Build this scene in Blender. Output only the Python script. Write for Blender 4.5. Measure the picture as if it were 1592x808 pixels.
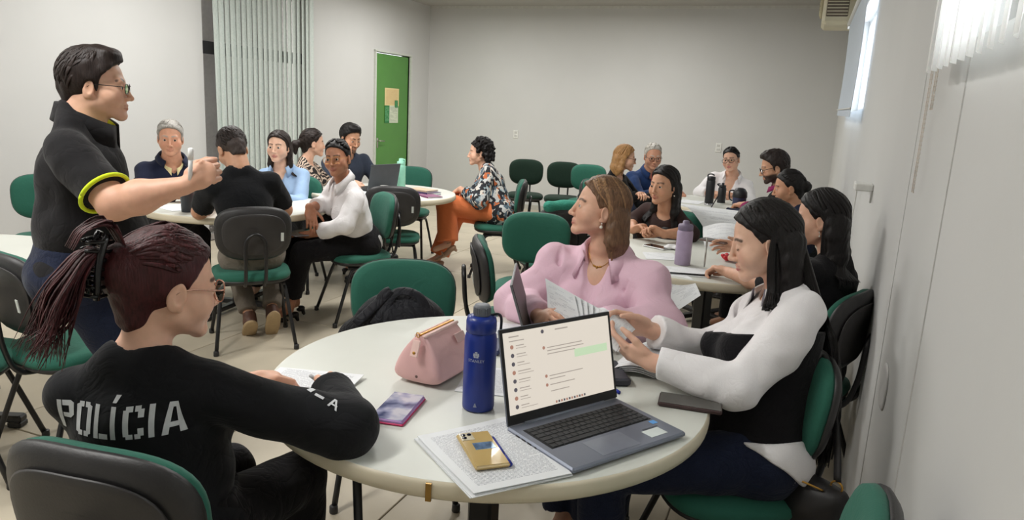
import bpy, math, random
import numpy as np
from mathutils import Matrix, Vector
from mathutils.bvhtree import BVHTree
for o in list(bpy.data.objects): bpy.data.objects.remove(o, do_unlink=True)
SC = bpy.context.scene
COL = SC.collection
random.seed(7); RNG = np.random.default_rng(7)
PI = math.pi

# ------------------------------------------------------------------ camera
XL, XR, YB, YF, ZC = -5.532, 0.3145, 10.196, -1.6, 2.919
def cam_axes(yaw, pit, rol):
    f = np.array([-math.sin(yaw)*math.cos(pit), math.cos(yaw)*math.cos(pit), -math.sin(pit)])
    r0 = np.array([math.cos(yaw), math.sin(yaw), 0]); u0 = np.cross(r0, f)
    r = math.cos(rol)*r0 + math.sin(rol)*u0; u = -math.sin(rol)*r0 + math.cos(rol)*u0
    return r, u, f
cr, cu_, cf = cam_axes(math.radians(21.404), math.radians(11.928), math.radians(2.968))
cd = bpy.data.cameras.new('camera'); cam = bpy.data.objects.new('camera', cd); COL.objects.link(cam)
M = Matrix.Identity(4)
for i in range(3):
    M[i][0] = cr[i]; M[i][1] = cu_[i]; M[i][2] = -cf[i]
M[0][3], M[1][3], M[2][3] = 0, 0, 1.5
cam.matrix_world = M
cd.sensor_fit = 'HORIZONTAL'; cd.sensor_width = 36; cd.lens = 1127.9*36/1592
cd.clip_start = 0.02; cd.clip_end = 200
SC.camera = cam

# ------------------------------------------------------------------ world, lamps, exposure
wd = bpy.data.worlds.new('world'); SC.world = wd; wd.use_nodes = True
bg = wd.node_tree.nodes['Background']; bg.inputs[0].default_value = (0.92, 0.96, 1.0, 1); bg.inputs[1].default_value = 4.5
LAMPS = [(-2.2, 0.8), (-2.2, 4.6), (-2.0, 8.2), (-4.2, 0.8), (-4.2, 4.6), (-4.2, 8.2)]
for i, (lx, ly) in enumerate(LAMPS):
    ld = bpy.data.lights.new('ceiling_lamp', 'AREA'); ld.shape = 'RECTANGLE'; ld.size = 0.28; ld.size_y = 1.2
    ld.energy = 27 if ly < 7 else 23; ld.color = (1.0, 0.985, 0.955)
    lo = bpy.data.objects.new('ceiling_lamp', ld); COL.objects.link(lo); lo.location = (lx, ly, ZC-0.105)
vs = SC.view_settings; vs.view_transform = 'Standard'; vs.look = 'None'; vs.gamma = 1; vs.use_curve_mapping = False
vs.exposure = 0.82

# ------------------------------------------------------------------ materials
def lin(c):
    return tuple(((v/255)/12.92 if v/255 <= 0.04045 else ((v/255+0.055)/1.055)**2.4) for v in c)
class NT:
    def __init__(s, name):
        s.m = bpy.data.materials.new(name); s.m.use_nodes = True; s.t = s.m.node_tree; s.n = s.t.nodes
        s.b = s.n['Principled BSDF']
    def add(s, typ, **kw):
        n = s.n.new(typ)
        for k, v in kw.items():
            if k.startswith('i_'): n.inputs[k[2:].replace('_', ' ')].default_value = v
            else: setattr(n, k, v)
        return n
    def link(s, a, b): s.t.links.new(a, b)
    def set(s, **kw):
        for k, v in kw.items(): s.b.inputs[k.replace('_', ' ')].default_value = v
def ramp(nt, fac, stops, interp='LINEAR'):
    r = nt.add('ShaderNodeValToRGB'); r.color_ramp.interpolation = interp
    e = r.color_ramp.elements
    while len(e) < len(stops): e.new(0.5)
    for el, (p, c) in zip(e, stops): el.position = p; el.color = (*c, 1) if len(c) == 3 else c
    nt.link(fac, r.inputs[0]); return r.outputs[0]
MATS = {}
def mat(name, rgb=(200, 200, 200), rough=0.6, metal=0.0, vary=0.06, scale=30.0, bump=0.0, bscale=None, spec=0.5, sheen=0.0, trans=0.0, coat=0.0, stretch=None):
    """principled surface with procedural tone variation and fine relief"""
    if name in MATS: return MATS[name]
    nt = NT(name); c = lin(rgb)
    nt.set(Roughness=rough, Metallic=metal)
    nt.b.inputs['Specular IOR Level'].default_value = spec
    if sheen: nt.b.inputs['Sheen Weight'].default_value = sheen
    if trans: nt.b.inputs['Transmission Weight'].default_value = trans
    if coat: nt.b.inputs['Coat Weight'].default_value = coat
    tc = nt.add('ShaderNodeTexCoord'); src = tc.outputs['Object']
    if stretch:
        mp = nt.add('ShaderNodeMapping'); mp.inputs['Scale'].default_value = stretch; nt.link(src, mp.inputs[0]); src = mp.outputs[0]
    nz = nt.add('ShaderNodeTexNoise'); nz.inputs['Scale'].default_value = scale; nz.inputs['Detail'].default_value = 4
    nt.link(src, nz.inputs['Vector'])
    lo = tuple(max(0, v*(1-vary)) for v in c); hi = tuple(min(1, v*(1+vary)) for v in c)
    nt.link(ramp(nt, nz.outputs[0], [(0.3, lo), (0.7, hi)]), nt.b.inputs['Base Color'])
    if bump:
        n2 = nt.add('ShaderNodeTexNoise'); n2.inputs['Scale'].default_value = bscale or scale*6; n2.inputs['Detail'].default_value = 3
        nt.link(src, n2.inputs['Vector'])
        bp = nt.add('ShaderNodeBump'); bp.inputs['Strength'].default_value = bump; bp.inputs['Distance'].default_value = 0.004
        nt.link(n2.outputs[0], bp.inputs['Height']); nt.link(bp.outputs[0], nt.b.inputs['Normal'])
    MATS[name] = nt.m; return nt.m
def cloth(name, rgb, rough=0.9, bump=0.35, bscale=9.0, vary=0.05):
    """woven cloth: soft creases from a stretched noise, slight sheen"""
    if name in MATS: return MATS[name]
    nt = NT(name); c = lin(rgb); nt.set(Roughness=rough); nt.b.inputs['Specular IOR Level'].default_value = 0.2
    nt.b.inputs['Sheen Weight'].default_value = 0.08
    tc = nt.add('ShaderNodeTexCoord')
    nz = nt.add('ShaderNodeTexNoise'); nz.inputs['Scale'].default_value = bscale; nz.inputs['Detail'].default_value = 3; nz.inputs['Distortion'].default_value = 1.2
    nt.link(tc.outputs['Object'], nz.inputs['Vector'])
    wv = nt.add('ShaderNodeTexNoise'); wv.inputs['Scale'].default_value = 420; nt.link(tc.outputs['Object'], wv.inputs['Vector'])
    nt.link(ramp(nt, wv.outputs[0], [(0.3, tuple(v*(1-vary) for v in c)), (0.7, tuple(min(1, v*(1+vary)) for v in c))]), nt.b.inputs['Base Color'])
    # creases: ridges where the distorted noise crosses its middle value, plus soft swells
    m1 = nt.add('ShaderNodeMath', operation='SUBTRACT'); nt.link(nz.outputs[0], m1.inputs[0]); m1.inputs[1].default_value = 0.5
    m2 = nt.add('ShaderNodeMath', operation='ABSOLUTE'); nt.link(m1.outputs[0], m2.inputs[0])
    m3 = nt.add('ShaderNodeMath', operation='POWER'); nt.link(m2.outputs[0], m3.inputs[0]); m3.inputs[1].default_value = 0.6
    bp = nt.add('ShaderNodeBump'); bp.inputs['Strength'].default_value = bump; bp.inputs['Distance'].default_value = 0.02
    nt.link(m3.outputs[0], bp.inputs['Height'])
    nt.link(bp.outputs[0], nt.b.inputs['Normal'])
    MATS[name] = nt.m; return nt.m
def vcol(name, rough=0.5, spec=0.4, sss=0.0, strand=0.0, aniso=False):
    """colour from the mesh's own colour attribute (skin, lips, hair locks) with fine variation"""
    if name in MATS: return MATS[name]
    nt = NT(name); nt.set(Roughness=rough); nt.b.inputs['Specular IOR Level'].default_value = spec
    at = nt.add('ShaderNodeAttribute', attribute_name='Col')
    tc = nt.add('ShaderNodeTexCoord')
    mp = nt.add('ShaderNodeMapping'); nt.link(tc.outputs['Object'], mp.inputs[0])
    nz = nt.add('ShaderNodeTexNoise'); nz.inputs['Detail'].default_value = 4
    nt.link(mp.outputs[0], nz.inputs['Vector'])
    mx = nt.add('ShaderNodeMix', data_type='RGBA', blend_type='MULTIPLY'); mx.inputs[0].default_value = 1.0
    nt.link(at.outputs['Color'], mx.inputs[6])
    if strand:
        mp.inputs['Scale'].default_value = (1, 1, 0.12); nz.inputs['Scale'].default_value = 230
        nt.link(ramp(nt, nz.outputs[0], [(0.3, (0.55,)*3), (0.7, (1.35,)*3)]), mx.inputs[7])
        bp = nt.add('ShaderNodeBump'); bp.inputs['Strength'].default_value = strand; bp.inputs['Distance'].default_value = 0.003
        nt.link(nz.outputs[0], bp.inputs['Height']); nt.link(bp.outputs[0], nt.b.inputs['Normal'])
    else:
        nz.inputs['Scale'].default_value = 45
        nt.link(ramp(nt, nz.outputs[0], [(0.3, (0.94, 0.93, 0.92)), (0.7, (1.04, 1.04, 1.04))]), mx.inputs[7])
        bp = nt.add('ShaderNodeBump'); bp.inputs['Strength'].default_value = 0.08; bp.inputs['Distance'].default_value = 0.001
        n2 = nt.add('ShaderNodeTexNoise'); n2.inputs['Scale'].default_value = 500; nt.link(tc.outputs['Object'], n2.inputs['Vector'])
        nt.link(n2.outputs[0], bp.inputs['Height']); nt.link(bp.outputs[0], nt.b.inputs['Normal'])
    nt.link(mx.outputs[2], nt.b.inputs['Base Color'])
    if sss:
        nt.b.inputs['Subsurface Weight'].default_value = sss; nt.b.inputs['Subsurface Radius'].default_value = (0.012, 0.005, 0.003)
        nt.b.inputs['Subsurface Scale'].default_value = 0.6
    MATS[name] = nt.m; return nt.m
def printed(name, paper=(232, 234, 236), ink=(156, 158, 166), lines=52.0, cols=2.0, seed=0.0, blocks=0.5):
    """paper with rows of small print (UV: 0..1 over the sheet)"""
    if name in MATS: return MATS[name]
    nt = NT(name); nt.set(Roughness=0.75)
    uv = nt.add('ShaderNodeUVMap'); sp = nt.add('ShaderNodeSeparateXYZ'); nt.link(uv.outputs[0], sp.inputs[0])
    def math_(op, a, b=None, c=None):
        n = nt.add('ShaderNodeMath', operation=op)
        for i, v in enumerate((a, b, c)):
            if v is None: continue
            if isinstance(v, (int, float)): n.inputs[i].default_value = v
            else: nt.link(v, n.inputs[i])
        return n.outputs[0]
    y = math_('MULTIPLY', sp.outputs[1], lines); fr = math_('FRACT', y)
    row = math_('LESS_THAN', fr, 0.36)
    fl = math_('FLOOR', y)
    cb = nt.add('ShaderNodeCombineXYZ'); nt.link(math_('MULTIPLY', sp.outputs[0], 60.0), cb.inputs[0]); nt.link(math_('ADD', fl, seed), cb.inputs[1])
    nz = nt.add('ShaderNodeTexNoise'); nz.inputs['Scale'].default_value = 1.7; nz.inputs['Detail'].default_value = 1; nt.link(cb.outputs[0], nz.inputs['Vector'])
    words = math_('GREATER_THAN', nz.outputs[0], 0.43)
    c2 = nt.add('ShaderNodeCombineXYZ'); nt.link(math_('MULTIPLY', sp.outputs[0], cols), c2.inputs[0]); nt.link(math_('MULTIPLY', fl, 0.37), c2.inputs[1])
    n3 = nt.add('ShaderNodeTexNoise'); n3.inputs['Scale'].default_value = 1.0; nt.link(c2.outputs[0], n3.inputs['Vector'])
    para = math_('GREATER_THAN', n3.outputs[0], 1-blocks-0.08)
    mx_ = math_('MULTIPLY', math_('GREATER_THAN', sp.outputs[0], 0.09), math_('LESS_THAN', sp.outputs[0], 0.91))
    my_ = math_('MULTIPLY', math_('GREATER_THAN', sp.outputs[1], 0.08), math_('LESS_THAN', sp.outputs[1], 0.93))
    k = math_('MULTIPLY', math_('MULTIPLY', row, words), math_('MULTIPLY', para, math_('MULTIPLY', mx_, my_)))
    mx = nt.add('ShaderNodeMix', data_type='RGBA'); nt.link(k, mx.inputs[0])
    mx.inputs[6].default_value = (*lin(paper), 1); mx.inputs[7].default_value = (*lin(ink), 1)
    nt.link(mx.outputs[2], nt.b.inputs['Base Color']); MATS[name] = nt.m; return nt.m

# ------------------------------------------------------------------ mesh helpers
def obj(name, V, F, material, parent=None, smooth=True, colors=None, uv=None, mats=None, fmat=None, origin=None):
    V = np.asarray(V, np.float32)
    me = bpy.data.meshes.new(name)
    F = F if isinstance(F, list) else np.asarray(F)
    if isinstance(F, np.ndarray) and F.ndim == 2:
        n, k = F.shape
        me.vertices.add(len(V)); me.loops.add(n*k); me.polygons.add(n)
        me.vertices.foreach_set('co', V.ravel())
        me.loops.foreach_set('vertex_index', F.astype(np.int32).ravel())
        me.polygons.foreach_set('loop_start', np.arange(0, n*k, k, dtype=np.int32))
        me.update(calc_edges=True)
    else:
        me.from_pydata([tuple(map(float, v)) for v in V], [], [tuple(int(i) for i in f) for f in F])
    me.polygons.foreach_set('use_smooth', np.full(len(me.polygons), smooth, bool))
    if colors is not None:
        a = me.color_attributes.new('Col', 'FLOAT_COLOR', 'POINT')
        c4 = np.ones((len(V), 4), np.float32); c4[:, :3] = colors; a.data.foreach_set('color', c4.ravel())
    if uv is not None:
        l = me.uv_layers.new(name='UVMap'); vi = np.zeros(len(me.loops), np.int32); me.loops.foreach_get('vertex_index', vi)
        l.data.foreach_set('uv', np.asarray(uv, np.float32)[vi].ravel())
    for m in (mats or [material]): me.materials.append(m)
    if fmat is not None: me.polygons.foreach_set('material_index', np.asarray(fmat, np.int32))
    me.update()
    o = bpy.data.objects.new(name, me); COL.objects.link(o)
    if parent is not None: o.parent = parent
    return o
def tag(o, label=None, cat=None, group=None, kind=None):
    if label: o['label'] = label
    if cat: o['category'] = cat
    if group: o['group'] = group
    if kind: o['kind'] = kind
    return o
def thing(name, label, cat, loc=(0, 0, 0), rz=0.0, group=None):
    o = bpy.data.objects.new(name, None); o.empty_display_size = 0.05; COL.objects.link(o)
    o.location = loc; o.rotation_euler = (0, 0, rz); return tag(o, label, cat, group)
def dup(root, loc=None, rz=None, label=None, group=None):
    def cp(o, par):
        c = o.copy(); COL.objects.link(c)
        if par is not None: c.parent = par
        for ch in list(o.children): cp(ch, c)
        return c
    r = cp(root, None)
    if loc is not None: r.location = loc
    if rz is not None: r.rotation_euler = (0, 0, rz)
    if label: r['label'] = label
    if group: r['group'] = group
    return r
class G:
    """gathers shapes into one mesh"""
    def __init__(s): s.V = []; s.F = []; s.n = 0; s.C = []
    def put(s, V, F, c=None):
        V = np.asarray(V, float).reshape(-1, 3)
        s.V.append(V); s.F += [tuple(int(i)+s.n for i in f) for f in F]; s.n += len(V)
        s.C.append(np.tile(c if c is not None else (1, 1, 1), (len(V), 1)) if (c is None or np.ndim(c) == 1) else c)
        return s
    def build(s, name, m, parent=None, smooth=True, colors=False, origin=None):
        V = np.concatenate(s.V)
        return obj(name, V, s.F, m, parent, smooth, np.concatenate(s.C) if colors else None)
def bx(c, d, R=None, bev=0.0):
    """box centred at c with size d; bev chamfers its edges"""
    hx, hy, hz = (v/2 for v in d)
    if bev <= 0:
        V = np.array([(x, y, z) for z in (-hz, hz) for y in (-hy, hy) for x in (-hx, hx)])
        F = [(0, 2, 3, 1), (4, 5, 7, 6), (0, 1, 5, 4), (2, 6, 7, 3), (0, 4, 6, 2), (1, 3, 7, 5)]
    else:
        b = min(bev, hx*0.99, hy*0.99, hz*0.99); rings = []
        def ring(ix, z): 
            a, c_ = hx-ix, hy-ix; q = b-ix*0 if ix < b else b*0.6
            return [(a-q, -c_, z), (a, -c_+q, z), (a, c_-q, z), (a-q, c_, z), (-a+q, c_, z), (-a, c_-q, z), (-a, -c_+q, z), (-a+q, -c_, z)]
        V = np.array(ring(b, -hz)+ring(0, -hz+b)+ring(0, hz-b)+ring(b, hz))
        F = [tuple(range(7, -1, -1)), tuple(range(24, 32))]
        for r in range(3):
            for i in range(8): F.append((r*8+i, r*8+(i+1) % 8, r*8+8+(i+1) % 8, r*8+8+i))
    if R is not None: V = V@np.asarray(R).T
    return V+np.asarray(c, float), F
def rotz(a): return np.array([[math.cos(a), -math.sin(a), 0], [math.sin(a), math.cos(a), 0], [0, 0, 1]])
def rotx(a): return np.array([[1, 0, 0], [0, math.cos(a), -math.sin(a)], [0, math.sin(a), math.cos(a)]])
def roty(a): return np.array([[math.cos(a), 0, math.sin(a)], [0, 1, 0], [-math.sin(a), 0, math.cos(a)]])
def spline(P, n=6):
    P = np.asarray(P, float); 
    if len(P) < 3: return np.array([P[0]+(P[-1]-P[0])*t for t in np.linspace(0, 1, n+1)])
    Q = np.vstack([2*P[0]-P[1], P, 2*P[-1]-P[-2]]); out = []
    for i in range(len(P)-1):
        a, b, c, d = Q[i:i+4]
        for t in np.linspace(0, 1, n, endpoint=False):
            out.append(0.5*((2*b)+(-a+c)*t+(2*a-5*b+4*c-d)*t*t+(-a+3*b-3*c+d)*t**3))
    out.append(P[-1]); return np.array(out)
def tube(P, r, sides=8, flat=None, nrm=None, cap=True):
    """tube along P; r scalar or per-point; flat = thickness ratio, nrm = per-point outward normals for flat tubes"""
    P = np.asarray(P, float); n = len(P); r = np.broadcast_to(np.asarray(r, float), (n,))
    T = np.gradient(P, axis=0); T /= np.linalg.norm(T, axis=1)[:, None]+1e-12
    V = np.zeros((n, sides, 3)); ref = np.array([0, 0, 1.0]) if abs(T[0][2]) < 0.9 else np.array([1.0, 0, 0])
    for i in range(n):
        nn = nrm[i] if nrm is not None else ref
        s = np.cross(T[i], nn); s /= np.linalg.norm(s)+1e-12; u = np.cross(s, T[i]); ref = u
        for k in range(sides):
            a = 2*PI*k/sides; V[i, k] = P[i]+r[i]*(math.cos(a)*s+math.sin(a)*u*(flat or 1))
    F = [(i*sides+k, i*sides+(k+1) % sides, (i+1)*sides+(k+1) % sides, (i+1)*sides+k) for i in range(n-1) for k in range(sides)]
    if cap: F += [tuple(range(sides-1, -1, -1)), tuple((n-1)*sides+k for k in range(sides))]
    return V.reshape(-1, 3), F
def lathe(prof, c=(0, 0, 0), seg=28):
    V = []; F = []; n = len(prof)
    for r, z in prof:
        for k in range(seg): a = 2*PI*k/seg; V.append((c[0]+r*math.cos(a), c[1]+r*math.sin(a), c[2]+z))
    for i in range(n-1):
        for k in range(seg): F.append((i*seg+k, i*seg+(k+1) % seg, (i+1)*seg+(k+1) % seg, (i+1)*seg+k))
    F.append(tuple(range(seg-1, -1, -1))); F.append(tuple((n-1)*seg+k for k in range(seg)))
    return V, F
def ball(c, r, seg=12, rings=8, R=None):
    V = []; F = []; rr = np.broadcast_to(r, (3,))
    for i in range(rings+1):
        t = PI*i/rings
        for k in range(seg): a = 2*PI*k/seg; V.append((math.sin(t)*math.cos(a)*rr[0], math.sin(t)*math.sin(a)*rr[1], math.cos(t)*rr[2]))
    for i in range(rings):
        for k in range(seg): F.append((i*seg+k, (i+1)*seg+k, (i+1)*seg+(k+1) % seg, i*seg+(k+1) % seg))
    V = np.array(V)
    if R is not None: V = V@np.asarray(R).T
    return V+np.asarray(c, float), F
def pad(w, h, rings, n=3.0, seg=40, bow=0.0, taper=0.0):
    """superellipse cushion: rings = [(inset, z)...] bottom to top; bow curves it about its long axis; taper narrows the -y end"""
    V = []; F = []
    for ins, z in rings:
        for k in range(seg):
            a = 2*PI*k/seg; ca, sa = math.cos(a), math.sin(a)
            x = (w/2-ins)*math.copysign(abs(ca)**(2/n), ca); y = (h/2-ins)*math.copysign(abs(sa)**(2/n), sa)
            x *= 1+taper*(y/h)
            V.append((x, y, z+bow*(x*x)/(w*w/4)))
    m = len(rings)
    for i in range(m-1):
        for k in range(seg): F.append((i*seg+k, i*seg+(k+1) % seg, (i+1)*seg+(k+1) % seg, (i+1)*seg+k))
    F.append(tuple(range(seg-1, -1, -1))); F.append(tuple((m-1)*seg+k for k in range(seg)))
    return np.array(V), F
def text_vf(body, size=0.1, spacing=1.0):
    cu = bpy.data.curves.new('lettering', 'FONT'); cu.body = body; cu.size = size; cu.align_x = 'CENTER'; cu.space_character = spacing; cu.resolution_u = 3
    ob = bpy.data.objects.new('lettering', cu); COL.objects.link(ob)
    dg = bpy.context.evaluated_depsgraph_get(); me = bpy.data.meshes.new_from_object(ob.evaluated_get(dg))
    V = np.array([tuple(v.co) for v in me.vertices]); F = [tuple(p.vertices) for p in me.polygons]
    bpy.data.objects.remove(ob); bpy.data.curves.remove(cu); bpy.data.meshes.remove(me); return V, F
def sheet(name, corners, m, parent=None, nx=8, ny=8, bend=None, thick=0.0012):
    """a sheet of paper through four corners (lower-left, lower-right, upper-right, upper-left); bend(u,v) -> offset vector"""
    a, b, c, d = (np.asarray(p, float) for p in corners); V = []; UV = []; F = []
    nrm = np.cross(b-a, d-a); nrm /= np.linalg.norm(nrm)
    for side in (0, 1):
        for j in range(ny+1):
            for i in range(nx+1):
                u, v = i/nx, j/ny
                p = a*(1-u)*(1-v)+b*u*(1-v)+c*u*v+d*(1-u)*v
                if bend: p = p+np.asarray(bend(u, v))
                V.append(p+nrm*(thick if side else 0)); UV.append((u, v))
    N = (nx+1)*(ny+1); id_ = lambda s, i, j: s*N+j*(nx+1)+i
    for j in range(ny):
        for i in range(nx):
            F.append((id_(1, i, j), id_(1, i+1, j), id_(1, i+1, j+1), id_(1, i, j+1))); F.append((id_(0, i, j+1), id_(0, i+1, j+1), id_(0, i+1, j), id_(0, i, j)))
    for i in range(nx): F.append((id_(0, i, 0), id_(0, i+1, 0), id_(1, i+1, 0), id_(1, i, 0))); F.append((id_(0, i+1, ny), id_(0, i, ny), id_(1, i, ny), id_(1, i+1, ny)))
    for j in range(ny): F.append((id_(0, 0, j+1), id_(0, 0, j), id_(1, 0, j), id_(1, 0, j+1))); F.append((id_(0, nx, j), id_(0, nx, j+1), id_(1, nx, j+1), id_(1, nx, j)))
    return obj(name, V, F, m, parent, smooth=False, uv=UV)

# ------------------------------------------------------------------ signed-distance volumes meshed with surface nets
class Vol:
    def __init__(s, lo, hi, res):
        s.lo = np.asarray(lo, np.float32); s.res = res
        s.ax = [np.arange(lo[i], hi[i]+res, res, dtype=np.float32) for i in range(3)]
        s.D = np.full([len(a) for a in s.ax], 1.0, np.float32)
    def _win(s, lo, hi):
        sl = []; g = []
        for i in range(3):
            a = max(0, int((lo[i]-s.lo[i])/s.res)-2); b = min(len(s.ax[i]), int((hi[i]-s.lo[i])/s.res)+3)
            if b <= a: return None, None
            sl.append(slice(a, b)); sh = [1, 1, 1]; sh[i] = -1; g.append(s.ax[i][a:b].reshape(sh))
        return tuple(sl), g
    def _mix(s, sl, d, k, sub):
        D = s.D[sl]
        if sub: 
            d = -d
            if k <= 0: s.D[sl] = np.maximum(D, d)
            else:
                h = np.clip(0.5-0.5*(d-D)/k, 0, 1); s.D[sl] = d+(D-d)*h+k*h*(1-h)
        else:
            if k <= 0: s.D[sl] = np.minimum(D, d)
            else:
                h = np.clip(0.5+0.5*(d-D)/k, 0, 1); s.D[sl] = d+(D-d)*h-k*h*(1-h)
    def cone(s, a, b, r1, r2, k=0.01, sub=False, clip=None):
        a = np.asarray(a, float); b = np.asarray(b, float); m = k*1.2+s.res*3; r = np.array([max(r1, r2)]*3)+m
        sl, g = s._win(np.minimum(a, b)-r, np.maximum(a, b)+r)
        if sl is None: return s
        ba = b-a; L2 = float(ba@ba)+1e-12
        t = np.clip(((g[0]-a[0])*ba[0]+(g[1]-a[1])*ba[1]+(g[2]-a[2])*ba[2])/L2, 0, 1)
        d = np.sqrt((g[0]-a[0]-t*ba[0])**2+(g[1]-a[1]-t*ba[1])**2+(g[2]-a[2]-t*ba[2])**2)-(r1+(r2-r1)*t)
        for (p, n) in (clip or []):
            d = np.maximum(d, (g[0]-p[0])*n[0]+(g[1]-p[1])*n[1]+(g[2]-p[2])*n[2])
        s._mix(sl, d.astype(np.float32), k, sub); return s
    def chain(s, P, R, k=0.01, **kw):
        for i in range(len(P)-1): s.cone(P[i], P[i+1], R[i], R[i+1], k, **kw)
        return s
    def ell(s, c, r, R=None, k=0.01, sub=False, clip=None):
        c = np.asarray(c, float); r = np.asarray(r, float); m = k*1.2+s.res*3
        ext = r if R is None else np.sqrt(((np.asarray(R)*r)**2).sum(1))
        sl, g = s._win(c-ext-m, c+ext+m)
        if sl is None: return s
        x, y, z = g[0]-c[0], g[1]-c[1], g[2]-c[2]
        if R is not None:
            R = np.asarray(R, float)
            x, y, z = (R[0, i]*x+R[1, i]*y+R[2, i]*z for i in range(3))
        k0 = np.sqrt((x/r[0])**2+(y/r[1])**2+(z/r[2])**2); k1 = np.sqrt((x/r[0]**2)**2+(y/r[1]**2)**2+(z/r[2]**2)**2)+1e-9
        d = k0*(k0-1)/k1
        for (p, n) in (clip or []):
            d = np.maximum(d, (g[0]-p[0])*n[0]+(g[1]-p[1])*n[1]+(g[2]-p[2])*n[2])
        s._mix(sl, d.astype(np.float32), k, sub); return s
    def plane(s, p, n):
        """cut away everything on the +n side"""
        x, y, z = s.ax[0][:, None, None], s.ax[1][None, :, None], s.ax[2][None, None, :]
        s.D = np.maximum(s.D, ((x-p[0])*n[0]+(y-p[1])*n[1]+(z-p[2])*n[2]).astype(np.float32)); return s
    def folds(s, amp, freq, seed=0, n=5):
        """cloth creases: sums of warped waves added to the distance near the surface"""
        r = np.random.default_rng(seed); idx = np.nonzero(np.abs(s.D) < 0.03+amp*2)
        p = np.stack([s.ax[i][idx[i]] for i in range(3)], 1); v = np.zeros(len(p), np.float32)
        for i in range(n):
            w = r.normal(size=3); w /= np.linalg.norm(w); w2 = r.normal(size=3)
            f = freq*(0.6+0.9*r.random())
            v += np.sin((p@w)*f+1.8*np.sin((p@w2)*f*0.22+r.random()*6)+r.random()*6)
        v = np.sign(v)*np.abs(v)**1.0/n
        s.D[idx] += (amp*1.6*v).astype(np.float32); return s
    def mesh(s):
        D = s.D; S = D < 0
        c = np.zeros([n-1 for n in D.shape], np.int8)
        for dx in (0, 1):
            for dy in (0, 1):
                for dz in (0, 1):
                    c += S[dx:D.shape[0]-1+dx, dy:D.shape[1]-1+dy, dz:D.shape[2]-1+dz]
        msk = (c > 0) & (c < 8); I = np.argwhere(msk)
        if len(I) == 0: return np.zeros((0, 3)), np.zeros((0, 4), int)
        cor = np.array([(x, y, z) for x in (0, 1) for y in (0, 1) for z in (0, 1)])
        vals = np.stack([D[I[:, 0]+a, I[:, 1]+b, I[:, 2]+e] for a, b, e in cor], 1)
        pos = np.zeros((len(I), 3), np.float32); cnt = np.zeros(len(I), np.float32)
        for i in range(8):
            for j in range(i+1, 8):
                if abs(cor[i]-cor[j]).sum() != 1: continue
                a, b = vals[:, i], vals[:, j]; x = (a < 0) != (b < 0)
                t = np.where(x, a/np.where(x, a-b, 1), 0)
                pos += np.where(x[:, None], cor[i]+(cor[j]-cor[i])*t[:, None], 0); cnt += x
        V = (I+pos/cnt[:, None])*s.res+s.lo
        vid = np.full(msk.shape, -1, np.int32); vid[msk] = np.arange(len(I))
        Fs = []
        for axis in range(3):
            u, w = [(1, 2), (2, 0), (0, 1)][axis]
            n = list(D.shape)
            A = [slice(None)]*3; B = [slice(None)]*3
            A[axis] = slice(0, n[axis]-1); B[axis] = slice(1, n[axis])
            for q in (u, w): A[q] = slice(1, n[q]-1); B[q] = slice(1, n[q]-1)
            sa, sb = S[tuple(A)], S[tuple(B)]; X = np.argwhere(sa != sb)
            if len(X) == 0: continue
            fl = sa[tuple(X.T)]
            E = X.copy(); E[:, u] += 1; E[:, w] += 1
            def cell(du, dw):
                q = E.copy(); q[:, u] -= du; q[:, w] -= dw; return vid[tuple(q.T)]
            f = np.stack([cell(1, 1), cell(0, 1), cell(0, 0), cell(1, 0)], 1)
            f[~fl] = f[~fl][:, ::-1]; Fs.append(f)
        F = np.concatenate(Fs); F = F[(F >= 0).all(1)]
        return V, F

# ------------------------------------------------------------------ the room
m_wall = mat('wall_paint', (205, 205, 203), 0.75, vary=0.025, scale=1.3, bump=0.06, bscale=60)
m_ceil = mat('ceiling_paint', (176, 174, 170), 0.85, vary=0.03, scale=1.0, bump=0.05, bscale=40)
m_floor = mat('floor_screed', (196, 186, 166), 0.42, vary=0.10, scale=2.6, bump=0.05, bscale=70, spec=0.35)
m_joint = mat('floor_joint', (120, 110, 96), 0.9)
def slab(name, lo, hi, m, parent=None):
    lo = np.asarray(lo, float); hi = np.asarray(hi, float)
    V, F = bx((lo+hi)/2, hi-lo); return obj(name, V, F, m, parent, smooth=False)
fl = slab('floor', (XL-0.4, YF, -0.14), (XR+0.15, YB+0.15, -0.006), m_joint); tag(fl, kind='structure')
xs = [XR-0.0]; x = -0.32
while x > XL: xs.append(x); x -= 0.96
xs.append(XL); ys = [YF]; y = -0.91
while y < YB: ys.append(y); y += 0.96
ys.append(YB); slabmesh = {}
for i in range(len(xs)-1):
    for j in range(len(ys)-1):
        w, d = xs[i]-xs[i+1]-0.006, ys[j+1]-ys[j]-0.006; key = (round(w, 3), round(d, 3))
        if key not in slabmesh:
            V, F = bx((0, 0, -0.006), (w, d, 0.012), bev=0.0025); o = obj('floor_slab', V, F, m_floor, fl, smooth=False); slabmesh[key] = o.data
        else:
            o = bpy.data.objects.new('floor_slab', slabmesh[key]); COL.objects.link(o); o.parent = fl
        o.location = ((xs[i]+xs[i+1])/2, (ys[j]+ys[j+1])/2, 0)
ce = slab('ceiling', (XL-0.4, YF, ZC), (XR+0.15, YB+0.15, ZC+0.12), m_ceil); tag(ce, kind='structure')
tag(slab('wall_back', (XL-0.1, YB, 0), (XR+0.12, YB+0.15, ZC), m_wall), kind='structure')
tag(slab('wall_front', (XL-0.1, YF-0.15, 0), (XR+0.12, YF, ZC), m_wall), kind='structure')
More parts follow.
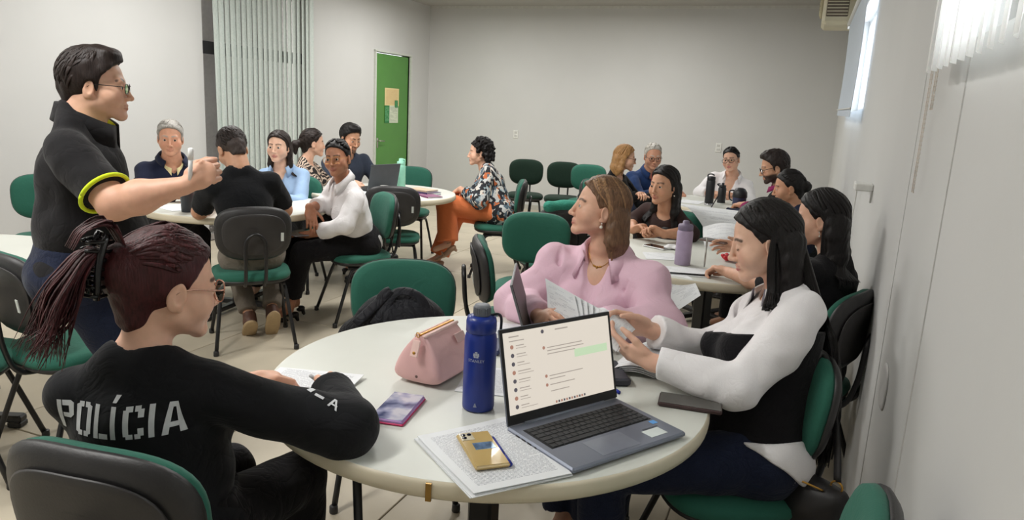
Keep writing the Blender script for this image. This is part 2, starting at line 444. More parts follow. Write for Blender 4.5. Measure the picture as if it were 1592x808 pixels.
def wall_with_holes(name, x0, x1, holes):
    """side wall between x0 and x1 with openings (y0, y1, z0, z1)"""
    g = G(); ysx = sorted(set([YF, YB]+[h[0] for h in holes]+[h[1] for h in holes]))
    for a, b in zip(ysx[:-1], ysx[1:]):
        mid = (a+b)/2; cut = [h for h in holes if h[0] < mid < h[1]]; z = 0.0
        for h in sorted(cut, key=lambda h: h[2]):
            if h[2] > z: g.put(*bx(((x0+x1)/2, mid, (z+h[2])/2), (x1-x0, b-a, h[2]-z)))
            z = h[3]
        if z < ZC: g.put(*bx(((x0+x1)/2, mid, (z+ZC)/2), (x1-x0, b-a, ZC-z)))
    return tag(g.build(name, m_wall, smooth=False), kind='structure')
wall_with_holes('wall_left', XL-0.14, XL, [(5.63, 7.20, 0.0, 2.60), (8.68, 9.60, 0.0, 2.135)])
wall_with_holes('wall_right', XR, XR+0.15, [(0.55, 2.06, 1.70, 2.62), (5.45, 7.9, 1.60, 2.45)])
# crown strip along the back wall
tag(slab('trim_1', (XL, YB-0.012, ZC-0.035), (XR, YB, ZC), mat('crown_paint', (206, 205, 200), 0.7)), kind='structure')
tag(slab('baseboard_back', (XL, YB-0.012, 0), (XR, YB, 0.07), mat('base_paint', (180, 178, 170), 0.6)), kind='structure')
# left opening: aluminium door frame with dim glass, behind the vertical blinds
m_alu = mat('dark_aluminium', (176, 170, 166), 0.5, metal=0.1)
m_dim = mat('corridor_wall', (200, 190, 184), 0.8)
w1 = tag(bpy.data.objects.new('window_1', None), kind='structure'); COL.objects.link(w1); w1.location = (XL-0.07, 6.415, 0)
def wb(name, c, d, m, par): V, F = bx(c, d); return obj(name, V, F, m, par, smooth=False)
for yy in (-0.765, 0.0, 0.765): wb('window_frame', (0, yy, 1.30), (0.06, 0.05, 2.60), m_alu, w1)
for zz in (0.03, 1.915, 2.57): wb('transom', (0.002, 0, zz), (0.07, 1.56, 0.12 if zz == 1.915 else 0.06), m_alu if zz != 1.915 else mat('black_transom', (45, 45, 46), 0.5), w1)
nt = NT('dim_glass'); nt.set(Roughness=0.05); nt.b.inputs['Base Color'].default_value = (0.9, 0.92, 0.92, 1); nt.b.inputs['Transmission Weight'].default_value = 1.0; nt.b.inputs['IOR'].default_value = 1.05
MATS['dim_glass'] = nt.m
for yy in (-0.38, 0.38): wb('pane', (-0.01, yy, 1.3), (0.006, 0.72, 2.5), nt.m, w1)
tag(slab('wall_corridor', (XL-0.40, 5.3, 0), (XL-0.36, 7.6, ZC), m_dim), kind='structure')
# green door in its opening
m_green = mat('green_door_paint', (83, 138, 64), 0.42, vary=0.05, scale=4, bump=0.03)
d1 = tag(bpy.data.objects.new('door_1', None), kind='structure'); COL.objects.link(d1); d1.location = (XL-0.03, 9.14, 0)
V, F = bx((0, 0.005, 1.06), (0.036, 0.89, 2.12), bev=0.004); obj('door_leaf', V, F, m_green, d1, smooth=False)
for yy in (-0.475, 0.475): wb('jamb', (0.015, yy, 1.07), (0.09, 0.03, 2.14), mat('jamb_paint', (205, 208, 200), 0.5), d1)
wb('head_jamb', (0.015, 0, 2.147), (0.09, 0.98, 0.028), MATS['jamb_paint'], d1)
g = G(); g.put(*tube([(0.018, -0.36, 0.94), (0.06, -0.36, 0.94), (0.064, -0.35, 0.94), (0.064, -0.25, 0.935)], 0.009, 8)); g.put(*bx((0.02, -0.36, 0.91), (0.008, 0.035, 0.14), bev=0.003))
g.build('door_handle', mat('satin_chrome', (190, 188, 180), 0.3, metal=0.9), d1)
wb('shadow_gap', (-0.02, 0.452, 1.06), (0.01, 0.012, 2.1), mat('gap_black', (20, 20, 20), 0.9), d1)
wb('corridor_back', (-0.09, 0, 1.06), (0.02, 0.98, 2.14), mat('gap_black'), d1)
# notices on the door
def plate(name, label, cat, y0, y1, z0, z1, m, x=XL-0.006, lift=0.0, group=None):
    return tag(sheet(name, [(x+lift, y0, z0), (x+lift, y1, z0), (x+lift, y1, z1), (x+lift, y0, z1)], m, nx=3, ny=4, thick=0.0015), label, cat, group)
m_not1 = printed('notice_cream', (224, 205, 150), (190, 140, 100), 26, 1.2, 3, 0.7)
m_not2 = printed('notice_white', (205, 212, 190), (140, 150, 130), 22, 1.2, 8, 0.45)
m_not3 = printed('notice_green', (44, 120, 66), (130, 190, 140), 16, 1.0, 5, 0.5)
def dn(name, label, y0, y1, z0, z1, m, lift): return plate(name, label, 'notice', y0, y1, z0, z1, m, XL-0.0095, lift)
dn('notice', 'cream printed notice at the top of the green door', 8.953, 9.333, 1.42, 1.665, m_not1, 0.0)
dn('notice', 'white printed notice at lower right on the green door', 9.07, 9.315, 1.185, 1.425, m_not2, 0.002)
dn('notice', 'narrow dark green leaflet at lower left on the green door', 8.953, 9.075, 1.185, 1.425, m_not3, 0.004)
dn('notice', 'small dark green square sticker right of the cream notice', 9.215, 9.30, 1.40, 1.50, m_not3, 0.006)
# vertical blinds on the left wall
nt = NT('blind_vinyl'); nt.b.inputs['Base Color'].default_value = (*lin((206, 216, 210)), 1); nt.set(Roughness=0.6)
nz = nt.add('ShaderNodeTexNoise'); nz.inputs['Scale'].default_value = 60; tcn = nt.add('ShaderNodeTexCoord'); nt.link(tcn.outputs['Object'], nz.inputs['Vector'])
nt.link(ramp(nt, nz.outputs[0], [(0.3, lin((196, 207, 201))), (0.7, lin((212, 220, 215)))]), nt.b.inputs['Base Color'])
m_blind = nt.m
bl = thing('vertical_blind', 'pale green-white vertical slat blind on the left wall behind the seated group', 'blind', (XL+0.07, 6.47, 0))
wb('head_rail', (0, 0, 2.66), (0.05, 1.66, 0.05), mat('white_rail', (225, 225, 222), 0.4), bl)
nsl = 20
for i in range(nsl):
    yy = -0.74+1.50*i/(nsl-1); a = math.radians(101)+random.uniform(-.08, .08)
    V = []; F = []
    for t in range(5):
        u = (t/4-0.5)*0.085; c = 0.008*(1-(2*t/4-1)**2)
        for z in (0.10, 2.63):
            tilt = -0.04*(1-z/2.63)*(1 if i == 0 else 0.35) if i < 4 else 0.0
            V.append((math.cos(a)*u-math.sin(a)*c, yy+math.sin(a)*u+math.cos(a)*c+tilt*-1, z))
    F = [(2*t, 2*t+2, 2*t+3, 2*t+1) for t in range(4)]
    o = obj('slat', V, F, m_blind, bl)
# right wall near window: white slat blind against bright daylight
nt = NT('blind_lit'); nt.b.inputs['Base Color'].default_value = (*lin((235, 235, 232)), 1); nt.set(Roughness=0.7)
tr = nt.add('ShaderNodeBsdfTranslucent'); tr.inputs[0].default_value = (0.85, 0.85, 0.83, 1)
ms = nt.add('ShaderNodeMixShader'); ms.inputs[0].default_value = 0.4; nt.link(nt.b.outputs[0], ms.inputs[1]); nt.link(tr.outputs[0], ms.inputs[2])
nt.link(ms.outputs[0], nt.n['Material Output'].inputs[0]); m_lit = nt.m
def window(n, y0, y1, z0, z1, panes):
    w = tag(bpy.data.objects.new('window_%d' % n, None), kind='structure'); COL.objects.link(w); w.location = (XR+0.12, (y0+y1)/2, 0)
    L = y1-y0; mf = mat('window_aluminium', (196, 194, 190), 0.4, metal=0.4)
    for z in (z0+0.02, z1-0.02): wb('window_frame', (0, 0, z), (0.05, L, 0.04), mf, w)
    for k in range(panes+1): wb('mullion', (0, -L/2+0.02+(L-0.04)*k/panes, (z0+z1)/2), (0.05, 0.04, z1-z0-0.08), mf, w)
    for k in range(panes): wb('pane', (0, -L/2+(L)*(k+0.5)/panes, (z0+z1)/2), (0.005, L/panes-0.05, z1-z0-0.08), MATS['dim_glass'], w)
window(2, 0.55, 2.06, 1.70, 2.62, 2)
window(3, 5.45, 7.9, 1.60, 2.45, 3)
bl2 = thing('vertical_blind', 'sunlit white vertical slat blind at top right over the near window', 'blind', (XR-0.055, 1.3, 0))
wb('head_rail', (0, 0, 2.70), (0.05, 1.66, 0.05), MATS['white_rail'], bl2)
for i in range(20):
    yy = -0.80+1.62*i/19; a = math.radians(77)+random.uniform(-.05, .05); V = []
    for t in range(5):
        u = (t/4-0.5)*0.088; c = 0.007*(1-(2*t/4-1)**2)
        for z in (1.635, 2.68): V.append((math.cos(a)*u-math.sin(a)*c, yy+math.sin(a)*u+math.cos(a)*c, z))
    obj('slat', V, [(2*t, 2*t+2, 2*t+3, 2*t+1) for t in range(4)], m_lit, bl2)
# bead cords hanging by the near window
for k, (yy, zb) in enumerate(((2.33, 1.32), (2.24, 1.55))):
    g = G(); g.put(*tube([(XR-0.02, yy, z) for z in np.linspace(zb, 2.7, 12)], 0.0014, 5)); g.put(*tube([(XR-0.02, yy+0.03, z) for z in np.linspace(zb, 2.7, 12)], 0.0014, 5))
    for z in np.arange(zb, 2.7, 0.012):
        g.put(*ball((XR-0.02, yy, z), 0.0026, 5, 3)); g.put(*ball((XR-0.02, yy+0.03, z), 0.0026, 5, 3))
    tag(g.build('bead_cord', mat('bead_white', (216, 206, 196), 0.4)), ['long white bead chain of the blind reaching lower down the right wall', 'shorter bead chain of the blind close beside the white slats'][k], 'blind cord')
# far window: hanging screen
rs = thing('roller_screen', 'bluish white hanging screen at far right high window beside bright daylight strip', 'window screen', (XR-0.08, 6.65, 0))
V = [];F = []
sheet('screen_cloth', [(0, -1.30, 1.545), (0, 1.28, 1.575), (0, 1.28, 2.43), (0, -1.30, 2.40)], mat('screen_cloth', (198, 208, 220), 0.6, vary=0.02), rs, nx=4, ny=6, thick=0.003, bend=lambda u, v: (0.01*math.sin(v*3), 0, 0))
g = G(); g.put(*tube([(-0.004, -1.31, 1.60), (-0.004, 1.29, 1.63)], 0.006, 8)); g.build('hem_rod', MATS['white_rail'], rs)
g = G(); g.put(*tube([(0, -1.33, 2.405), (0, 1.31, 2.435)], 0.022, 10)); g.build('roller', MATS['white_rail'], rs)
for yy in (-1.33, 1.31): wb('bracket', (0.03, yy, 2.42), (0.09, 0.012, 0.06), MATS['white_rail'], rs)
# air conditioner up by the far corner
m_ac = mat('aged_beige_plastic', (205, 198, 172), 0.5, vary=0.06, scale=8)
ac = thing('air_conditioner', 'aged beige window air conditioner high on the right wall near ceiling', 'air conditioner', (XR, 8.45, 2.66))
V, F = bx((-0.17, 0, 0), (0.33, 0.62, 0.40), bev=0.03); obj('casing', V, F, m_ac, ac, smooth=False)
V, F = bx((-0.345, 0.06, 0.05), (0.03, 0.46, 0.26), bev=0.008); obj('front_grille', V, F, mat('beige_grille', (188, 180, 152), 0.6), ac, smooth=False)
for k in range(7): wb('louvre', (-0.363, 0.06, -0.05+0.035*k), (0.012, 0.44, 0.012), m_ac, ac)
V, F = bx((-0.20, -0.312, -0.05), (0.20, 0.02, 0.16), bev=0.006); obj('side_vent', V, F, mat('dark_vent', (105, 96, 84), 0.7), ac, smooth=False)
for k in range(5): wb('vent_slat', (-0.20, -0.325, -0.11+0.03*k), (0.19, 0.012, 0.008), m_ac, ac)
# outlets, box and blank plate
def outlet(x, z, label):
    t = thing('wall_outlet', label, 'outlet', (x, YB, z))
    V, F = bx((0, -0.005, 0), (0.075, 0.01, 0.12), bev=0.003); obj('cover_plate', V, F, mat('switch_white', (226, 226, 222), 0.35), t, smooth=False)
    for zz in (-0.024, 0.024):
        V, F = bx((0, -0.0115, zz), (0.04, 0.004, 0.03), bev=0.002); obj('socket', V, F, mat('socket_grey', (196, 196, 192), 0.4), t, smooth=False)
outlet(-4.039, 1.10, 'white double outlet on the back wall above the left dark green chair')
outlet(-1.10, 1.10, 'white double outlet on the back wall behind the woman in white blazer')
t = thing('cable_box', 'small white surface box with thin cable on the right wall', 'cable box', (XR, 3.825, 1.20))
V, F = bx((-0.04, 0.03, 0.01), (0.08, 0.12, 0.035), bev=0.005); obj('box_body', V, F, MATS['switch_white'], t, smooth=False)
g = G(); g.put(*tube(spline([(-0.05, 0.09, 0.01), (-0.06, 0.35, 0.01), (-0.03, 0.6, -0.03), (-0.02, 0.75, -0.10), (-0.02, 0.85, -0.3)], 6), 0.004, 6)); g.build('cable', MATS['switch_white'], t)
g = G(); g.put(*tube([(-0.006, -0.02, 0.0), (-0.006, -0.02, -0.06)], 0.004, 6)); g.build('cable_stub', MATS['socket_grey'], t)
pv, F = pad(0.15, 0.145, [(0, 0), (0, 0.002), (0.004, 0.005), (0.016, 0.006), (0.03, 0.006)], n=2.4); V = np.stack([-pv[:, 2], pv[:, 0], pv[:, 1]], 1)
o = obj('cover_plate', V, F, mat('cover_paint', (208, 207, 205), 0.6)); o.location = (XR, 2.414, 0.711); tag(o, 'oval domed cover plate painted like the right wall', 'cover plate')
# raised board seam on the right wall
tag(slab('trim_2', (XR-0.0025, 1.935, 0.0), (XR, 1.942, 1.70), mat('seam_paint', (196, 195, 192), 0.8)), kind='structure')
tag(slab('trim_3', (XR-0.002, 2.60, 0.0), (XR, 2.72, ZC), m_wall), kind='structure')
# ceiling luminaires that carry the lamps
lum = None
for i, (lx, ly) in enumerate(LAMPS):
    lab = 'white twin tube ceiling light over the room, %s row, %s' % ('right' if lx > -3 else 'left', ('nearest the camera', 'middle', 'nearest the back wall')[i % 3])
    if lum is None:
        lum = thing('ceiling_light', lab, 'light', (lx, ly, ZC), 0, 'ceiling lights')
        V, F = bx((0, 0, -0.03), (0.30, 1.26, 0.06), bev=0.01); obj('housing', V, F, MATS['white_rail'], lum, smooth=False)
        nt = NT('lamp_tube'); nt.b.inputs['Emission Color'].default_value = (1, 0.97, 0.92, 1); nt.b.inputs['Emission Strength'].default_value = 3.0
        for sx in (-0.07, 0.07): V, F = tube([(sx, -0.6, -0.075), (sx, 0.6, -0.075)], 0.013, 10); obj('lamp_tube', V, F, nt.m, lum)
    else: dup(lum, (lx, ly, ZC), 0, lab)

# ------------------------------------------------------------------ chairs and tables
m_up = cloth('green_upholstery', (44, 100, 84), 0.75, 0.10, 14)
m_up2 = cloth('dark_green_upholstery', (24, 44, 34), 0.85, 0.10, 14)
m_shell = mat('black_moulded_plastic', (42, 41, 42), 0.45, vary=0.18, scale=14, bump=0.12, bscale=220)
m_steel = mat('black_enamel_steel', (26, 26, 28), 0.35, vary=0.1)
m_tagw = mat('maker_sticker', (214, 220, 216), 0.5)
def make_chair(up, label):
    t = thing('upholstered_chair', label, 'chair', group='green upholstered chairs')
    V, F = pad(0.45, 0.42, [(0.03, 0.415), (0.006, 0.425), (0.0, 0.44), (0.006, 0.458), (0.03, 0.470), (0.09, 0.476), (0.17, 0.474)], n=3.2, taper=0.08, bow=0.0); obj('seat', V, F, up, t)
    V, F = pad(0.44, 0.41, [(0.07, 0.395), (0.02, 0.402), (0.0, 0.415), (0.0, 0.428), (0.02, 0.43)], n=3.2, taper=0.08); obj('seat_shell', V, F, m_shell, t)
    R = rotx(math.radians(90+8))
    def up_(V): 
        V = np.array(V)@R.T; return V+np.array([0, -0.205, 0.712])
    # cushion faces the sitter (+y): local +z of the pad maps to -y after the turn, so order rings accordingly
    V, F = pad(0.42, 0.315, [(0.145, -0.041), (0.085, -0.042), (0.03, -0.036), (0.006, -0.024), (0.0, -0.008), (0.006, 0.004), (0.03, 0.006)], n=3.0, bow=-0.03, taper=0.06); obj('backrest', up_(V), F, up, t)
    V, F = pad(0.425, 0.32, [(0.03, -0.004), (0.0, 0.0), (0.0, 0.010), (0.014, 0.024), (0.05, 0.032), (0.12, 0.036)], n=3.0, bow=-0.03, taper=0.06); sh = obj('back_shell', up_(V), F, m_shell, t)
    V, F = pad(0.35, 0.25, [(0.0, 0.036), (0.004, 0.039), (0.02, 0.040), (0.05, 0.042)], n=2.8, bow=-0.02, taper=0.06); obj('shell_panel', up_(V), F, mat('worn_black_plastic', (52, 50, 50), 0.5, vary=0.2, scale=10, bump=0.1, bscale=180), sh)
    V, F = bx((0.15, -0.01, 0.047), (0.016, 0.05, 0.003)); obj('sticker', up_(V), F, m_tagw, sh, smooth=False)
    g = G()
    P = [(-0.055, 0.05, 0.400), (-0.055, -0.16, 0.398), (-0.055, -0.235, 0.425), (-0.055, -0.270, 0.52), (-0.055, -0.283, 0.64), (-0.045, -0.286, 0.69), (0, -0.288, 0.72), (0.045, -0.286, 0.69), (0.055, -0.283, 0.64), (0.055, -0.270, 0.52), (0.055, -0.235, 0.425), (0.055, -0.16, 0.398), (0.055, 0.05, 0.400)]
    g.put(*tube(spline(P, 5), 0.0105, 8)); g.build('back_support', m_steel, t)
    g = G()
    for y in (-0.09, 0.10): g.put(*tube([(-0.17, y, 0.388), (0.17, y, 0.388)], 0.010, 8))
    for s in (-1, 1): g.put(*tube([(s*0.17, -0.12, 0.386), (s*0.17, 0.12, 0.386)], 0.011, 8))
    g.build('seat_frame', m_steel, t)
    for sx in (-1, 1):
        for sy in (-1, 1):
            g = G(); g.put(*tube(spline([(sx*0.172, sy*0.04, 0.384), (sx*0.176, sy*0.085, 0.375), (sx*0.186, sy*0.12, 0.32), (sx*0.225, sy*0.225, 0.012)], 4), 0.0115, 8))
            l = g.build('leg', m_steel, t)
            V, F = lathe([(0.014, 0), (0.016, 0.004), (0.015, 0.028), (0.0125, 0.03)], (sx*0.2255, sy*0.2265, 0), 10); obj('foot_cap', V, F, m_shell, l)
    return t
_ch = {}
def chair(x, y, yaw, label, dark=False):
    """yaw: direction the sitter would face, degrees from +x"""
    rz = math.radians(yaw-90)
    if dark not in _ch:
        c = make_chair(m_up2 if dark else m_up, label); c.location = (x, y, 0); c.rotation_euler = (0, 0, rz); _ch[dark] = c; return c
    return dup(_ch[dark], (x, y, 0), rz, label)
m_lam = mat('white_laminate', (212, 214, 206), 0.42, vary=0.02, scale=6, spec=0.3)
m_edge = mat('cream_edge_band', (216, 206, 182), 0.45, vary=0.05, scale=6)
m_brass = mat('brass_clip', (150, 118, 62), 0.35, metal=0.8)
def make_table(label, r=0.615):
    t = thing('round_table', label, 'table', group='round white tables')
    V, F = lathe([(0.10, 0.726), (r-0.02, 0.726), (r-0.004, 0.7395), (0.02, 0.740)], seg=96); V = np.array(V)
    V, F = lathe([(r-0.05, 0.708), (r-0.006, 0.708), (r-0.006, 0.7385), (r-0.0075, 0.740), (r*0.5, 0.740), (0.02, 0.740)], seg=96); obj('tabletop', V, F, m_lam, t, smooth=False)
    V, F = lathe([(r-0.03, 0.700), (r-0.012, 0.695), (r-0.002, 0.703), (r, 0.715), (r-0.001, 0.731), (r-0.006, 0.7395), (r-0.010, 0.7398)], seg=96); eb = obj('edge_band', V, F, m_edge, t)
    for a in (-78, 100):
        a = math.radians(a); V, F = bx((0, 0, 0), (0.012, 0.006, 0.040)); o = obj('edge_clip', V, F, m_brass, eb, smooth=False)
        o.location = ((r+0.0)*math.cos(a), (r+0.0)*math.sin(a), 0.7165); o.rotation_euler = (0, 0, a+PI/2)
    V, F = bx((0, 0, 0.37), (0.075, 0.075, 0.66), bev=0.008); obj('column', V, F, m_steel, t, smooth=False)
    for k in range(4):
        a = PI/2*k+PI/4+math.radians(18); R = rotz(a)
        g = G(); V, F = bx((0.20, 0, 0.040), (0.38, 0.055, 0.032), bev=0.008); g.put(V@R.T, F)
        V, F = bx((0.36, 0, 0.014), (0.06, 0.06, 0.028), bev=0.006); g.put(V@R.T, F); g.build('foot', m_steel, t, smooth=False)
        V = np.array([(x, y, z) for y in (-0.012, 0.012) for x, z in ((0.03, 0.70), (0.5, 0.70), (0.5, 0.675), (0.40, 0.655), (0.03, 0.60))])
        F = [(0, 1, 2, 3, 4), (9, 8, 7, 6, 5)]+[(i, i+5, (i+1) % 5+5, (i+1) % 5) for i in range(5)]
        obj('bracket', V@R.T, F, m_steel, t, smooth=False)
    return t
T1 = make_table('nearest round white table with the open grey laptop and blue bottle'); T1.location = (-0.761, 1.814, 0)
# the folded wing and stay under the near edge of the front table
V = np.array([(-0.02, -0.555, 0.700), (-0.23, -0.505, 0.700), (-0.15, -0.47, 0.62), (-0.07, -0.50, 0.63)]); V = np.vstack([V, V+np.array([0.01, 0.05, 0])])
obj('wing_plate', V, [(0, 1, 2, 3), (7, 6, 5, 4), (0, 4, 5, 1), (1, 5, 6, 2), (2, 6, 7, 3), (3, 7, 4, 0)], m_steel, T1, smooth=False)
V, F = tube([(-0.13, -0.475, 0.64), (-0.135, -0.43, 0.02)], 0.011, 8); obj('stay', V, F, m_steel, T1)
def table(x, y, rz, label):
    return dup(T1, (x, y, 0), math.radians(rz), label)
T2 = table(-3.62, 3.94, 35, 'round white table at left with the man in black T-shirt bent over it')
T3 = table(-3.28, 5.30, 10, 'round white table with the mint bottle and open dark laptop')
T4 = table(-0.43, 4.03, 60, 'round white table with the lilac bottle behind the pink shirt')
T4b = table(-0.58, 5.50, 80, 'round white table under the raised white sheet, between the lilac bottle and the black bottles')
T5 = table(-0.60, 6.78, 20, 'farthest round white table carrying the black bottles')
T6 = table(-3.43, 1.85, 50, 'round white table cut by the left edge, nothing on it')
for t_ in (T2, T3, T4, T4b, T5, T6):
    for c in list(t_.children):
        if c.name.startswith(('wing_plate', 'stay')): bpy.data.objects.remove(c)
# occupied chairs
chair(-1.155, 1.055, 98, 'black shell chair at bottom left under the woman with white lettering on her back')
chair(-0.11, 2.11, 206, 'green chair under the young woman with white blouse and black bodice')
chair(-0.66, 2.70, 265, 'chair under the woman in pink shirt')
chair(0.06, 3.12, 158, 'black shell chair by the right wall under the long-haired woman in black')
chair(-0.80, 4.76, 252, 'chair under the dark-haired woman in brown and black with clasped hands')
chair(0.06, 5.32, 180, 'chair under the woman with tied dark hair, by the right wall')
chair(-0.06, 6.24, 165, 'chair under the bearded man in glasses')
chair(-0.72, 7.62, 270, 'green chair under the woman in white blazer')
chair(-1.50, 7.30, 315, 'chair under the white-haired man in blue')
chair(-1.66, 6.62, 355, 'chair under the blonde woman in black')
chair(-2.50, 5.97, 202, 'green chair under the woman in orange trousers')
chair(-2.80, 4.20, 232, 'green chair under the woman in white shirt and black trousers')
chair(-4.00, 5.82, 328, 'chair under the dark-haired man behind the open dark laptop')
chair(-4.02, 5.16, 15, 'chair under the woman in zebra print')
chair(-3.72, 4.62, 288, 'chair under the woman in light blue blazer')
chair(-3.03, 3.41, 137, 'black shell chair under the man in black T-shirt seen from behind')
chair(-4.35, 4.05, 335, 'chair under the grey-haired man in navy jacket')
# empty chairs
cA = chair(-4.78, 3.40, 322, 'empty green chair against the left wall behind the standing man')
cB = chair(-2.70, 1.98, 80, 'empty black shell chair at the left edge pulled up to the bare table')
cB2 = chair(-2.93, 1.66, 40, 'empty green chair cut by the left edge, only seat corner and leg in view')
cD = chair(-2.97, 4.93, 122, 'empty black shell chair pulled up to the table with the mint bottle')
cE = chair(-3.55, 6.15, 285, 'empty green chair beyond the mint bottle, before the green door')
cG1 = chair(-3.13, 8.30, 290, 'empty dark green chair against the back wall, left of the pair', True)
cG2 = chair(-2.66, 8.35, 287, 'empty dark green chair against the back wall, right of the pair', True)
cG3 = chair(-2.33, 8.25, 285, 'empty green chair at the back, right of the two dark green ones')
cH = chair(-1.43, 3.98, 285, 'empty green chair facing the camera, just left of the woman in pink')
cI = chair(-1.57, 4.80, 130, 'empty black shell chair with a teal jacket over it')
cJ = chair(-1.36, 2.34, 298, 'empty green chair at the front table with a black backpack on it')
cK = chair(-1.24, 3.30, 28, 'empty chair seen edge on, black shell left and green cushion right')
cO = chair(-0.02, 1.28, 174, 'empty green chair at bottom right by the right wall, only its top in view')

# ------------------------------------------------------------------ people
def nrm(v): v = np.asarray(v, float); return v/(np.linalg.norm(v)+1e-12)
def frame(yaw, pitch=0.0, roll=0.0):
    """columns right, forward, up; yaw from +x, pitch > 0 looks down, roll > 0 tips the head to its right"""
    a = math.radians(yaw); f = np.array([math.cos(a), math.sin(a), 0]); r = np.array([math.sin(a), -math.cos(a), 0]); u = np.array([0, 0, 1.0])
    p = math.radians(pitch); f2 = f*math.cos(p)-u*math.sin(p); u2 = u*math.cos(p)+f*math.sin(p)
    q = math.radians(roll); r3 = r*math.cos(q)-u2*math.sin(q); u3 = u2*math.cos(q)+r*math.sin(q)
    return np.stack([r3, f2, u3], 1)
def ik(S, W, l1, l2, pole):
    S, W = np.asarray(S, float), np.asarray(W, float); d = W-S; L = np.linalg.norm(d); u = d/L
    if L > (l1+l2)*0.995: k = L/((l1+l2)*0.995); l1 *= k; l2 *= k
    a = (l1*l1-l2*l2+L*L)/(2*L); h = math.sqrt(max(l1*l1-a*a, 0)); p = np.asarray(pole, float); p = nrm(p-u*(p@u))
    return S+u*a+p*h
SK = {'light': (226, 184, 160), 'fair': (222, 176, 150), 'tan': (205, 156, 126), 'olive': (196, 146, 116), 'brown': (182, 128, 100), 'ruddy': (214, 160, 132)}
HAIRC = {'black': (20, 16, 16), 'dark': (38, 28, 25), 'brown': (58, 40, 32), 'red': (66, 28, 30), 'blond': (170, 128, 82), 'grey': (158, 154, 148), 'white': (196, 192, 184), 'ash': (112, 84, 62)}
m_skin = vcol('skin', 0.48, 0.4, sss=0.12); m_hair = vcol('hair', 0.5, 0.3, strand=0.5)
m_eye = mat('eye_white', (225, 220, 214), 0.15, vary=0.02); m_iris = mat('iris_brown', (52, 32, 22), 0.12); m_pupil = mat('pupil', (8, 7, 7), 0.1)
m_gold = mat('gold', (196, 150, 74), 0.28, metal=0.95); m_pearl = mat('pearl', (236, 228, 216), 0.2, coat=0.4)
m_black_frame = mat('dark_frame', (32, 26, 26), 0.35)
nt = NT('lens'); nt.set(Roughness=0.03); nt.b.inputs['Base Color'].default_value = (1, 1, 1, 1); nt.b.inputs['Transmission Weight'].default_value = 1.0; nt.b.inputs['IOR'].default_value = 1.03; m_lens = nt.m
def eye_mesh():
    V, F = ball((0, 0, 0), 0.0125, 20, 16, R=rotx(-PI/2)); V = np.array(V); fm = []
    for f in F:
        c = nrm(V[list(f)].mean(0)); a = math.degrees(math.acos(np.clip(c[1], -1, 1))); fm.append(2 if a < 12 else 1 if a < 29 else 0)
    return V, F, fm
EYE = {}
def seg_dist(V, a, b):
    a = np.asarray(a, float); b = np.asarray(b, float); ba = b-a; t = np.clip((V-a)@ba/(ba@ba), 0, 1); return np.linalg.norm(V-a-t[:, None]*ba, axis=1)
def sstep(x, a, b): t = np.clip((x-a)/(b-a), 0, 1); return t*t*(3-2*t)

def hand_vol(v, W, fd, pn, side, hs=1.0, curl=(30, 30, 30, 30, 20), spread=1.0, thumb=None):
    """hand into volume v. W wrist, fd finger direction, pn palm normal (out of the palm), side +1 right / -1 left"""
    y = nrm(fd); z = -nrm(np.asarray(pn, float)-y*(np.asarray(pn, float)@y)); x = np.cross(y, z)*1.0
    th = -side    # the thumb lies on -x for a right hand seen from its back
    P = lambda a, b, c: np.asarray(W, float)+hs*(a*x+b*y+c*z)
    Rm = np.stack([x, y, z], 1)
    v.ell(P(0, 0.052, 0.0), np.array([0.041, 0.055, 0.0155])*hs, Rm, k=0.01)
    v.cone(P(0, -0.01, 0), P(0, 0.045, 0), 0.025*hs, 0.023*hs, 0.012)
    v.ell(P(th*0.024, 0.038, -0.008), np.array([0.018, 0.034, 0.017])*hs, Rm, k=0.01)
    L = [(0.042, 0.026, 0.021), (0.046, 0.029, 0.022), (0.043, 0.027, 0.021), (0.034, 0.021, 0.018)]
    X = [0.030, 0.0105, -0.0095, -0.0285]; Yb = [0.092, 0.096, 0.091, 0.083]
    for i in range(4):
        p = P(th*X[i], Yb[i]-0.012, 0.001); a = math.radians(curl[i])*0.8; sp = th*(X[i])*1.6*spread
        for j in range(3):
            d = nrm(np.array([sp*math.cos(a), math.cos(a), -math.sin(a)])); d = x*d[0]+y*d[1]+z*d[2]
            q = p+d*(L[i][j]+(0.012 if j == 0 else 0))*hs
            v.cone(p, q, (0.0098, 0.0088, 0.0079)[j]*hs, (0.009, 0.008, 0.0068)[j]*hs, 0.003)
            p = q; a += math.radians(curl[i])
    c = math.radians(curl[4]); t = thumb if thumb is not None else (0.75, 0.62, -0.35)
    p = P(th*0.030, 0.022, -0.006); d = nrm(np.array([th*t[0], t[1], t[2]]))
    for j, l in enumerate((0.040, 0.032, 0.026)):
        dw = x*d[0]+y*d[1]+z*d[2]; q = p+dw*l*hs; v.cone(p, q, (0.0125, 0.0105, 0.0095)[j]*hs, (0.0108, 0.0098, 0.0078)[j]*hs, 0.005); p = q
        d = nrm(d+np.array([-th*0.55*math.sin(c), 0.45*math.sin(c), -0.25*math.sin(c)]))

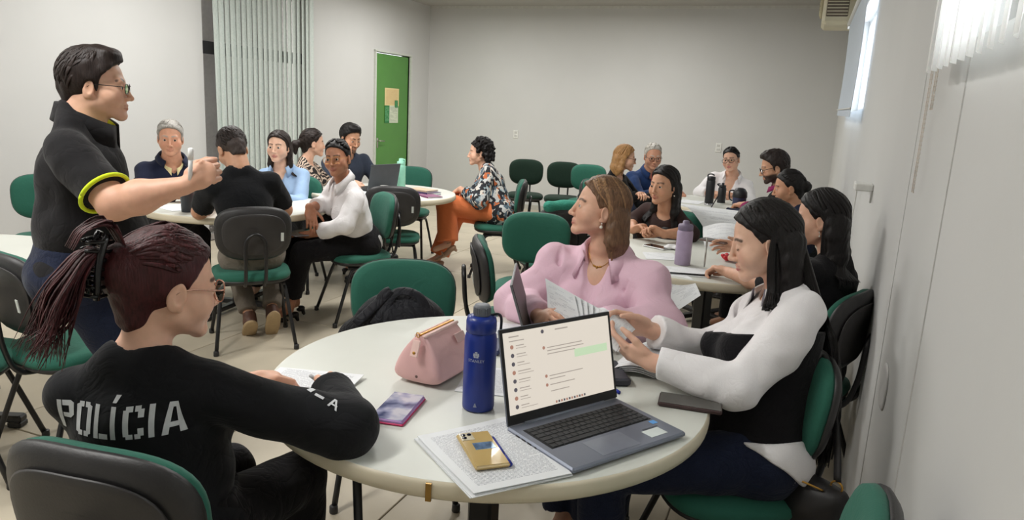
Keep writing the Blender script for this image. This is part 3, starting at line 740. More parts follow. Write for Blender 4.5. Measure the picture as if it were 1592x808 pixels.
def collar_vf(C, up, fwd, rx, ry, h=0.035, flap=0.045, opening=50, spread=0.022, tilt=0.35):
    right = np.cross(fwd, up); V = []; F = []; n = 28; o = math.radians(opening)/2
    for i in range(n+1):
        a = o+(2*PI-2*o)*i/n; ca, sa = math.cos(a), math.sin(a); fr = max(0, ca)
        dirv = fwd*ca*ry+right*sa*rx; dn = nrm(dirv); base = C+dirv-up*(tilt*0.09*(0.5+0.5*ca))
        top = base+up*h*(1-0.35*fr)-dn*0.006; e = min(i, n-i)/3.0; fl = flap*(1+0.55*fr*(1 if e > 0.4 else 1.15))
        V += [base-dn*0.004, top, top+dn*0.009+up*0.002, top+dn*(0.009+spread)-up*fl, top+dn*(0.004+spread)-up*fl, top+dn*0.004-up*0.004]
    m = 6
    for i in range(n):
        for k in range(m): F.append((i*m+k, (i+1)*m+k, (i+1)*m+(k+1) % m, i*m+(k+1) % m))
    F.append(tuple(range(m))); F.append(tuple(n*m+k for k in range(m-1, -1, -1)))
    return V, F

EL_C, EL_R = np.array([0, -0.014, 0.034]), np.array([0.083, 0.104, 0.095])
def on_head(az, el, s=1.0):
    """point on the hair ellipsoid; az 0 = front, 90 = right"""
    a, e = math.radians(az), math.radians(el)
    return EL_C+s*EL_R*np.array([math.sin(a)*math.cos(e), math.cos(a)*math.cos(e), math.sin(e)])
def add_locks(g, paths, base, wid=0.007, var=0.35, flat=0.35, light=None, tip=0.35, rng=RNG):
    for P in paths:
        P = spline(P, 4); n = len(P); w = wid*(0.7+0.7*rng.random())
        t = np.linspace(0, 1, n); r = w*np.minimum(1, 0.5+t*6)*(1-(1-tip)*t**2)
        c = np.array(base)*(1+var*(rng.random()-0.5)*2)
        if light is not None and rng.random() < light[1]: c = c*(1-light[2])+np.array(light[0])*light[2]
        nr = P-EL_C; nr /= np.linalg.norm(nr, axis=1)[:, None]
        V, F = tube(P, r, 6, flat=flat, nrm=nr); g.put(V, F, np.clip(c, 0, 1))
def straight_locks(n, length, part=0.0, az=(62, 178), grav=(0, 0, -1), back=0.03, flare=0.0, rng=RNG, low=-8, sc=1.0, fr_len=None, tuck=0.0, sides=(-1, 1)):
    paths = []; grav = nrm(grav)
    for i in range(n):
        s = sides[i % len(sides)]; az1 = az[0]+(az[1]-az[0])*rng.random(); f = (az1-az[0])/(az[1]-az[0])
        y = 0.038-0.125*f; sc_ = sc*(1.0+0.05*rng.random())
        z = EL_C[2]+EL_R[2]*math.sqrt(max(0.02, 1-((y-EL_C[1])/EL_R[1])**2-(part/EL_R[0])**2))
        root = np.array([part, y, z])*1.0; P = [root]
        az0 = math.degrees(math.atan2(abs(part)+0.02, y-EL_C[1]))
        for t in (0.3, 0.55, 0.8, 1.0):
            e = 90-(90-low)*t; azt = az1*(0.55+0.45*t) if az1 < 100 else az1*(0.7+0.3*t)
            P.append(on_head(s*azt, max(e, low) if t > 0.3 else 62, sc_))
        P[1] = P[1]*0.7+root*0.3*np.array([1, 1, 1.02])
        p = P[-1]; L = length*(0.86+0.2*rng.random()) if fr_len is None or f > 0.4 else fr_len
        for k in range(1, 5):
            q = k/4; off = grav*L*q+np.array([s*flare*math.sin(q*PI)*(1-0*q)-s*tuck*q*q, -back*q*(1-0.5*f), 0])
            P.append(p+off+np.array([1, 1, 0])*(rng.random(3)-0.5)*0.006)
        paths.append(P)
    return paths

def short_locks(n=200, rng=RNG, sc=1.0):
    """tufts of short hair lying along the skull"""
    P = []
    while len(P) < n:
        az = 360*rng.random()-180; el = 88*rng.random()-14; e2 = el-22-14*rng.random(); aa = abs(az)
        lim = 46 if aa < 62 else (20 if aa < 88 else 6 if aa < 112 else -32)
        if e2 < lim: continue
        d = (rng.random()-0.5)*26+(14 if az > 0 else -14)
        P.append([on_head(az, el, sc), on_head(az+d*0.5, (el+e2)/2, sc*1.035), on_head(az+d, e2, sc*1.012)])
    return P
def back_locks(n, T, rng=RNG):
    """hair combed back from the hairline to T"""
    P = []; T = np.asarray(T, float)
    for i in range(n):
        s = rng.choice([-1, 1]); az = 10+88*rng.random(); el = max(66-(az-10)*0.72, 3)+(20*rng.random() if az < 60 else 8*rng.random())
        a = on_head(s*az, el, 1.0); P.append([a, on_head(s*(az*0.4+62), el*0.85+10, 1.02), on_head(s*(150+10*rng.random()), 8+el*0.5, 1.025), T+(rng.random(3)-0.5)*0.03])
    return P
def swoop(n, grav, part=0.0, L=0.1, rng=RNG, y0=-0.035, fl=0.0, sides=(-1, 1)):
    """locks drawn from the parting over the temple and back behind the ear"""
    P = []
    for i in range(n):
        s = sides[i % len(sides)]; q = rng.random(3); y = 0.045-0.06*q[0]
        z = EL_C[2]+EL_R[2]*math.sqrt(max(0.02, 1-((y-EL_C[1])/EL_R[1])**2-(part/EL_R[0])**2))
        a = np.array([part, y, z]); b = on_head(s*(38+34*q[0]), 52-8*q[1], 1.015); c = on_head(s*(68+22*q[0]), 24-6*q[1], 1.03); d = np.array([s*(0.083+0.005*q[1]), y0+0.02*q[2]-0.01, 0.012]); e = np.array([s*(0.080+0.006*q[2]), y0-0.014, -0.04])
        P.append([a, b, c, d, e, e+nrm(grav)*L*0.5+np.array([s*fl, 0, 0]), e+nrm(grav)*L*(0.9+0.2*q[1])+np.array([s*fl*0.3, -0.004, 0])])
    return P
def hair_vol(style, res, p):
    """hair mass in head coordinates for each style"""
    lo, hi = [-0.16, -0.22, -0.16], [0.16, 0.13, 0.17]
    if style in ('long', 'bob', 'lob'): lo[2] = -p.get('len', 0.3)-0.1
    if style == 'pulled': lo = [-0.16, -0.30, -0.22]
    v = Vol(lo, hi, res); th = p.get('th', 0.0)
    v.ell(EL_C+[0, 0, th*0.5], EL_R+th, k=0.004)
    fz = p.get('hairline', 0.088)-0.088
    def face_cut(dy=0.0):
        v.ell((0, 0.130+dy, -0.050+fz), (0.30, 0.130, 0.150), sub=True, k=0.008)
        for s in (-1, 1): v.ell((s*0.088, -0.006, -0.022), (0.028, 0.026, 0.040), sub=True, k=0.006)
    if style == 'short':
        v.cone((0, -0.07, -0.01), (0, -0.062, -0.05), 0.050, 0.045, 0.02)
        if p.get('quiff'): v.ell((0, 0.030, 0.110), (0.056, 0.045, 0.022), k=0.025)
        v.plane((0, -0.09, -0.078), (0, 0.35, -1)/np.linalg.norm((0, 0.35, 1)))
        face_cut(-0.002)
        v.ell((0, -0.02, -0.112), (0.07, 0.075, 0.05), sub=True, k=0.01)
        for s in (-1, 1): v.ell((s*0.0735, 0.010, 0.004), (0.005, 0.008, 0.022), k=0.008)
    else:
        if style in ('bun', 'pony', 'pulled', 'curly'): v.cone((0, -0.07, 0.0), (0, -0.056, -0.065), 0.055, 0.042, 0.02)
        face_cut()
        if style in ('bun', 'pony', 'pulled'): v.ell((0, 0.03, -0.125), (0.085, 0.075, 0.07), sub=True, k=0.01)
        if style in ('long', 'lob', 'bob'):
            L = p.get('len', 0.3); g = np.asarray(p.get('grav', (0, 0, -1)), float); g = nrm(g); bk = p.get('back', 0.03); w = p.get('vol', 1.0)
            for s in (-1, 1):
                y0 = -0.040 if p.get('tuck') else -0.012
                a = np.array([s*0.068, y0, 0.03]); b = a+np.array([s*0.010*w, -0.015, -0.09]); c = b+g*(L-0.1)*(0.75 if s == p.get('short_side') else 1)+np.array([s*0.004, -bk, 0])
                v.chain([a, b, (b+c)/2, c], [0.018, 0.026*w, 0.028*w, 0.014*w], 0.02)
            for s in (-1, 0, 1):
                a = np.array([s*0.045, -0.072, -0.02]); c = a+g*(L-0.02)+np.array([s*0.012, -bk*0.8, 0]); v.chain([a, (a+c)/2+np.array([0, -0.008, 0]), c], [0.042, 0.036*w, 0.018], 0.03)
        if style == 'curly':
            r = np.random.default_rng(3)
            for i in range(170):
                az = 62+236*r.random(); el = -50+125*r.random(); q = on_head(az, max(el, -15), 1.08)
                if el < -15: az = 95+170*r.random(); q = on_head(az, -12, 1.06)+np.array([0, 0, -0.085*r.random()])
                if q[1] > 0.035 and q[2] < 0.075: continue
                v.ell(q, np.array([0.017, 0.017, 0.017])*(0.8+0.5*r.random()), k=0.012)
        if style == 'bun':
            b = np.asarray(p.get('at', (0, -0.125, 0.0)), float); v.ell(b, p.get('size', (0.042, 0.036, 0.042)), k=0.012)
        if style == 'pony': v.chain(p['tail'], p['tr'], 0.015)
        if style == 'pulled': v.ell((0, -0.10, 0.03), (0.055, 0.045, 0.05), k=0.02)
    if p.get('rough', 0.0022): v.folds(p.get('rough', 0.0022), p.get('freq', 170), 5, 4)
    return v

class Person: pass
def person(label, head, hyaw, hp=0, hr=0, face=0, hip=(0, 0, 0.55), d=4.0, sex='f', g=1.0, shw=0.185, skin='tan', lips=None, brow='dark', beard=None,
           L=None, R=None, legL=None, legR=None, top=None, pants=None, shoes=None, hair=None, hs=None, closed=False, bust=None, neckr=None, hscale=1.0,
           standing=False, arm=(0.275, 0.245), thigh=0.41, shin=0.41, nose=None, jaw=1.0, neck_fwd=0.0, belly=0.0, glasses=None, chest_skin=True, neck_up=0.0, trap=0.0):
    """L, R: dict(w=wrist, pole=..., fd=finger direction, pn=palm normal, curl=..., bare=start of bare skin 0..1 along the forearm)"""
    f_ = sex == 'f'; bust = (0.032 if f_ else 0.0) if bust is None else bust; hs = hs or (0.93 if f_ else 1.05); nr_ = neckr or (0.047 if f_ else 0.058)
    head = np.asarray(head, float); hip = np.asarray(hip, float); Rh = frame(hyaw, hp, hr); S = (0.97 if f_ else 1.03)*hscale
    loc = np.array([hip[0], hip[1], 0.0])
    root = thing('person', label, 'person', tuple(loc)); P = Person(); P.root = root; P.loc = loc; P.Rh = Rh; P.head = head; P.S = S
    H2W = lambda V: (np.asarray(V, float)*S)@Rh.T+head
    P.H2W = H2W
    N = H2W((0, -0.045, -0.095))+np.array([0, 0, -0.055+neck_up])+np.array([math.cos(math.radians(face)), math.sin(math.radians(face)), 0])*neck_fwd
    up = nrm(N-hip); fa = np.array([math.cos(math.radians(face)), math.sin(math.radians(face)), 0]); fwd = nrm(fa-up*(fa@up)); rt = np.cross(fwd, up)
    T = np.stack([rt, fwd, up], 1); Lt = np.linalg.norm(N-hip); P.T = T; P.hip = hip; P.N = N; P.Lt = Lt
    t2w = lambda a, b, c: hip+rt*a+fwd*b+up*c
    P.t2w = t2w
    k = Lt/0.46
    Sh = {s: t2w(s*(shw-0.035), -0.008, Lt-0.088) for s in (-1, 1)}
    arms = {}
    for s, A in ((-1, L), (1, R)):
        A = dict(A or {}); W = np.asarray(A.get('w', t2w(s*0.2, 0.22, 0.1)), float)
        E = np.asarray(A['e'], float) if 'e' in A else ik(Sh[s], W, arm[0], arm[1], A.get('pole', rt*s*0.6-fwd*0.5-up*0.8))
        A['w'], A['e'] = W, E; arms[s] = A
    P.arms = arms; P.Sh = Sh; P.T2H = lambda a, b, c: ((t2w(a, b, c)-head)@Rh)/S
    legs = {}
    for s, A in ((-1, legL), (1, legR)):
        A = dict(A or {}); Hj = hip+rt*s*0.088*(g**0.5)
        if standing: An = np.asarray(A.get('a', Hj*np.array([1, 1, 0])+np.array([0, 0, 0.09])), float); Kn = ik(Hj, An, 0.42, 0.42, fa)
        else:
            An = np.asarray(A.get('a', np.r_[(Hj+fa*0.42+rt*s*0.02)[:2], 0.085]), float)
            Kn = np.asarray(A['k'], float) if 'k' in A else ik(Hj, An, thigh, shin, fa*0.6+np.array([0, 0, 1.0]))
        A['h'], A['k'], A['a'] = Hj, Kn, An; legs[s] = A
    P.legs = legs
    def torso(v, off, kk=0.03, hem=None):
        cl = [(t2w(0, 0, hem), -up)] if hem is not None else None
        v.ell(t2w(0, -0.01, 0.0), np.array([0.168*g+off, 0.125*g+off, 0.12+off]), T, kk, clip=cl)
        v.ell(t2w(0, 0.0, 0.15*k), np.array([0.138*g+off, 0.108*g+off, 0.16*k]), T, kk, clip=cl)
        if belly: v.ell(t2w(0, belly*0.7, 0.13*k), np.array([0.13*g, 0.08*g+belly+off, 0.14*k]), T, 0.04, clip=cl)
        v.ell(t2w(0, -0.004, 0.29*k), np.array([shw*0.80+off, (0.098*g+off), 0.155*k]), T, kk, clip=cl)
        v.cone(t2w(-(shw-0.07), -0.010, Lt-0.088), t2w(shw-0.07, -0.010, Lt-0.088), 0.044+off, 0.044+off, kk)
        for s in (-1, 1): v.cone(t2w(s*0.105, -0.015, Lt-0.078+trap*0.5), t2w(s*0.03, -0.02, Lt-0.012+trap), 0.036+off, 0.038+off, 0.025)
        if bust:
            for s in (-1, 1): v.ell(t2w(s*0.072, 0.072*g, 0.27*k), np.array([0.066+off*0.6, 0.040+bust+off, 0.062+off*0.6]), T, 0.03)
    P.torso = torso
    # ---------------- body: one mesh, skin
    Vs, Fs, Cs = [], [], []; nV = 0
    def take(V, F, C):
        nonlocal nV
        if len(V) == 0: return
        Vs.append(V); Fs.append(F+nV); Cs.append(C); nV += len(V)
    base = np.array(lin(SK[skin]))
    hres = float(np.clip(0.00105*d, 0.0026, 0.0052))
    # head, neck and upper chest, in head coordinates
    inv = lambda p: ((np.asarray(p, float)-head)@Rh)/S
    Tl = Rh.T@T
    chest = inv(t2w(0, 0, Lt-0.17)); nb = inv(N)
    lo = np.array([-0.11, -0.14, -0.15]); hi = np.array([0.11, 0.14, 0.15])
    if chest_skin:
        for q in (nb, chest, inv(t2w(-0.13, 0.1, Lt-0.1)), inv(t2w(0.13, 0.1, Lt-0.1)), inv(t2w(0, -0.08, Lt-0.04))): lo = np.minimum(lo, q); hi = np.maximum(hi, q)
    else: lo = np.minimum(lo, nb-0.06); hi = np.maximum(hi, nb+0.06)
    v = Vol(lo, hi, hres)
    j = jaw; nose = nose or (0.82 if f_ else 1.0)
    v.ell((0, -0.014, 0.030), (0.074, 0.094, 0.084)); v.ell((0, 0.022, -0.030), ((0.063 if f_ else 0.060)*j, 0.064, 0.074), k=0.025)
    for s in (-1, 1):
        v.ell((s*0.040*j, 0.046, -0.032), (0.031, 0.033, 0.034), k=0.022)
        v.cone((s*0.052*j, 0.0, -0.058), (s*0.014, 0.068, -0.094), 0.016, 0.016, 0.022)
    v.ell((0, 0.075, -0.095), (0.019, 0.016, 0.016), k=0.014)
    br_ = (0.0665, 0.0115) if f_ else (0.070, 0.013)
    v.cone((-0.036, br_[0], 0.020), (0.036, br_[0], 0.020), br_[1], br_[1], 0.014)
    for s in (-1, 1): v.ell((s*0.032, 0.0945 if f_ else 0.093, 0.0005), (0.017, 0.015, 0.012), sub=True, k=0.012)
    for s in (-1, 1):
        v.ell((s*0.0315, 0.0705, 0.0), (0.0145, 0.0145, 0.0145), k=0.003)
        if not closed: v.ell((s*0.0315, 0.0865, -0.0005), (0.0125, 0.012, 0.0050), sub=True, k=0.0015)
    n = nose
    v.cone((0, 0.083, 0.010), (0, 0.083+0.022*n, -0.030), 0.0070, 0.0085, 0.010); v.ell((0, 0.083+0.024*n, -0.034), (0.0105, 0.0105, 0.0095), k=0.006)
    for s in (-1, 1): v.ell((s*0.0115, 0.083+0.011*n, -0.0375), (0.0075, 0.010, 0.0075), k=0.005)
    for s in (-1, 1): v.ell((s*0.006, 0.094+0.012*(n-1), -0.0455), (0.0035, 0.005, 0.003), sub=True, k=0.002)
    v.ell((0, 0.077, -0.062), (0.026, 0.014, 0.020), k=0.010)
    v.chain([(-0.021, 0.0815, -0.0630), (-0.008, 0.0890, -0.0590), (0, 0.0890, -0.0600), (0.008, 0.0890, -0.0590), (0.021, 0.0815, -0.0630)], [0.003, 0.0042, 0.004, 0.0042, 0.003], 0.004)
    v.chain([(-0.019, 0.0820, -0.0650), (0, 0.0880, -0.0705), (0.019, 0.0820, -0.0650)], [0.003, 0.0054, 0.003], 0.005)
    v.chain([(-0.020, 0.0895, -0.0642), (0, 0.0985, -0.0648), (0.020, 0.0895, -0.0642)], [0.0012, 0.0016, 0.0012], 0.002, sub=True)
    Re = lambda s: rotz(s*0.30)@rotx(-0.12)
    for s in (-1, 1):
        v.ell((s*0.0765, -0.014, -0.012), (0.0085, 0.0185, 0.0315), Re(-s), k=0.006); v.ell((s*0.0845, -0.010, -0.008), (0.0045, 0.0105, 0.019), Re(-s), sub=True, k=0.004); v.ell((s*0.073, -0.004, -0.036), (0.006, 0.008, 0.009), k=0.005)
    nm = np.array([0, -0.028, -0.06])
    v.cone(nm, nb*0.92+nm*0.08, nr_, nr_*1.08, 0.022)
    if chest_skin:
        i3 = 1.0/S
        for s in (-1, 1): v.cone(inv(t2w(s*0.105, -0.015, Lt-0.078)), inv(t2w(s*0.025, -0.02, Lt-0.010)), 0.034*i3, 0.038*i3, 0.03)
        v.ell(inv(t2w(0, -0.006, 0.29*k)), np.array([shw*0.78, 0.092*g, 0.152*k])*i3, Tl, 0.03); v.cone(inv(t2w(-(shw-0.07), -0.010, Lt-0.088)), inv(t2w(shw-0.07, -0.010, Lt-0.088)), 0.041*i3, 0.041*i3, 0.03)
        if bust:
            for s in (-1, 1): v.ell(inv(t2w(s*0.072, 0.068*g, 0.27*k)), np.array([0.060, 0.034+bust, 0.056])*i3, Tl, 0.03)
    V, F = v.mesh()
    C = np.tile(base, (len(V), 1)); lipc = np.array(lin(lips or ((176, 92, 88) if f_ else (176, 112, 96))))
    dl = np.minimum(seg_dist(V, (-0.019, 0.082, -0.061), (0, 0.092, -0.0575)), seg_dist(V, (0.019, 0.082, -0.061), (0, 0.092, -0.0575)))
    dl = np.minimum(dl, np.minimum(seg_dist(V, (-0.018, 0.082, -0.067), (0, 0.092, -0.072)), seg_dist(V, (0.018, 0.082, -0.067), (0, 0.092, -0.072))))
    w = (1-sstep(dl, 0.0040, 0.0066))[:, None]*0.85; C = C*(1-w)+lipc*w
    bc = np.array(lin(HAIRC[brow] if brow in HAIRC else brow))
    db = np.full(len(V), 1.0)
    for s in (-1, 1): db = np.minimum(db, np.minimum(seg_dist(V, (s*0.014, 0.084, 0.0235), (s*0.034, 0.080, 0.0285)), seg_dist(V, (s*0.034, 0.080, 0.0285), (s*0.049, 0.066, 0.022))))
    w = (1-sstep(db, 0.0030, 0.0062))[:, None]*0.85; C = C*(1-w)+bc*w
    de = np.full(len(V), 1.0)
    for s in (-1, 1): de = np.minimum(de, np.minimum(seg_dist(V, (s*0.0195, 0.083, -0.0015), (s*0.0315, 0.086, 0.0042)), seg_dist(V, (s*0.0315, 0.086, 0.0042), (s*0.0435, 0.080, -0.001))))
    if closed: 
        de = np.full(len(V), 1.0)
        for s in (-1, 1): de = np.minimum(de, np.minimum(seg_dist(V, (s*0.0195, 0.083, -0.003), (s*0.0315, 0.085, -0.0065)), seg_dist(V, (s*0.0315, 0.085, -0.0065), (s*0.0445, 0.079, -0.003))))
    w = (1-sstep(de, 0.0012, 0.0034))[:, None]*(0.85 if f_ else 0.5); C = C*(1-w)+np.array(lin((40, 28, 26)))*w
    ck = np.full(len(V), 1.0)
    for s in (-1, 1): ck = np.minimum(ck, np.linalg.norm(V-np.array([s*0.042, 0.07, -0.03]), axis=1))
    w = (1-sstep(ck, 0.005, 0.035))[:, None]*0.22; C = C*(1-w)+np.array(lin((206, 120, 104)))*w
    if beard:
        low = sstep(-V[:, 2], 0.030, 0.048)*sstep(V[:, 1], -0.012, 0.006)*(1-sstep(-V[:, 2], 0.11, 0.13))*(1-sstep(dl, 0.004, 0.009)*0-((dl < 0.007)*0.9))
        cheek = 1-sstep(V[:, 2], -0.052, -0.03)*1.0
        w = np.clip(low*cheek, 0, 1)[:, None]*beard[1]; C = C*(1-w)+np.array(lin(beard[0]))*w
    take(H2W(V), F, C)
    # arms and hands
    for s in (-1, 1):
        A = arms[s]; W, E = A['w'], A['e']; fd = nrm(A.get('fd', W-E)); pn = np.asarray(A.get('pn', (0, 0, -1)), float)
        a0 = nrm(W-E); bare = A.get('bare', 0.8); st = Sh[s]*(1-A.get('up', 1.0))+E*A.get('up', 1.0) if A.get('up') is not None else E+(W-E)*bare
        pts = [st, W, W+fd*0.21*hs, E if bare < 0.15 else st]; lo = np.min(pts, 0)-0.07; hi = np.max(pts, 0)+0.07
        v = Vol(lo, hi, float(np.clip(0.0011*d, 0.0028, 0.0055)))
        fr = 0.041 if f_ else 0.050; wr = 0.0255*hs
        if A.get('up') is not None: v.cone(Sh[s]*0.6+E*0.4, E, fr*0.95*A.get('fat', 1), fr*0.95*A.get('fat', 1), 0.02)
        v.cone(E, E+(W-E)*0.35, fr*0.92*A.get('fat', 1), fr*0.98*A.get('fat', 1), 0.015); v.cone(E+(W-E)*0.35, W, fr*0.98*A.get('fat', 1), wr, 0.015)
        hand_vol(v, W, fd, pn, s, hs, A.get('curl', (32, 36, 38, 40, 25)), A.get('spread', 1.0), A.get('thumb'))
        V, F = v.mesh(); C = np.tile(base*np.array([0.97, 0.93, 0.92]), (len(V), 1)); take(V, F, C)
    # the rest of the body, mostly under the clothes
    pts = np.array([t2w(0.2*a, 0.15*b, c) for a in (-1.15, 1.15) for b in (-1, 1) for c in (-0.13, Lt)]+[legs[s][q] for s in (-1, 1) for q in 'hka']+[Sh[s] for s in (-1, 1)]+[arms[s]['e'] for s in (-1, 1)])
    v = Vol(pts.min(0)-0.11, pts.max(0)+0.11, 0.012)
    torso(v, -0.012); 
    for s in (-1, 1):
        A = legs[s]; v.cone(A['h'], A['k'], 0.074, 0.052, 0.02); v.cone(A['k'], A['a'], 0.050, 0.031, 0.015)
        v.cone(A['a'], A['a']+nrm(np.r_[fa[:2], 0])*0.11+np.array([0, 0, -0.05 if A['a'][2] > 0.06 else 0]), 0.03, 0.024, 0.01)
        v.cone(Sh[s], arms[s]['e'], 0.036, 0.030, 0.02); v.cone(arms[s]['e'], arms[s]['w'], 0.030, 0.018, 0.01)
    V, F = v.mesh(); take(V, F, np.tile(base, (len(V), 1)))
    body = obj('body', np.concatenate(Vs)-loc, np.concatenate(Fs), m_skin, root, colors=np.concatenate(Cs)); P.body = body
    # eyes
    if not closed:
        if not EYE: EYE['d'] = eye_mesh()
        gz = A_gaze = None
        for s in (-1, 1):
            if 'm' not in EYE:
                Ve, Fe, fm = EYE['d']; o = obj('eye', Ve, Fe, None, body, mats=[m_eye, m_iris, m_pupil], fmat=fm); EYE['m'] = o.data
            else: o = bpy.data.objects.new('eye', EYE['m']); COL.objects.link(o); o.parent = body
            c = H2W((s*0.0315, 0.0708, -0.0003))-loc; Me = Matrix(Rh.tolist()).to_4x4(); Me = Matrix.Translation(Vector(c))@Me@Matrix.Scale(S*1.02, 4); o.matrix_local = Me
    # ---------------- clothes
    tp = dict(top or {}); res = float(np.clip(0.0024*d, 0.0055, 0.0105))
    if tp:
        off = tp.get('off', 0.012); sl = tp.get('sleeve', 1.0); rU, rE, rW = tp.get('arm', (0.056, 0.050, 0.040)); rU *= 0.88
        pts = np.array([t2w(0.24*a*g, 0.17*b*g+(belly if b > 0 else 0), c) for a in (-1, 1) for b in (-1, 1) for c in (tp.get('hem', -0.08)-0.03, Lt+0.03)]+[p for s in (-1, 1) for p in ([Sh[s], arms[s]['e'], arms[s]['w']] if sl >= 1 else [Sh[s], Sh[s]+(arms[s]['e']-Sh[s])*1.0])])
        v = Vol(pts.min(0)-0.10, pts.max(0)+0.10, res)
        torso(v, off, hem=tp.get('hem', -0.08))
        puff = tp.get('puff', 0.0)
        for s in (-1, 1):
            A = arms[s]; E, W = A['e'], A['w']; S0 = Sh[s]
            if puff: v.ell(S0+(E-S0)*0.22+np.array([0, 0, 0.012]), (0.066+puff, 0.066+puff, 0.075+puff), None, 0.03)
            if sl >= 1:
                v.cone(S0, E, rU, rE+puff*0.3, 0.02); cf_ = sl-1 if sl > 1 else 1.0
                cw = E+(W-E)*tp.get('cuff', 0.97); dr = nrm(W-E)
                v.cone(E, cw+dr*0.05, rE, rW, 0.02, clip=[(cw, dr)])
                if tp.get('cuffband'): v.cone(cw-dr*0.045, cw+dr*0.03, rW*0.92+0.006, rW*0.88+0.006, 0.004, clip=[(cw, dr), (cw-dr*0.05, -dr)])
            else:
                dr = nrm(E-S0); cw = S0+(E-S0)*sl; v.cone(S0, E, rU, rE, 0.02, clip=[(cw, dr)])
        if puff:
            for s in (-1, 1):
                ax_ = nrm(rt*s*0.9-up*0.25); c_ = Sh[s]-rt*s*0.022+up*0.004; e1 = nrm(np.cross(ax_, fwd)); e2 = np.cross(ax_, e1); ra = rU+puff*0.8+0.012
                ring_ = [c_+ra*(math.cos(t)*e1+math.sin(t)*e2) for t in np.linspace(0, 2*PI, 21)]
                v.chain(ring_, [0.0035]*21, 0.012, sub=True)
        if tp.get('fold', 0.004):
            v.folds(tp.get('fold', 0.004), tp.get('ffreq', 38)*0.7, tp.get('seed', 1), 4); v.folds(tp.get('fold', 0.004)*0.45, tp.get('ffreq', 38)*1.7, tp.get('seed', 1)+7, 5)
        nk = tp.get('neck', 'crew')
        nt_ = t2w(0, 0.0, Lt-0.005)
        nd = nrm(H2W(nm)-N)
        if nk == 'crew': v.cone(N-nd*(0.02-tp.get('nup', 0.0))+fwd*(0.012+tp.get('nfw', 0.0)), N+nd*0.13+fwd*0.012, nr_+0.012, nr_+0.030, sub=True, k=0.006)
        elif nk == 'v':
            dp = tp.get('vdepth', 0.16); v.cone(N-nd*0.015+fwd*0.012, N+nd*0.13+fwd*0.012, nr_+0.014, nr_+0.03, sub=True, k=0.006)
            v.chain([t2w(0, 0.06, Lt+0.0), t2w(0, 0.105*g+bust*0.5, Lt-dp*0.55), t2w(0, 0.120*g+bust*0.9, Lt-dp)], [tp.get('vw', 0.058), tp.get('vw', 0.058)*0.80, 0.014], 0.006, sub=True)
        V, F = v.mesh(); P.topVF = (V, F)
        o = obj(tp.get('name', 'shirt'), V-loc, F, tp['m'], root); P.top = o
        if tp.get('collar'):
            cc = tp['collar']; C0 = N+up*cc.get('dz', 0.018)+fwd*cc.get('dy', 0.010)
            V, F = collar_vf(C0, nrm(up*0.75+nd*0.25), fwd, nr_+0.006+cc.get('r', 0.020), nr_+0.006+cc.get('r', 0.020)+0.004, cc.get('h', 0.036), cc.get('flap', 0.045), cc.get('open', 60), cc.get('spread', 0.022), cc.get('tilt', 0.5))
            obj('collar', np.array(V)-loc, F, cc.get('m', tp['m']), o)
        if tp.get('trim'):   # coloured bands at the short sleeves' ends
            for s in (-1, 1):
                S0, E = Sh[s], arms[s]['e']; dr = nrm(E-S0); c0 = S0+(E-S0)*sl; rr = rU+(rE-rU)*sl+0.003; x_ = nrm(np.cross(dr, (0, 0, 1))); y_ = np.cross(dr, x_)
                V, F = tube([c0+rr*(math.cos(t)*x_+math.sin(t)*y_) for t in np.linspace(0, 2*PI, 33)], 0.0065, 8); obj('sleeve_trim', V-loc, F, tp['trim'], o)
        if tp.get('buttons'):
            b0, b1 = tp['buttons']
            bvh = BVHTree.FromPolygons([tuple(map(float, p)) for p in P.topVF[0]], [tuple(map(int, f)) for f in P.topVF[1]])
            for q in np.linspace(b0, b1, 5):
                pz = t2w(0.006, 0.4, q); hit = bvh.ray_cast(Vector(pz), Vector(-fwd))
                if hit[0] is not None:
                    V, F = ball(np.array(hit[0]), (0.006, 0.006, 0.006), 8, 5); obj('button', V-loc, F, MATS.get('btn') or mat('btn', (226, 214, 214), 0.3), o)
    pp = dict(pants or {})
    if pp:
        off = pp.get('off', 0.012); rT, rK, rA = pp.get('leg', (0.088, 0.066, 0.056)); hemt = pp.get('hem', 0.97)
        pts = np.array([t2w(0.22*a, 0.16*b, c) for a in (-1, 1) for b in (-1, 1) for c in (-0.14, 0.14)]+[legs[s][q] for s in (-1, 1) for q in 'hka'])
        v = Vol(pts.min(0)-0.13, pts.max(0)+0.13, max(res, 0.007))
        wc = [(t2w(0, 0, pp.get('waist', 0.10)), up)]
        v.ell(t2w(0, -0.012, 0.0), np.array([0.172*g+off, 0.128*g+off, 0.125+off]), T, 0.03, clip=wc); v.ell(t2w(0, 0, 0.10), np.array([0.14*g+off, 0.11*g+off, 0.10]), T, 0.03, clip=wc)
        for s in (-1, 1):
            A = legs[s]; v.cone(A['h'], A['k'], rT*g**0.5, rK, 0.025); dr = nrm(A['a']-A['k']); hp_ = A['k']+(A['a']-A['k'])*A.get('hem', hemt)
            v.cone(A['k'], A['k']+(A['a']-A['k'])*1.1, rK, rA, 0.02, clip=[(hp_, dr)])
        v.folds(pp.get('fold', 0.003), 42, 11, 4)
        if not standing: v.plane((0, 0, 0.474), (0, 0, 0)) if False else None
        V, F = v.mesh(); P.pants = obj(pp.get('name', 'trousers'), V-loc, F, pp['m'], root)
    sh = dict(shoes or {})
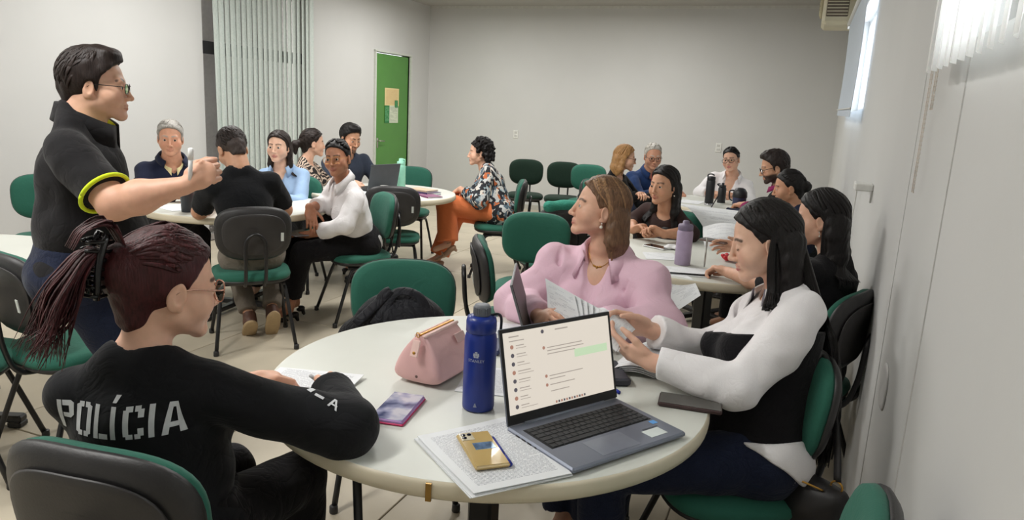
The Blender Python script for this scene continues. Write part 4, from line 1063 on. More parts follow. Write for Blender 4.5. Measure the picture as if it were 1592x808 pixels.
    if sh:
        for s in (-1, 1):
            A = legs[s]; An = A['a']; fdv = nrm(A.get('fd', np.r_[fa[:2], -0.0])); upv = nrm(np.array([0, 0, 1.0])-fdv*fdv[2]); sd = np.cross(fdv, upv); kd = sh.get('kind', 'shoe')
            Q = lambda a, b, c: An+sd*a+fdv*b+upv*c; Rf = np.stack([sd, fdv, upv], 1)
            v = Vol(np.minimum(Q(-0.07, -0.09, -0.11), np.minimum(Q(0.07, 0.22, 0.08), np.minimum(Q(0.07, -0.09, 0.08), Q(-0.07, 0.22, -0.11))))-0.09, np.maximum(Q(-0.07, -0.09, -0.11), np.maximum(Q(0.07, 0.22, 0.08), np.maximum(Q(0.07, -0.09, 0.08), Q(-0.07, 0.22, -0.11))))+0.09, max(res*0.7, 0.0045))
            zb = -0.085
            if kd == 'shoe':
                v.ell(Q(0, -0.01, zb+0.04), (0.036, 0.052, 0.045), Rf, 0.02); v.ell(Q(0, 0.085, zb+0.022), (0.044, 0.10, 0.030), Rf, 0.03); v.cone(Q(0, -0.012, zb+0.05), Q(0, -0.012, zb+0.11), 0.040, 0.040, 0.02, clip=[(Q(0, 0, zb+0.105), upv)])
                v.plane(Q(0, 0, zb+0.018), -upv)
                V, F = v.mesh(); o = obj('shoe', V-loc, F, sh['m'], root)
                v = Vol(v.lo, v.lo+np.array(v.D.shape)*v.res, v.res); v.ell(Q(0, 0.05, zb+0.016), (0.047, 0.15, 0.016), Rf, 0.0); v.ell(Q(0, -0.02, zb+0.016), (0.042, 0.068, 0.017), Rf, 0.012)
                V, F = v.mesh(); obj('sole', V-loc, F, sh.get('sole', m_shell), o)
            else:
                v.ell(Q(0, 0.10, zb+0.010), (0.040, 0.075, 0.014), Rf, 0.02); v.ell(Q(0, -0.015, zb+0.040), (0.031, 0.042, 0.022), Rf, 0.02); v.cone(Q(0, -0.01, zb+0.03), Q(0, 0.07, zb+0.012), 0.020, 0.022, 0.02)
                v.cone(Q(0, -0.035, zb+0.03), Q(0, -0.04, zb-0.0), 0.016, 0.012, 0.01)
                if kd == 'pump': v.ell(Q(0, 0.02, zb+0.035), (0.028, 0.06, 0.035), Rf, sub=True, k=0.006)
                V, F = v.mesh(); o = obj('shoe', V-loc, F, sh['m'], root)
                if kd == 'sandal':
                    g_ = G(); g_.put(*tube([Q(0.036*math.cos(t), -0.012+0.03*math.sin(t)*0.6, 0.01+0.006*math.sin(t)) for t in np.linspace(0, 2*PI, 17)], 0.005, 6)); g_.put(*tube([Q(0.034*math.cos(t), 0.08, zb+0.015+0.032*math.sin(t)) for t in np.linspace(0, PI, 9)], 0.006, 6)); g_.V = [q-loc for q in g_.V]; g_.build('strap', sh['m'], o)
    # ---------------- hair
    hd = dict(hair or {})
    if hd:
        hc = np.array(lin(HAIRC[hd['c']] if isinstance(hd['c'], str) else hd['c'])); hr_ = float(np.clip(0.0014*d, 0.0035, 0.006))
        gw = nrm(Rh.T@np.array([0, 0, -1.0])+np.array(hd.get('gadd', (0, 0, 0)))); hd.setdefault('grav', gw); hd['T2H'] = P.T2H
        v = hair_vol(hd['style'], hr_, hd); V, F = v.mesh(); col = np.tile(hc, (len(V), 1))
        if hd.get('temple') is not None:
            w = sstep(-V[:, 2], -0.05, 0.02)[:, None]*0.8; col = col*(1-w)+np.array(lin(hd['temple']))*w
        o0 = (top or {}).get('off', 0.012)
        def rest(W_, pad=0.010):
            q = (W_-hip)@T; e_a, e_b = shw*0.84+o0+pad, 0.100*g+o0+pad
            for i_ in (0, 1): pass
            c_ = q[:, 2]; w_ = np.clip((Lt-0.035-c_)/0.05, 0, 1)
            e = np.sqrt((q[:, 0]/e_a)**2+(q[:, 1]/e_b)**2)+1e-6; k_ = np.where((e < 1) & (w_ > 0), 1+(1/np.maximum(e, 0.25)-1)*w_, 1.0)
            q[:, 0] = np.where(q[:, 1] < 0.03, q[:, 0]*(1+(k_-1)*0.25), q[:, 0]*k_); q[:, 1] = np.where((e < 1) & (q[:, 1] < 0.03), q[:, 1]*(1-w_)+w_*np.minimum(q[:, 1], -e_b*np.sqrt(np.clip(1-(q[:, 0]/e_a)**2, 0, 1))), q[:, 1]*k_)
            return q@T.T+hip
        P.rest = rest
        V = H2W(V)
        if hd['style'] in ('long', 'lob', 'bob'): V = rest(V, 0.004)
        ho = obj('hair', V-loc, F, m_hair, root, colors=col); P.hair = ho
        if hd.get('locks'):
            gg = G(); add_locks(gg, hd['locks'](hd), hc, hd.get('lw', 0.007), hd.get('lvar', 0.3), light=hd.get('light'), tip=hd.get('tip', 0.35))
            for i in range(len(gg.V)): gg.V[i] = (rest(H2W(gg.V[i])) if hd['style'] in ('long', 'lob', 'bob') else H2W(gg.V[i]))-loc
            tag(gg.build('hair_locks', m_hair, ho, colors=True), kind='stuff')
    if glasses:
        gl = glasses; gg = G(); fr = gl.get('m', m_black_frame); rw, rh_ = gl.get('size', (0.026, 0.019)); gy = 0.098
        rim = lambda s: [np.array([s*0.0325+rw*math.copysign(abs(math.cos(t))**0.75, math.cos(t)), gy-0.10*abs(s*0.0325+rw*math.cos(t))*0.9, -0.003+rh_*math.copysign(abs(math.sin(t))**0.75, math.sin(t))]) for t in np.linspace(0, 2*PI, 29)]
        tr_ = gl.get('t', 0.0016)
        for s in (-1, 1):
            gg.put(*tube(rim(s), tr_, 6)); gg.put(*tube(spline([(s*(0.0325+rw), gy-0.006, 0.004), (s*0.070, 0.07, 0.004), (s*0.0785, 0.0, 0.004), (s*0.078, -0.025, -0.012)], 4), tr_*1.05, 6))
        gg.put(*tube(spline([(-0.0085, gy, 0.004), (0, gy+0.004, 0.008), (0.0085, gy, 0.004)], 4), tr_, 6))
        for i in range(len(gg.V)): gg.V[i] = H2W(gg.V[i])-loc
        go = gg.build('glasses', fr, root)
        for s in (-1, 1):
            R_ = rim(s)[:-1]; V = [R_[0]*0+np.mean(R_, 0)]+R_; V = H2W(V)-loc; obj('lens', V, [(0, i, i % 28+1) for i in range(1, 29)], m_lens, go)
    return P
def worn(P, name, V, F, m, world=False):
    V = np.asarray(V, float); V = V if world else P.H2W(V); return obj(name, V-P.loc, F, m, P.root)
def earring(P, s, r=0.0055, drop=0.012, m=None):
    g = G(); g.put(*ball((s*0.083, -0.006, -0.046), 0.0028, 8, 6)); g.put(*tube([(s*0.083, -0.006, -0.046), (s*0.083, -0.006, -0.046-drop)], 0.0008, 5)); g.put(*ball((s*0.083, -0.006, -0.046-drop-r), r, 12, 8))
    for i in range(len(g.V)): g.V[i] = P.H2W(g.V[i])-P.loc
    return g.build('earring', m or m_pearl, P.root)
def necklace(P, drop=0.11, m=None, pendant=0.005, beads=0):
    """thin chain laid on the chest"""
    pts = []
    bv = BVHTree.FromPolygons([tuple(v.co) for v in P.body.data.vertices], [tuple(p.vertices) for p in P.body.data.polygons])
    for t in np.linspace(-1, 1, 25):
        q = P.N+P.T[:, 0]*(0.066*math.copysign(abs(t)**0.85, t))+P.T[:, 2]*(0.03-drop*(1-t*t)**0.9)+P.T[:, 1]*0.35-P.loc
        h = bv.ray_cast(Vector(q), Vector(-P.T[:, 1]))
        if h[0] is not None: pts.append(np.array(h[0])+P.T[:, 1]*0.0015)
    if len(pts) < 5: return
    g = G(); g.put(*tube(pts, 0.0011, 5)); mid = pts[len(pts)//2]
    for i in range(beads): g.put(*ball(pts[len(pts)//2-beads//2+i*1], pendant*0.9, 10, 6))
    g.put(*ball(mid-P.T[:, 2]*pendant, pendant, 10, 8)); g.build('necklace', m or m_gold, P.root)

# clothes' own materials
c_black = cloth('black_cotton', (24, 25, 28), 0.92, 0.22, 10); c_polo = cloth('black_polo', (26, 25, 27), 0.9, 0.22, 9); c_navy = cloth('navy_jacket', (28, 34, 56), 0.85, 0.22, 9)
c_jeans = cloth('navy_denim', (28, 35, 56), 0.9, 0.30, 16, vary=0.25); c_grey = cloth('grey_trousers', (120, 112, 102), 0.9, 0.35, 12); c_blk = cloth('black_trousers', (22, 21, 24), 0.9, 0.35, 12)
c_white = cloth('white_cotton', (236, 233, 234), 0.85, 0.22, 7, vary=0.03); c_pink = cloth('pink_cotton', (232, 196, 212), 0.85, 0.20, 7, vary=0.03); c_blue = cloth('light_blue_suiting', (158, 186, 220), 0.85, 0.22, 8)
c_orange = cloth('orange_suiting', (226, 128, 80), 0.85, 0.22, 8); c_brown = cloth('brown_knit', (58, 42, 40), 0.9, 0.22, 10); c_royal = cloth('blue_shirt', (38, 62, 108), 0.85, 0.22, 9); c_mag = cloth('magenta_shirt', (142, 40, 92), 0.85, 0.22, 9)
c_slate = cloth('slate_shirt', (58, 66, 82), 0.9, 0.22, 9); c_knit = cloth('black_knit', (20, 19, 22), 0.95, 0.2, 30); c_neon = cloth('neon_yellow_knit', (206, 226, 40), 0.8, 0.1, 30); c_cream = cloth('pale_yellow_shirt', (222, 210, 160), 0.85, 0.3, 9)
m_brownleather = mat('brown_leather', (84, 54, 40), 0.55, vary=0.15, bump=0.1); m_rubber = mat('tan_rubber', (176, 152, 116), 0.8); m_blkleather = mat('black_leather', (24, 22, 24), 0.4); m_beigeleather = mat('beige_leather', (172, 140, 116), 0.45)
def pattern(name, kind):
    nt = NT(name); nt.set(Roughness=0.85); tc = nt.add('ShaderNodeTexCoord')
    if kind == 'zebra':
        w = nt.add('ShaderNodeTexWave'); w.inputs['Scale'].default_value = 17; w.inputs['Distortion'].default_value = 7; w.inputs['Detail'].default_value = 1.5; w.inputs['Detail Scale'].default_value = 1.2; nt.link(tc.outputs['Object'], w.inputs['Vector'])
        nt.link(ramp(nt, w.outputs[0], [(0.5, lin((30, 24, 24))), (0.56, lin((196, 176, 158)))]), nt.b.inputs['Base Color'])
    elif kind == 'floral':
        n = nt.add('ShaderNodeTexNoise'); n.inputs['Scale'].default_value = 9; nt.link(tc.outputs['Object'], n.inputs['Vector'])
        mx = nt.add('ShaderNodeMix', data_type='VECTOR'); mx.inputs[0].default_value = 0.12; nt.link(tc.outputs['Object'], mx.inputs[4]); nt.link(n.outputs[1], mx.inputs[5])
        mp = nt.add('ShaderNodeMapping'); mp.inputs['Scale'].default_value = (1.5, 1.5, 0.8); nt.link(mx.outputs[1], mp.inputs[0])
        v = nt.add('ShaderNodeTexVoronoi'); v.inputs['Scale'].default_value = 34; nt.link(mp.outputs[0], v.inputs['Vector'])
        sp = nt.add('ShaderNodeSeparateXYZ'); nt.link(v.outputs['Color'], sp.inputs[0])
        nt.link(ramp(nt, sp.outputs[0], [(0.0, lin((32, 34, 40))), (0.30, lin((198, 200, 200))), (0.5, lin((90, 108, 122))), (0.62, lin((214, 206, 196))), (0.76, lin((40, 40, 48))), (0.89, lin((190, 104, 60))), (0.94, lin((150, 168, 176)))], 'CONSTANT'), nt.b.inputs['Base Color'])
    elif kind == 'stripe':
        w = nt.add('ShaderNodeTexWave'); w.inputs['Scale'].default_value = 9; w.inputs['Distortion'].default_value = 0.4; w.bands_direction = 'X'; nt.link(tc.outputs['Object'], w.inputs['Vector'])
        nt.link(ramp(nt, w.outputs[0], [(0.88, lin((222, 220, 220))), (0.94, lin((120, 116, 124)))]), nt.b.inputs['Base Color'])
    MATS[name] = nt.m; return nt.m
c_zebra = pattern('zebra_print', 'zebra'); c_floral = pattern('abstract_print', 'floral'); c_stripe = pattern('thin_stripe', 'stripe')
UP = np.array([0, 0, 1.0])
def A(*v): return np.array(v, float)

# 1 standing man, seen in right profile
p1 = person('standing man in black polo with neon yellow trim and glasses, right arm raised', (-2.190, 1.765, 1.497), 42, 2, 0, face=40, hip=(-2.26, 1.73, 0.86), d=2.4, sex='m', g=1.22, shw=0.205, skin='fair', hscale=0.93, belly=0.05, neck_up=0.035, trap=0.03,
    standing=True, R=dict(e=(-1.925, 1.585, 1.150), w=(-1.730, 1.680, 1.218), fd=(0.72, 0.30, 0.55), pn=(-0.35, 0.75, -0.1), curl=(98, 100, 100, 100, 70), bare=0.0, up=0.35, fat=1.08, thumb=(0.35, 0.75, -0.55)), L=dict(w=(-2.25, 1.98, 0.86), fd=(0.1, 0, -1), pn=(0, -1, 0), bare=0.0, up=0.5),
    neckr=0.066, jaw=1.10, nose=0.85, hs=0.97, top=dict(m=c_polo, sleeve=0.80, arm=(0.080, 0.072, 0.05), hem=-0.02, neck='crew', off=0.016, collar=dict(h=0.048, flap=0.055, open=30, r=0.016, dz=0.0, spread=0.010, m=c_polo), trim=c_neon, fold=0.004), pants=dict(m=c_jeans, waist=0.12),
    shoes=dict(kind='shoe', m=m_blkleather), hair=dict(style='short', locks=lambda h: short_locks(320, sc=1.0+h.get('th', 0.0)*9), lw=0.006, lvar=0.25, c='dark', th=0.005, hairline=0.086, quiff=True, rough=0.002, freq=120), glasses=dict(size=(0.024, 0.017), t=0.0014), brow='dark', lips=(184, 120, 104))
V, F = collar_vf(p1.N+p1.T[:, 2]*0.0+p1.T[:, 1]*0.012, p1.T[:, 2], p1.T[:, 1], 0.0805, 0.085, 0.044, 0.006, 40, 0.002, 0.5); worn(p1, 'collar_lining', V, F, c_neon, True)

# 2 grey-haired man
p2 = person('grey-haired man in navy jacket over pale yellow shirt, behind the dark tumbler', (-4.22, 3.96, 1.154), 314, 6, 0, face=328, hip=(-4.32, 4.03, 0.54), d=5.3, sex='m', g=1.05, shw=0.22, skin='ruddy',
    L=dict(w=(-3.93, 3.97, 0.785), fd=(0.5, -0.8, 0), pn=(0, 0, -1)), R=dict(w=(-3.99, 3.73, 0.785), fd=(0.7, 0.4, 0), pn=(0, 0, -1)), top=dict(m=c_navy, arm=(0.068, 0.06, 0.048), neck='v', vdepth=0.13, vw=0.05, name='jacket', collar=dict(h=0.03, flap=0.03, open=80, r=0.024, m=c_navy)),
    pants=dict(m=c_blk), shoes=dict(m=m_blkleather), hair=dict(style='short', locks=lambda h: short_locks(sc=1.0+h.get('th', 0.0)*8), lw=0.0065, lvar=0.25, c='grey', th=0.001, hairline=0.088, temple=(176, 172, 166)), brow='grey', lips=(190, 130, 112))
V, F = collar_vf(p2.N+p2.T[:, 2]*-0.02+p2.T[:, 1]*0.016, p2.T[:, 2], p2.T[:, 1], 0.068, 0.072, 0.03, 0.075, 30, 0.012, 0.6); worn(p2, 'inner_collar', V, F, c_cream, True)

# 3 man from behind
p3 = person('man in black T-shirt and grey trousers seen from behind, head bowed', (-3.19, 3.45, 1.165), 152, 32, -4, face=137, hip=(-3.04, 3.43, 0.54), d=4.6, sex='m', g=1.08, shw=0.195, skin='tan',
    L=dict(w=(-3.50, 3.60, 0.80), fd=(-0.5, 0.8, 0), pn=(0, 0, -1), bare=0.0, up=0.5, pole=(-0.45, -0.5, -0.9)), R=dict(w=(-3.22, 3.86, 0.80), fd=(-0.9, 0.2, 0), pn=(0, 0, -1), bare=0.0, up=0.5, pole=(0.5, 0.3, -0.9)),
    legL=dict(k=(-3.41, 3.66, 0.49), a=(-3.10, 3.46, 0.13), fd=(-0.55, 0.5, -0.62)), legR=dict(k=(-3.22, 3.84, 0.49), a=(-3.00, 3.55, 0.16), fd=(-0.5, 0.45, -0.85)), top=dict(m=c_black, sleeve=0.78, arm=(0.075, 0.072, 0.06), neck='crew', nup=0.035, hem=-0.10, off=0.014), pants=dict(m=c_grey, hem=0.92), shoes=dict(m=m_brownleather, sole=m_rubber),
    hair=dict(style='short', locks=lambda h: short_locks(sc=1.0+h.get('th', 0.0)*8), lw=0.0065, lvar=0.25, c='dark', th=-0.002, temple=(70, 60, 56)), chest_skin=False)

# 4 woman in light blue blazer
p4 = person('woman in light blue blazer with long dark hair, before the blind', (-3.712, 4.50, 1.112), 287, 2, 0, face=290, hip=(-3.72, 4.62, 0.53), d=5.9, skin='light', g=1.05, lips=(170, 80, 84),
    L=dict(w=(-3.52, 4.22, 0.775), fd=(-0.6, -0.7, 0), pn=(0, 0, -1)), R=dict(w=(-3.70, 4.24, 0.775), fd=(0.6, -0.7, 0), pn=(0, 0, -1)), top=dict(m=c_blue, arm=(0.066, 0.056, 0.046), neck='v', vdepth=0.15, name='blazer', collar=dict(h=0.025, flap=0.05, open=90, r=0.024)), pants=dict(m=c_blk), shoes=dict(kind='pump', m=m_blkleather),
    hair=dict(style='long', c='dark', len=0.26, back=0.0, vol=0.75, locks=lambda h: straight_locks(90, 0.20, 0.0, (95, 175), h['grav'], 0.0, low=-10)+swoop(44, h['grav'], 0.0, 0.17, y0=-0.008)), brow='dark')

# 5 woman in zebra print, turned away
p5 = person('woman in zebra print blouse with dark tied-back hair, turned away', (-3.921, 5.20, 1.109), 50, 4, 0, face=18, hip=(-3.99, 5.17, 0.53), d=6.6, skin='fair', g=1.05,
    L=dict(w=(-3.66, 5.42, 0.775), fd=(0.8, -0.2, 0), pn=(0, 0, -1)), R=dict(w=(-3.60, 5.22, 0.775), fd=(0.9, 0.1, 0), pn=(0, 0, -1)), top=dict(m=c_zebra, arm=(0.064, 0.054, 0.045), neck='crew', name='blouse'), pants=dict(m=c_blk), shoes=dict(kind='pump', m=m_blkleather),
    hair=dict(style='pony', c='dark', tail=[(0, -0.115, -0.005), (0.0, -0.155, -0.03), (0.0, -0.15, -0.10)], tr=[0.03, 0.035, 0.016], locks=lambda h: back_locks(120, (0, -0.115, -0.005)), lw=0.006))

# 6 man at the dark laptop
p6 = person('dark-haired man in slate shirt with hand on chin behind the dark laptop', (-3.884, 5.70, 1.139), 340, 18, 0, face=328, hip=(-4.00, 5.80, 0.54), d=7.0, sex='m', skin='tan', shw=0.215,
    R=dict(w=(-3.83, 5.56, 0.965), fd=(0.0, 0.1, 1), pn=(-0.5, 0.7, 0), curl=(50, 55, 60, 60, 30), bare=0.1, pole=(0.3, -0.5, -1)), L=dict(w=(-3.62, 5.76, 0.775), fd=(0.5, -0.8, 0), pn=(0, 0, -1), bare=0.2), top=dict(m=c_slate, sleeve=0.85, arm=(0.068, 0.064, 0.05), neck='crew'), pants=dict(m=c_jeans), shoes=dict(m=m_blkleather),
    hair=dict(style='short', locks=lambda h: short_locks(sc=1.0+h.get('th', 0.0)*8), lw=0.0065, lvar=0.25, c='black', th=0.006, quiff=True), beard=((52, 40, 36), 0.75))

# 7 woman in white shirt
p7 = person('woman in white shirt and black trousers with glasses and dark hair tied back', (-2.804, 3.97, 1.115), 280, 3, 6, face=238, hip=(-2.79, 4.20, 0.54), d=4.9, skin='brown', g=1.02, lips=(150, 84, 78),
    R=dict(w=(-2.945, 3.86, 0.79), e=(-2.985, 4.08, 0.79), fd=(0.45, -0.35, -0.75), pn=(-0.4, 0.4, -0.5), curl=(20, 22, 24, 28, 15), bare=0.55), L=dict(w=(-3.00, 3.90, 0.60), e=(-2.68, 3.87, 0.70), fd=(-0.9, 0.05, -0.1), pn=(0, 0, -1), curl=(15, 15, 18, 20, 15), bare=0.5),
    legL=dict(a=(-3.10, 3.84, 0.09), fd=(-0.8, -0.3, -0.2)), legR=dict(a=(-3.16, 3.98, 0.09), fd=(-0.8, -0.4, -0.2)), top=dict(m=c_white, arm=(0.066, 0.058, 0.05), neck='v', vdepth=0.10, vw=0.045, cuff=0.62, cuffband=True, hem=-0.05, collar=dict(h=0.034, flap=0.045, open=70, r=0.016), buttons=(0.08, 0.30), fold=0.005), pants=dict(m=c_blk, hem=0.78, leg=(0.09, 0.072, 0.062)),
    shoes=dict(kind='pump', m=m_blkleather), hair=dict(style='bun', c='black', th=-0.003, at=(0, -0.115, -0.03), size=(0.04, 0.03, 0.04), locks=lambda h: back_locks(130, (0, -0.115, -0.03)), lw=0.006), glasses=dict(m=m_gold, size=(0.027, 0.022), t=0.0012))

# 8 woman in orange trousers
p8 = person('woman in abstract print blouse and orange trousers, legs crossed, curly dark hair', (-2.722, 6.00, 1.080), 207, 4, 0, face=208, hip=(-2.50, 5.97, 0.55), d=6.6, skin='fair', g=1.08, shw=0.19,
    L=dict(w=(-2.80, 5.80, 0.76), fd=(-0.6, 0.5, -0.3), pn=(0.3, 0.2, -0.8), bare=0.6), R=dict(w=(-2.86, 5.90, 0.74), fd=(-0.3, -0.9, -0.3), pn=(0.3, 0, -0.8), bare=0.6),
    legL=dict(k=(-2.93, 5.80, 0.61), a=(-2.86, 5.71, 0.27), fd=(-0.75, -0.35, -0.45)), legR=dict(k=(-2.92, 5.98, 0.53), a=(-3.03, 5.86, 0.10), fd=(-0.8, -0.3, 0.0)), thigh=0.45, top=dict(m=c_floral, arm=(0.074, 0.072, 0.05), neck='v', vdepth=0.12, vw=0.05, hem=-0.13, off=0.030, name='blouse', fold=0.005, cuff=0.75),
    pants=dict(m=c_orange, leg=(0.105, 0.092, 0.094), hem=0.93, fold=0.004), shoes=dict(kind='sandal', m=m_beigeleather), hair=dict(style='curly', c='black', tuck=False, rough=0.006, freq=180, facew=0.070))

# 9 blonde woman
p9 = person('blonde woman in black top facing right beside the white-haired man', (-1.527, 6.60, 1.094), 22, 8, 0, face=345, hip=(-1.66, 6.62, 0.53), d=7.0, skin='fair',
    L=dict(w=(-1.24, 6.62, 0.775), fd=(0.9, 0, 0), pn=(0, 0, -1)), R=dict(w=(-1.33, 6.35, 0.79), fd=(0.4, -0.6, 0.3), pn=(0, 0, -1), curl=(50, 55, 60, 60, 30)), top=dict(m=c_blk, neck='crew', arm=(0.06, 0.052, 0.044)), pants=dict(m=c_blk), shoes=dict(kind='pump', m=m_blkleather),
    hair=dict(style='lob', c='blond', len=0.20, vol=0.9, facew=0.066, locks=lambda h: straight_locks(80, 0.15, 0.02, (92, 175), h['grav'], 0.0, low=-10)+swoop(40, h['grav'], 0.02, 0.12, y0=-0.01)), glasses=dict(size=(0.024, 0.016)))

# 10 white-haired man in blue
p10 = person('white-haired man in blue shirt with glasses looking down', (-1.391, 7.20, 1.090), 296, 12, 0, face=312, hip=(-1.50, 7.32, 0.54), d=7.5, sex='m', skin='ruddy', shw=0.215,
    L=dict(w=(-1.14, 7.12, 0.775), fd=(0.8, -0.5, 0), pn=(0, 0, -1)), R=dict(w=(-1.22, 6.92, 0.775), fd=(0.8, 0.2, 0), pn=(0, 0, -1)), top=dict(m=c_royal, arm=(0.068, 0.06, 0.048), neck='v', vdepth=0.10, vw=0.045, collar=dict(h=0.03, flap=0.04, open=60, r=0.016)), pants=dict(m=c_jeans), shoes=dict(m=m_blkleather),
    hair=dict(style='short', locks=lambda h: short_locks(sc=1.0+h.get('th', 0.0)*8), lw=0.0065, lvar=0.25, c='white', th=-0.003, hairline=0.098), brow='white', glasses=dict(size=(0.025, 0.017)))
V, F = tube([p10.t2w(-0.035, 0.10, 0.42), p10.t2w(-0.03, 0.135, 0.33), p10.t2w(0, 0.14, 0.22), p10.t2w(0.03, 0.135, 0.33), p10.t2w(0.035, 0.10, 0.42)], 0.005, 6); worn(p10, 'lanyard', V, F, mat('red_lanyard', (150, 60, 60), 0.7), True)

# 11 woman in white blazer
p11 = person('woman in white blazer with dark-framed glasses, facing the camera', (-0.672, 7.45, 1.100), 258, 4, 9, face=270, hip=(-0.72, 7.60, 0.53), d=7.7, skin='fair', g=1.12, shw=0.195, lips=(176, 70, 84),
    L=dict(w=(-0.64, 7.15, 0.79), fd=(-0.95, -0.1, 0), pn=(0, 0, -1), bare=0.45, pole=(1, 0, -0.6)), R=dict(w=(-0.76, 7.12, 0.79), fd=(0.95, -0.1, 0), pn=(0, 0, -1), bare=0.45, pole=(-1, 0, -0.6)), top=dict(m=c_white, arm=(0.074, 0.064, 0.052), neck='v', vdepth=0.22, vw=0.06, cuff=0.55, name='blazer', off=0.016, collar=dict(h=0.02, flap=0.05, open=110, r=0.024)), pants=dict(m=c_blk), shoes=dict(kind='pump', m=m_blkleather),
    hair=dict(style='pony', c='black', th=-0.003, tail=[(0.0, -0.11, -0.02), (0.04, -0.12, -0.06)], tr=[0.03, 0.02], locks=lambda h: back_locks(110, (0, -0.11, -0.02)), lw=0.006), glasses=dict(size=(0.027, 0.018), t=0.002))

# 12 bearded man
p12 = person('bearded man in glasses, black vest over magenta shirt, looking down', (-0.222, 6.10, 1.136), 192, 18, 0, face=168, hip=(-0.08, 6.22, 0.54), d=6.2, sex='m', skin='tan', shw=0.21,
    L=dict(w=(-0.42, 6.28, 0.80), fd=(-0.8, 0.5, -0.1), pn=(0, 0, -1), curl=(45, 50, 52, 55, 30)), R=dict(w=(-0.36, 6.46, 0.775), fd=(-0.9, 0, 0), pn=(0, 0, -1)), top=dict(m=c_mag, arm=(0.066, 0.058, 0.046), neck='crew', collar=dict(h=0.03, flap=0.03, open=60, r=0.018)), pants=dict(m=c_blk), shoes=dict(m=m_blkleather),
    hair=dict(style='short', locks=lambda h: short_locks(sc=1.0+h.get('th', 0.0)*8), lw=0.0065, lvar=0.25, c='dark', th=0.008, quiff=True), beard=((40, 32, 30), 0.95), glasses=dict(size=(0.024, 0.018), t=0.0022), nose=1.02)
v = Vol(p12.hip-0.32, p12.hip+A(0.32, 0.32, 0.62), 0.011)
v.ell(p12.t2w(0, 0, 0.29), (0.20, 0.135, 0.17), p12.T, 0.02); v.ell(p12.t2w(0, 0, 0.13), (0.175, 0.14, 0.16), p12.T, 0.03); v.cone(p12.t2w(-0.15, -0.01, p12.Lt-0.07), p12.t2w(0.15, -0.01, p12.Lt-0.07), 0.071, 0.071, 0.02)
v.chain([p12.t2w(0, 0.10, p12.Lt), p12.t2w(0, 0.16, 0.20)], [0.07, 0.05], 0.008, sub=True); v.cone(p12.N-A(0, 0, 0.03), p12.N+A(0, 0, 0.12), 0.085, 0.1, sub=True); v.folds(0.004, 40, 3)
Vv, Fv = v.mesh(); worn(p12, 'vest', Vv, Fv, c_blk, True)

# 13 woman with tied dark hair
p13 = person('woman with tied dark hair looking down, between the bearded man and the long-haired woman', (-0.085, 5.30, 1.055), 188, 12, 0, face=176, hip=(0.04, 5.34, 0.53), d=5.5, skin='olive', g=1.0, shw=0.18,
    R=dict(w=(-0.50, 5.60, 0.80), fd=(-0.9, 0.2, 0.1), pn=(0, 0, -1), curl=(50, 52, 55, 55, 30)), L=dict(w=(-0.34, 5.22, 0.775), fd=(-0.9, 0.3, 0), pn=(0, 0, -1)), top=dict(m=c_navy, neck='crew', arm=(0.058, 0.05, 0.044)), pants=dict(m=c_blk), shoes=dict(kind='pump', m=m_blkleather),
    hair=dict(style='bun', c='black', th=-0.002, at=(0, -0.12, -0.01), locks=lambda h: back_locks(130, (0, -0.12, -0.01)), lw=0.006), lips=(178, 84, 80))

# 14 woman with clasped hands
p14 = person('woman in brown and black with long dark hair, hands clasped on the table', (-0.793, 4.53, 1.070), 244, 4, 0, face=250, hip=(-0.80, 4.76, 0.53), d=4.8, skin='tan', g=1.02, lips=(170, 84, 80),
    L=dict(w=(-0.735, 4.36, 0.795), e=(-0.60, 4.53, 0.79), fd=(-0.75, -0.15, 0.35), pn=(-0.5, -0.6, -0.5), curl=(55, 58, 60, 60, 30), bare=0.3), R=dict(w=(-0.93, 4.40, 0.795), e=(-0.99, 4.58, 0.80), fd=(0.72, -0.3, 0.38), pn=(0.5, -0.5, -0.5), curl=(55, 58, 60, 60, 30), bare=0.5), top=dict(m=c_brown, neck='crew', arm=(0.06, 0.054, 0.046), cuff=0.35), pants=dict(m=c_blk), shoes=dict(kind='pump', m=m_blkleather),
    hair=dict(style='long', c='black', len=0.33, back=0.0, vol=0.85, locks=lambda h: straight_locks(120, 0.27, 0.01, (98, 178), h['grav'], -0.01, low=-10)+swoop(50, h['grav'], 0.01, 0.2, y0=-0.02)))
earring(p14, -1, 0.006, 0.006)

# 15 woman with long black hair at right, pen in hand
p15 = person('woman in black with long black hair by the right wall, writing with a pen', (0.085, 3.17, 1.118), 172, 10, 0, face=152, hip=(0.10, 3.10, 0.53), d=3.4, skin='fair', g=1.0, shw=0.18, closed=False,
    L=dict(w=(-0.27, 3.50, 0.785), e=(-0.10, 3.32, 0.79), fd=(-0.80, 0.55, 0.08), pn=(-0.1, -0.25, -1), curl=(42, 46, 52, 56, 30), bare=0.05, thumb=(0.35, 0.9, -0.3)), R=dict(w=(-0.235, 3.86, 0.84), e=(-0.02, 3.72, 0.82), fd=(-0.92, 0.0, 0.12), pn=(0, -0.8, -0.4), curl=(18, 20, 24, 28, 15), bare=0.05), arm=(0.28, 0.26),
    legL=dict(k=(-0.28, 3.22, 0.50)), legR=dict(k=(-0.22, 3.42, 0.50)),
    top=dict(m=c_knit, sleeve=0.95, neck='crew', arm=(0.06, 0.052, 0.05)), pants=dict(m=c_blk, leg=(0.095, 0.075, 0.06)), shoes=dict(kind='pump', m=m_blkleather),
    hair=dict(style='long', c='black', len=0.30, back=0.02, tuck=True, vol=1.0, locks=lambda h: straight_locks(200, 0.26, 0.005, (100, 178), h['grav'], 0.01, low=-14, flare=0.012)+swoop(70, h['grav'], 0.005, 0.16), lw=0.008))
earring(p15, -1, 0.004, 0.012)
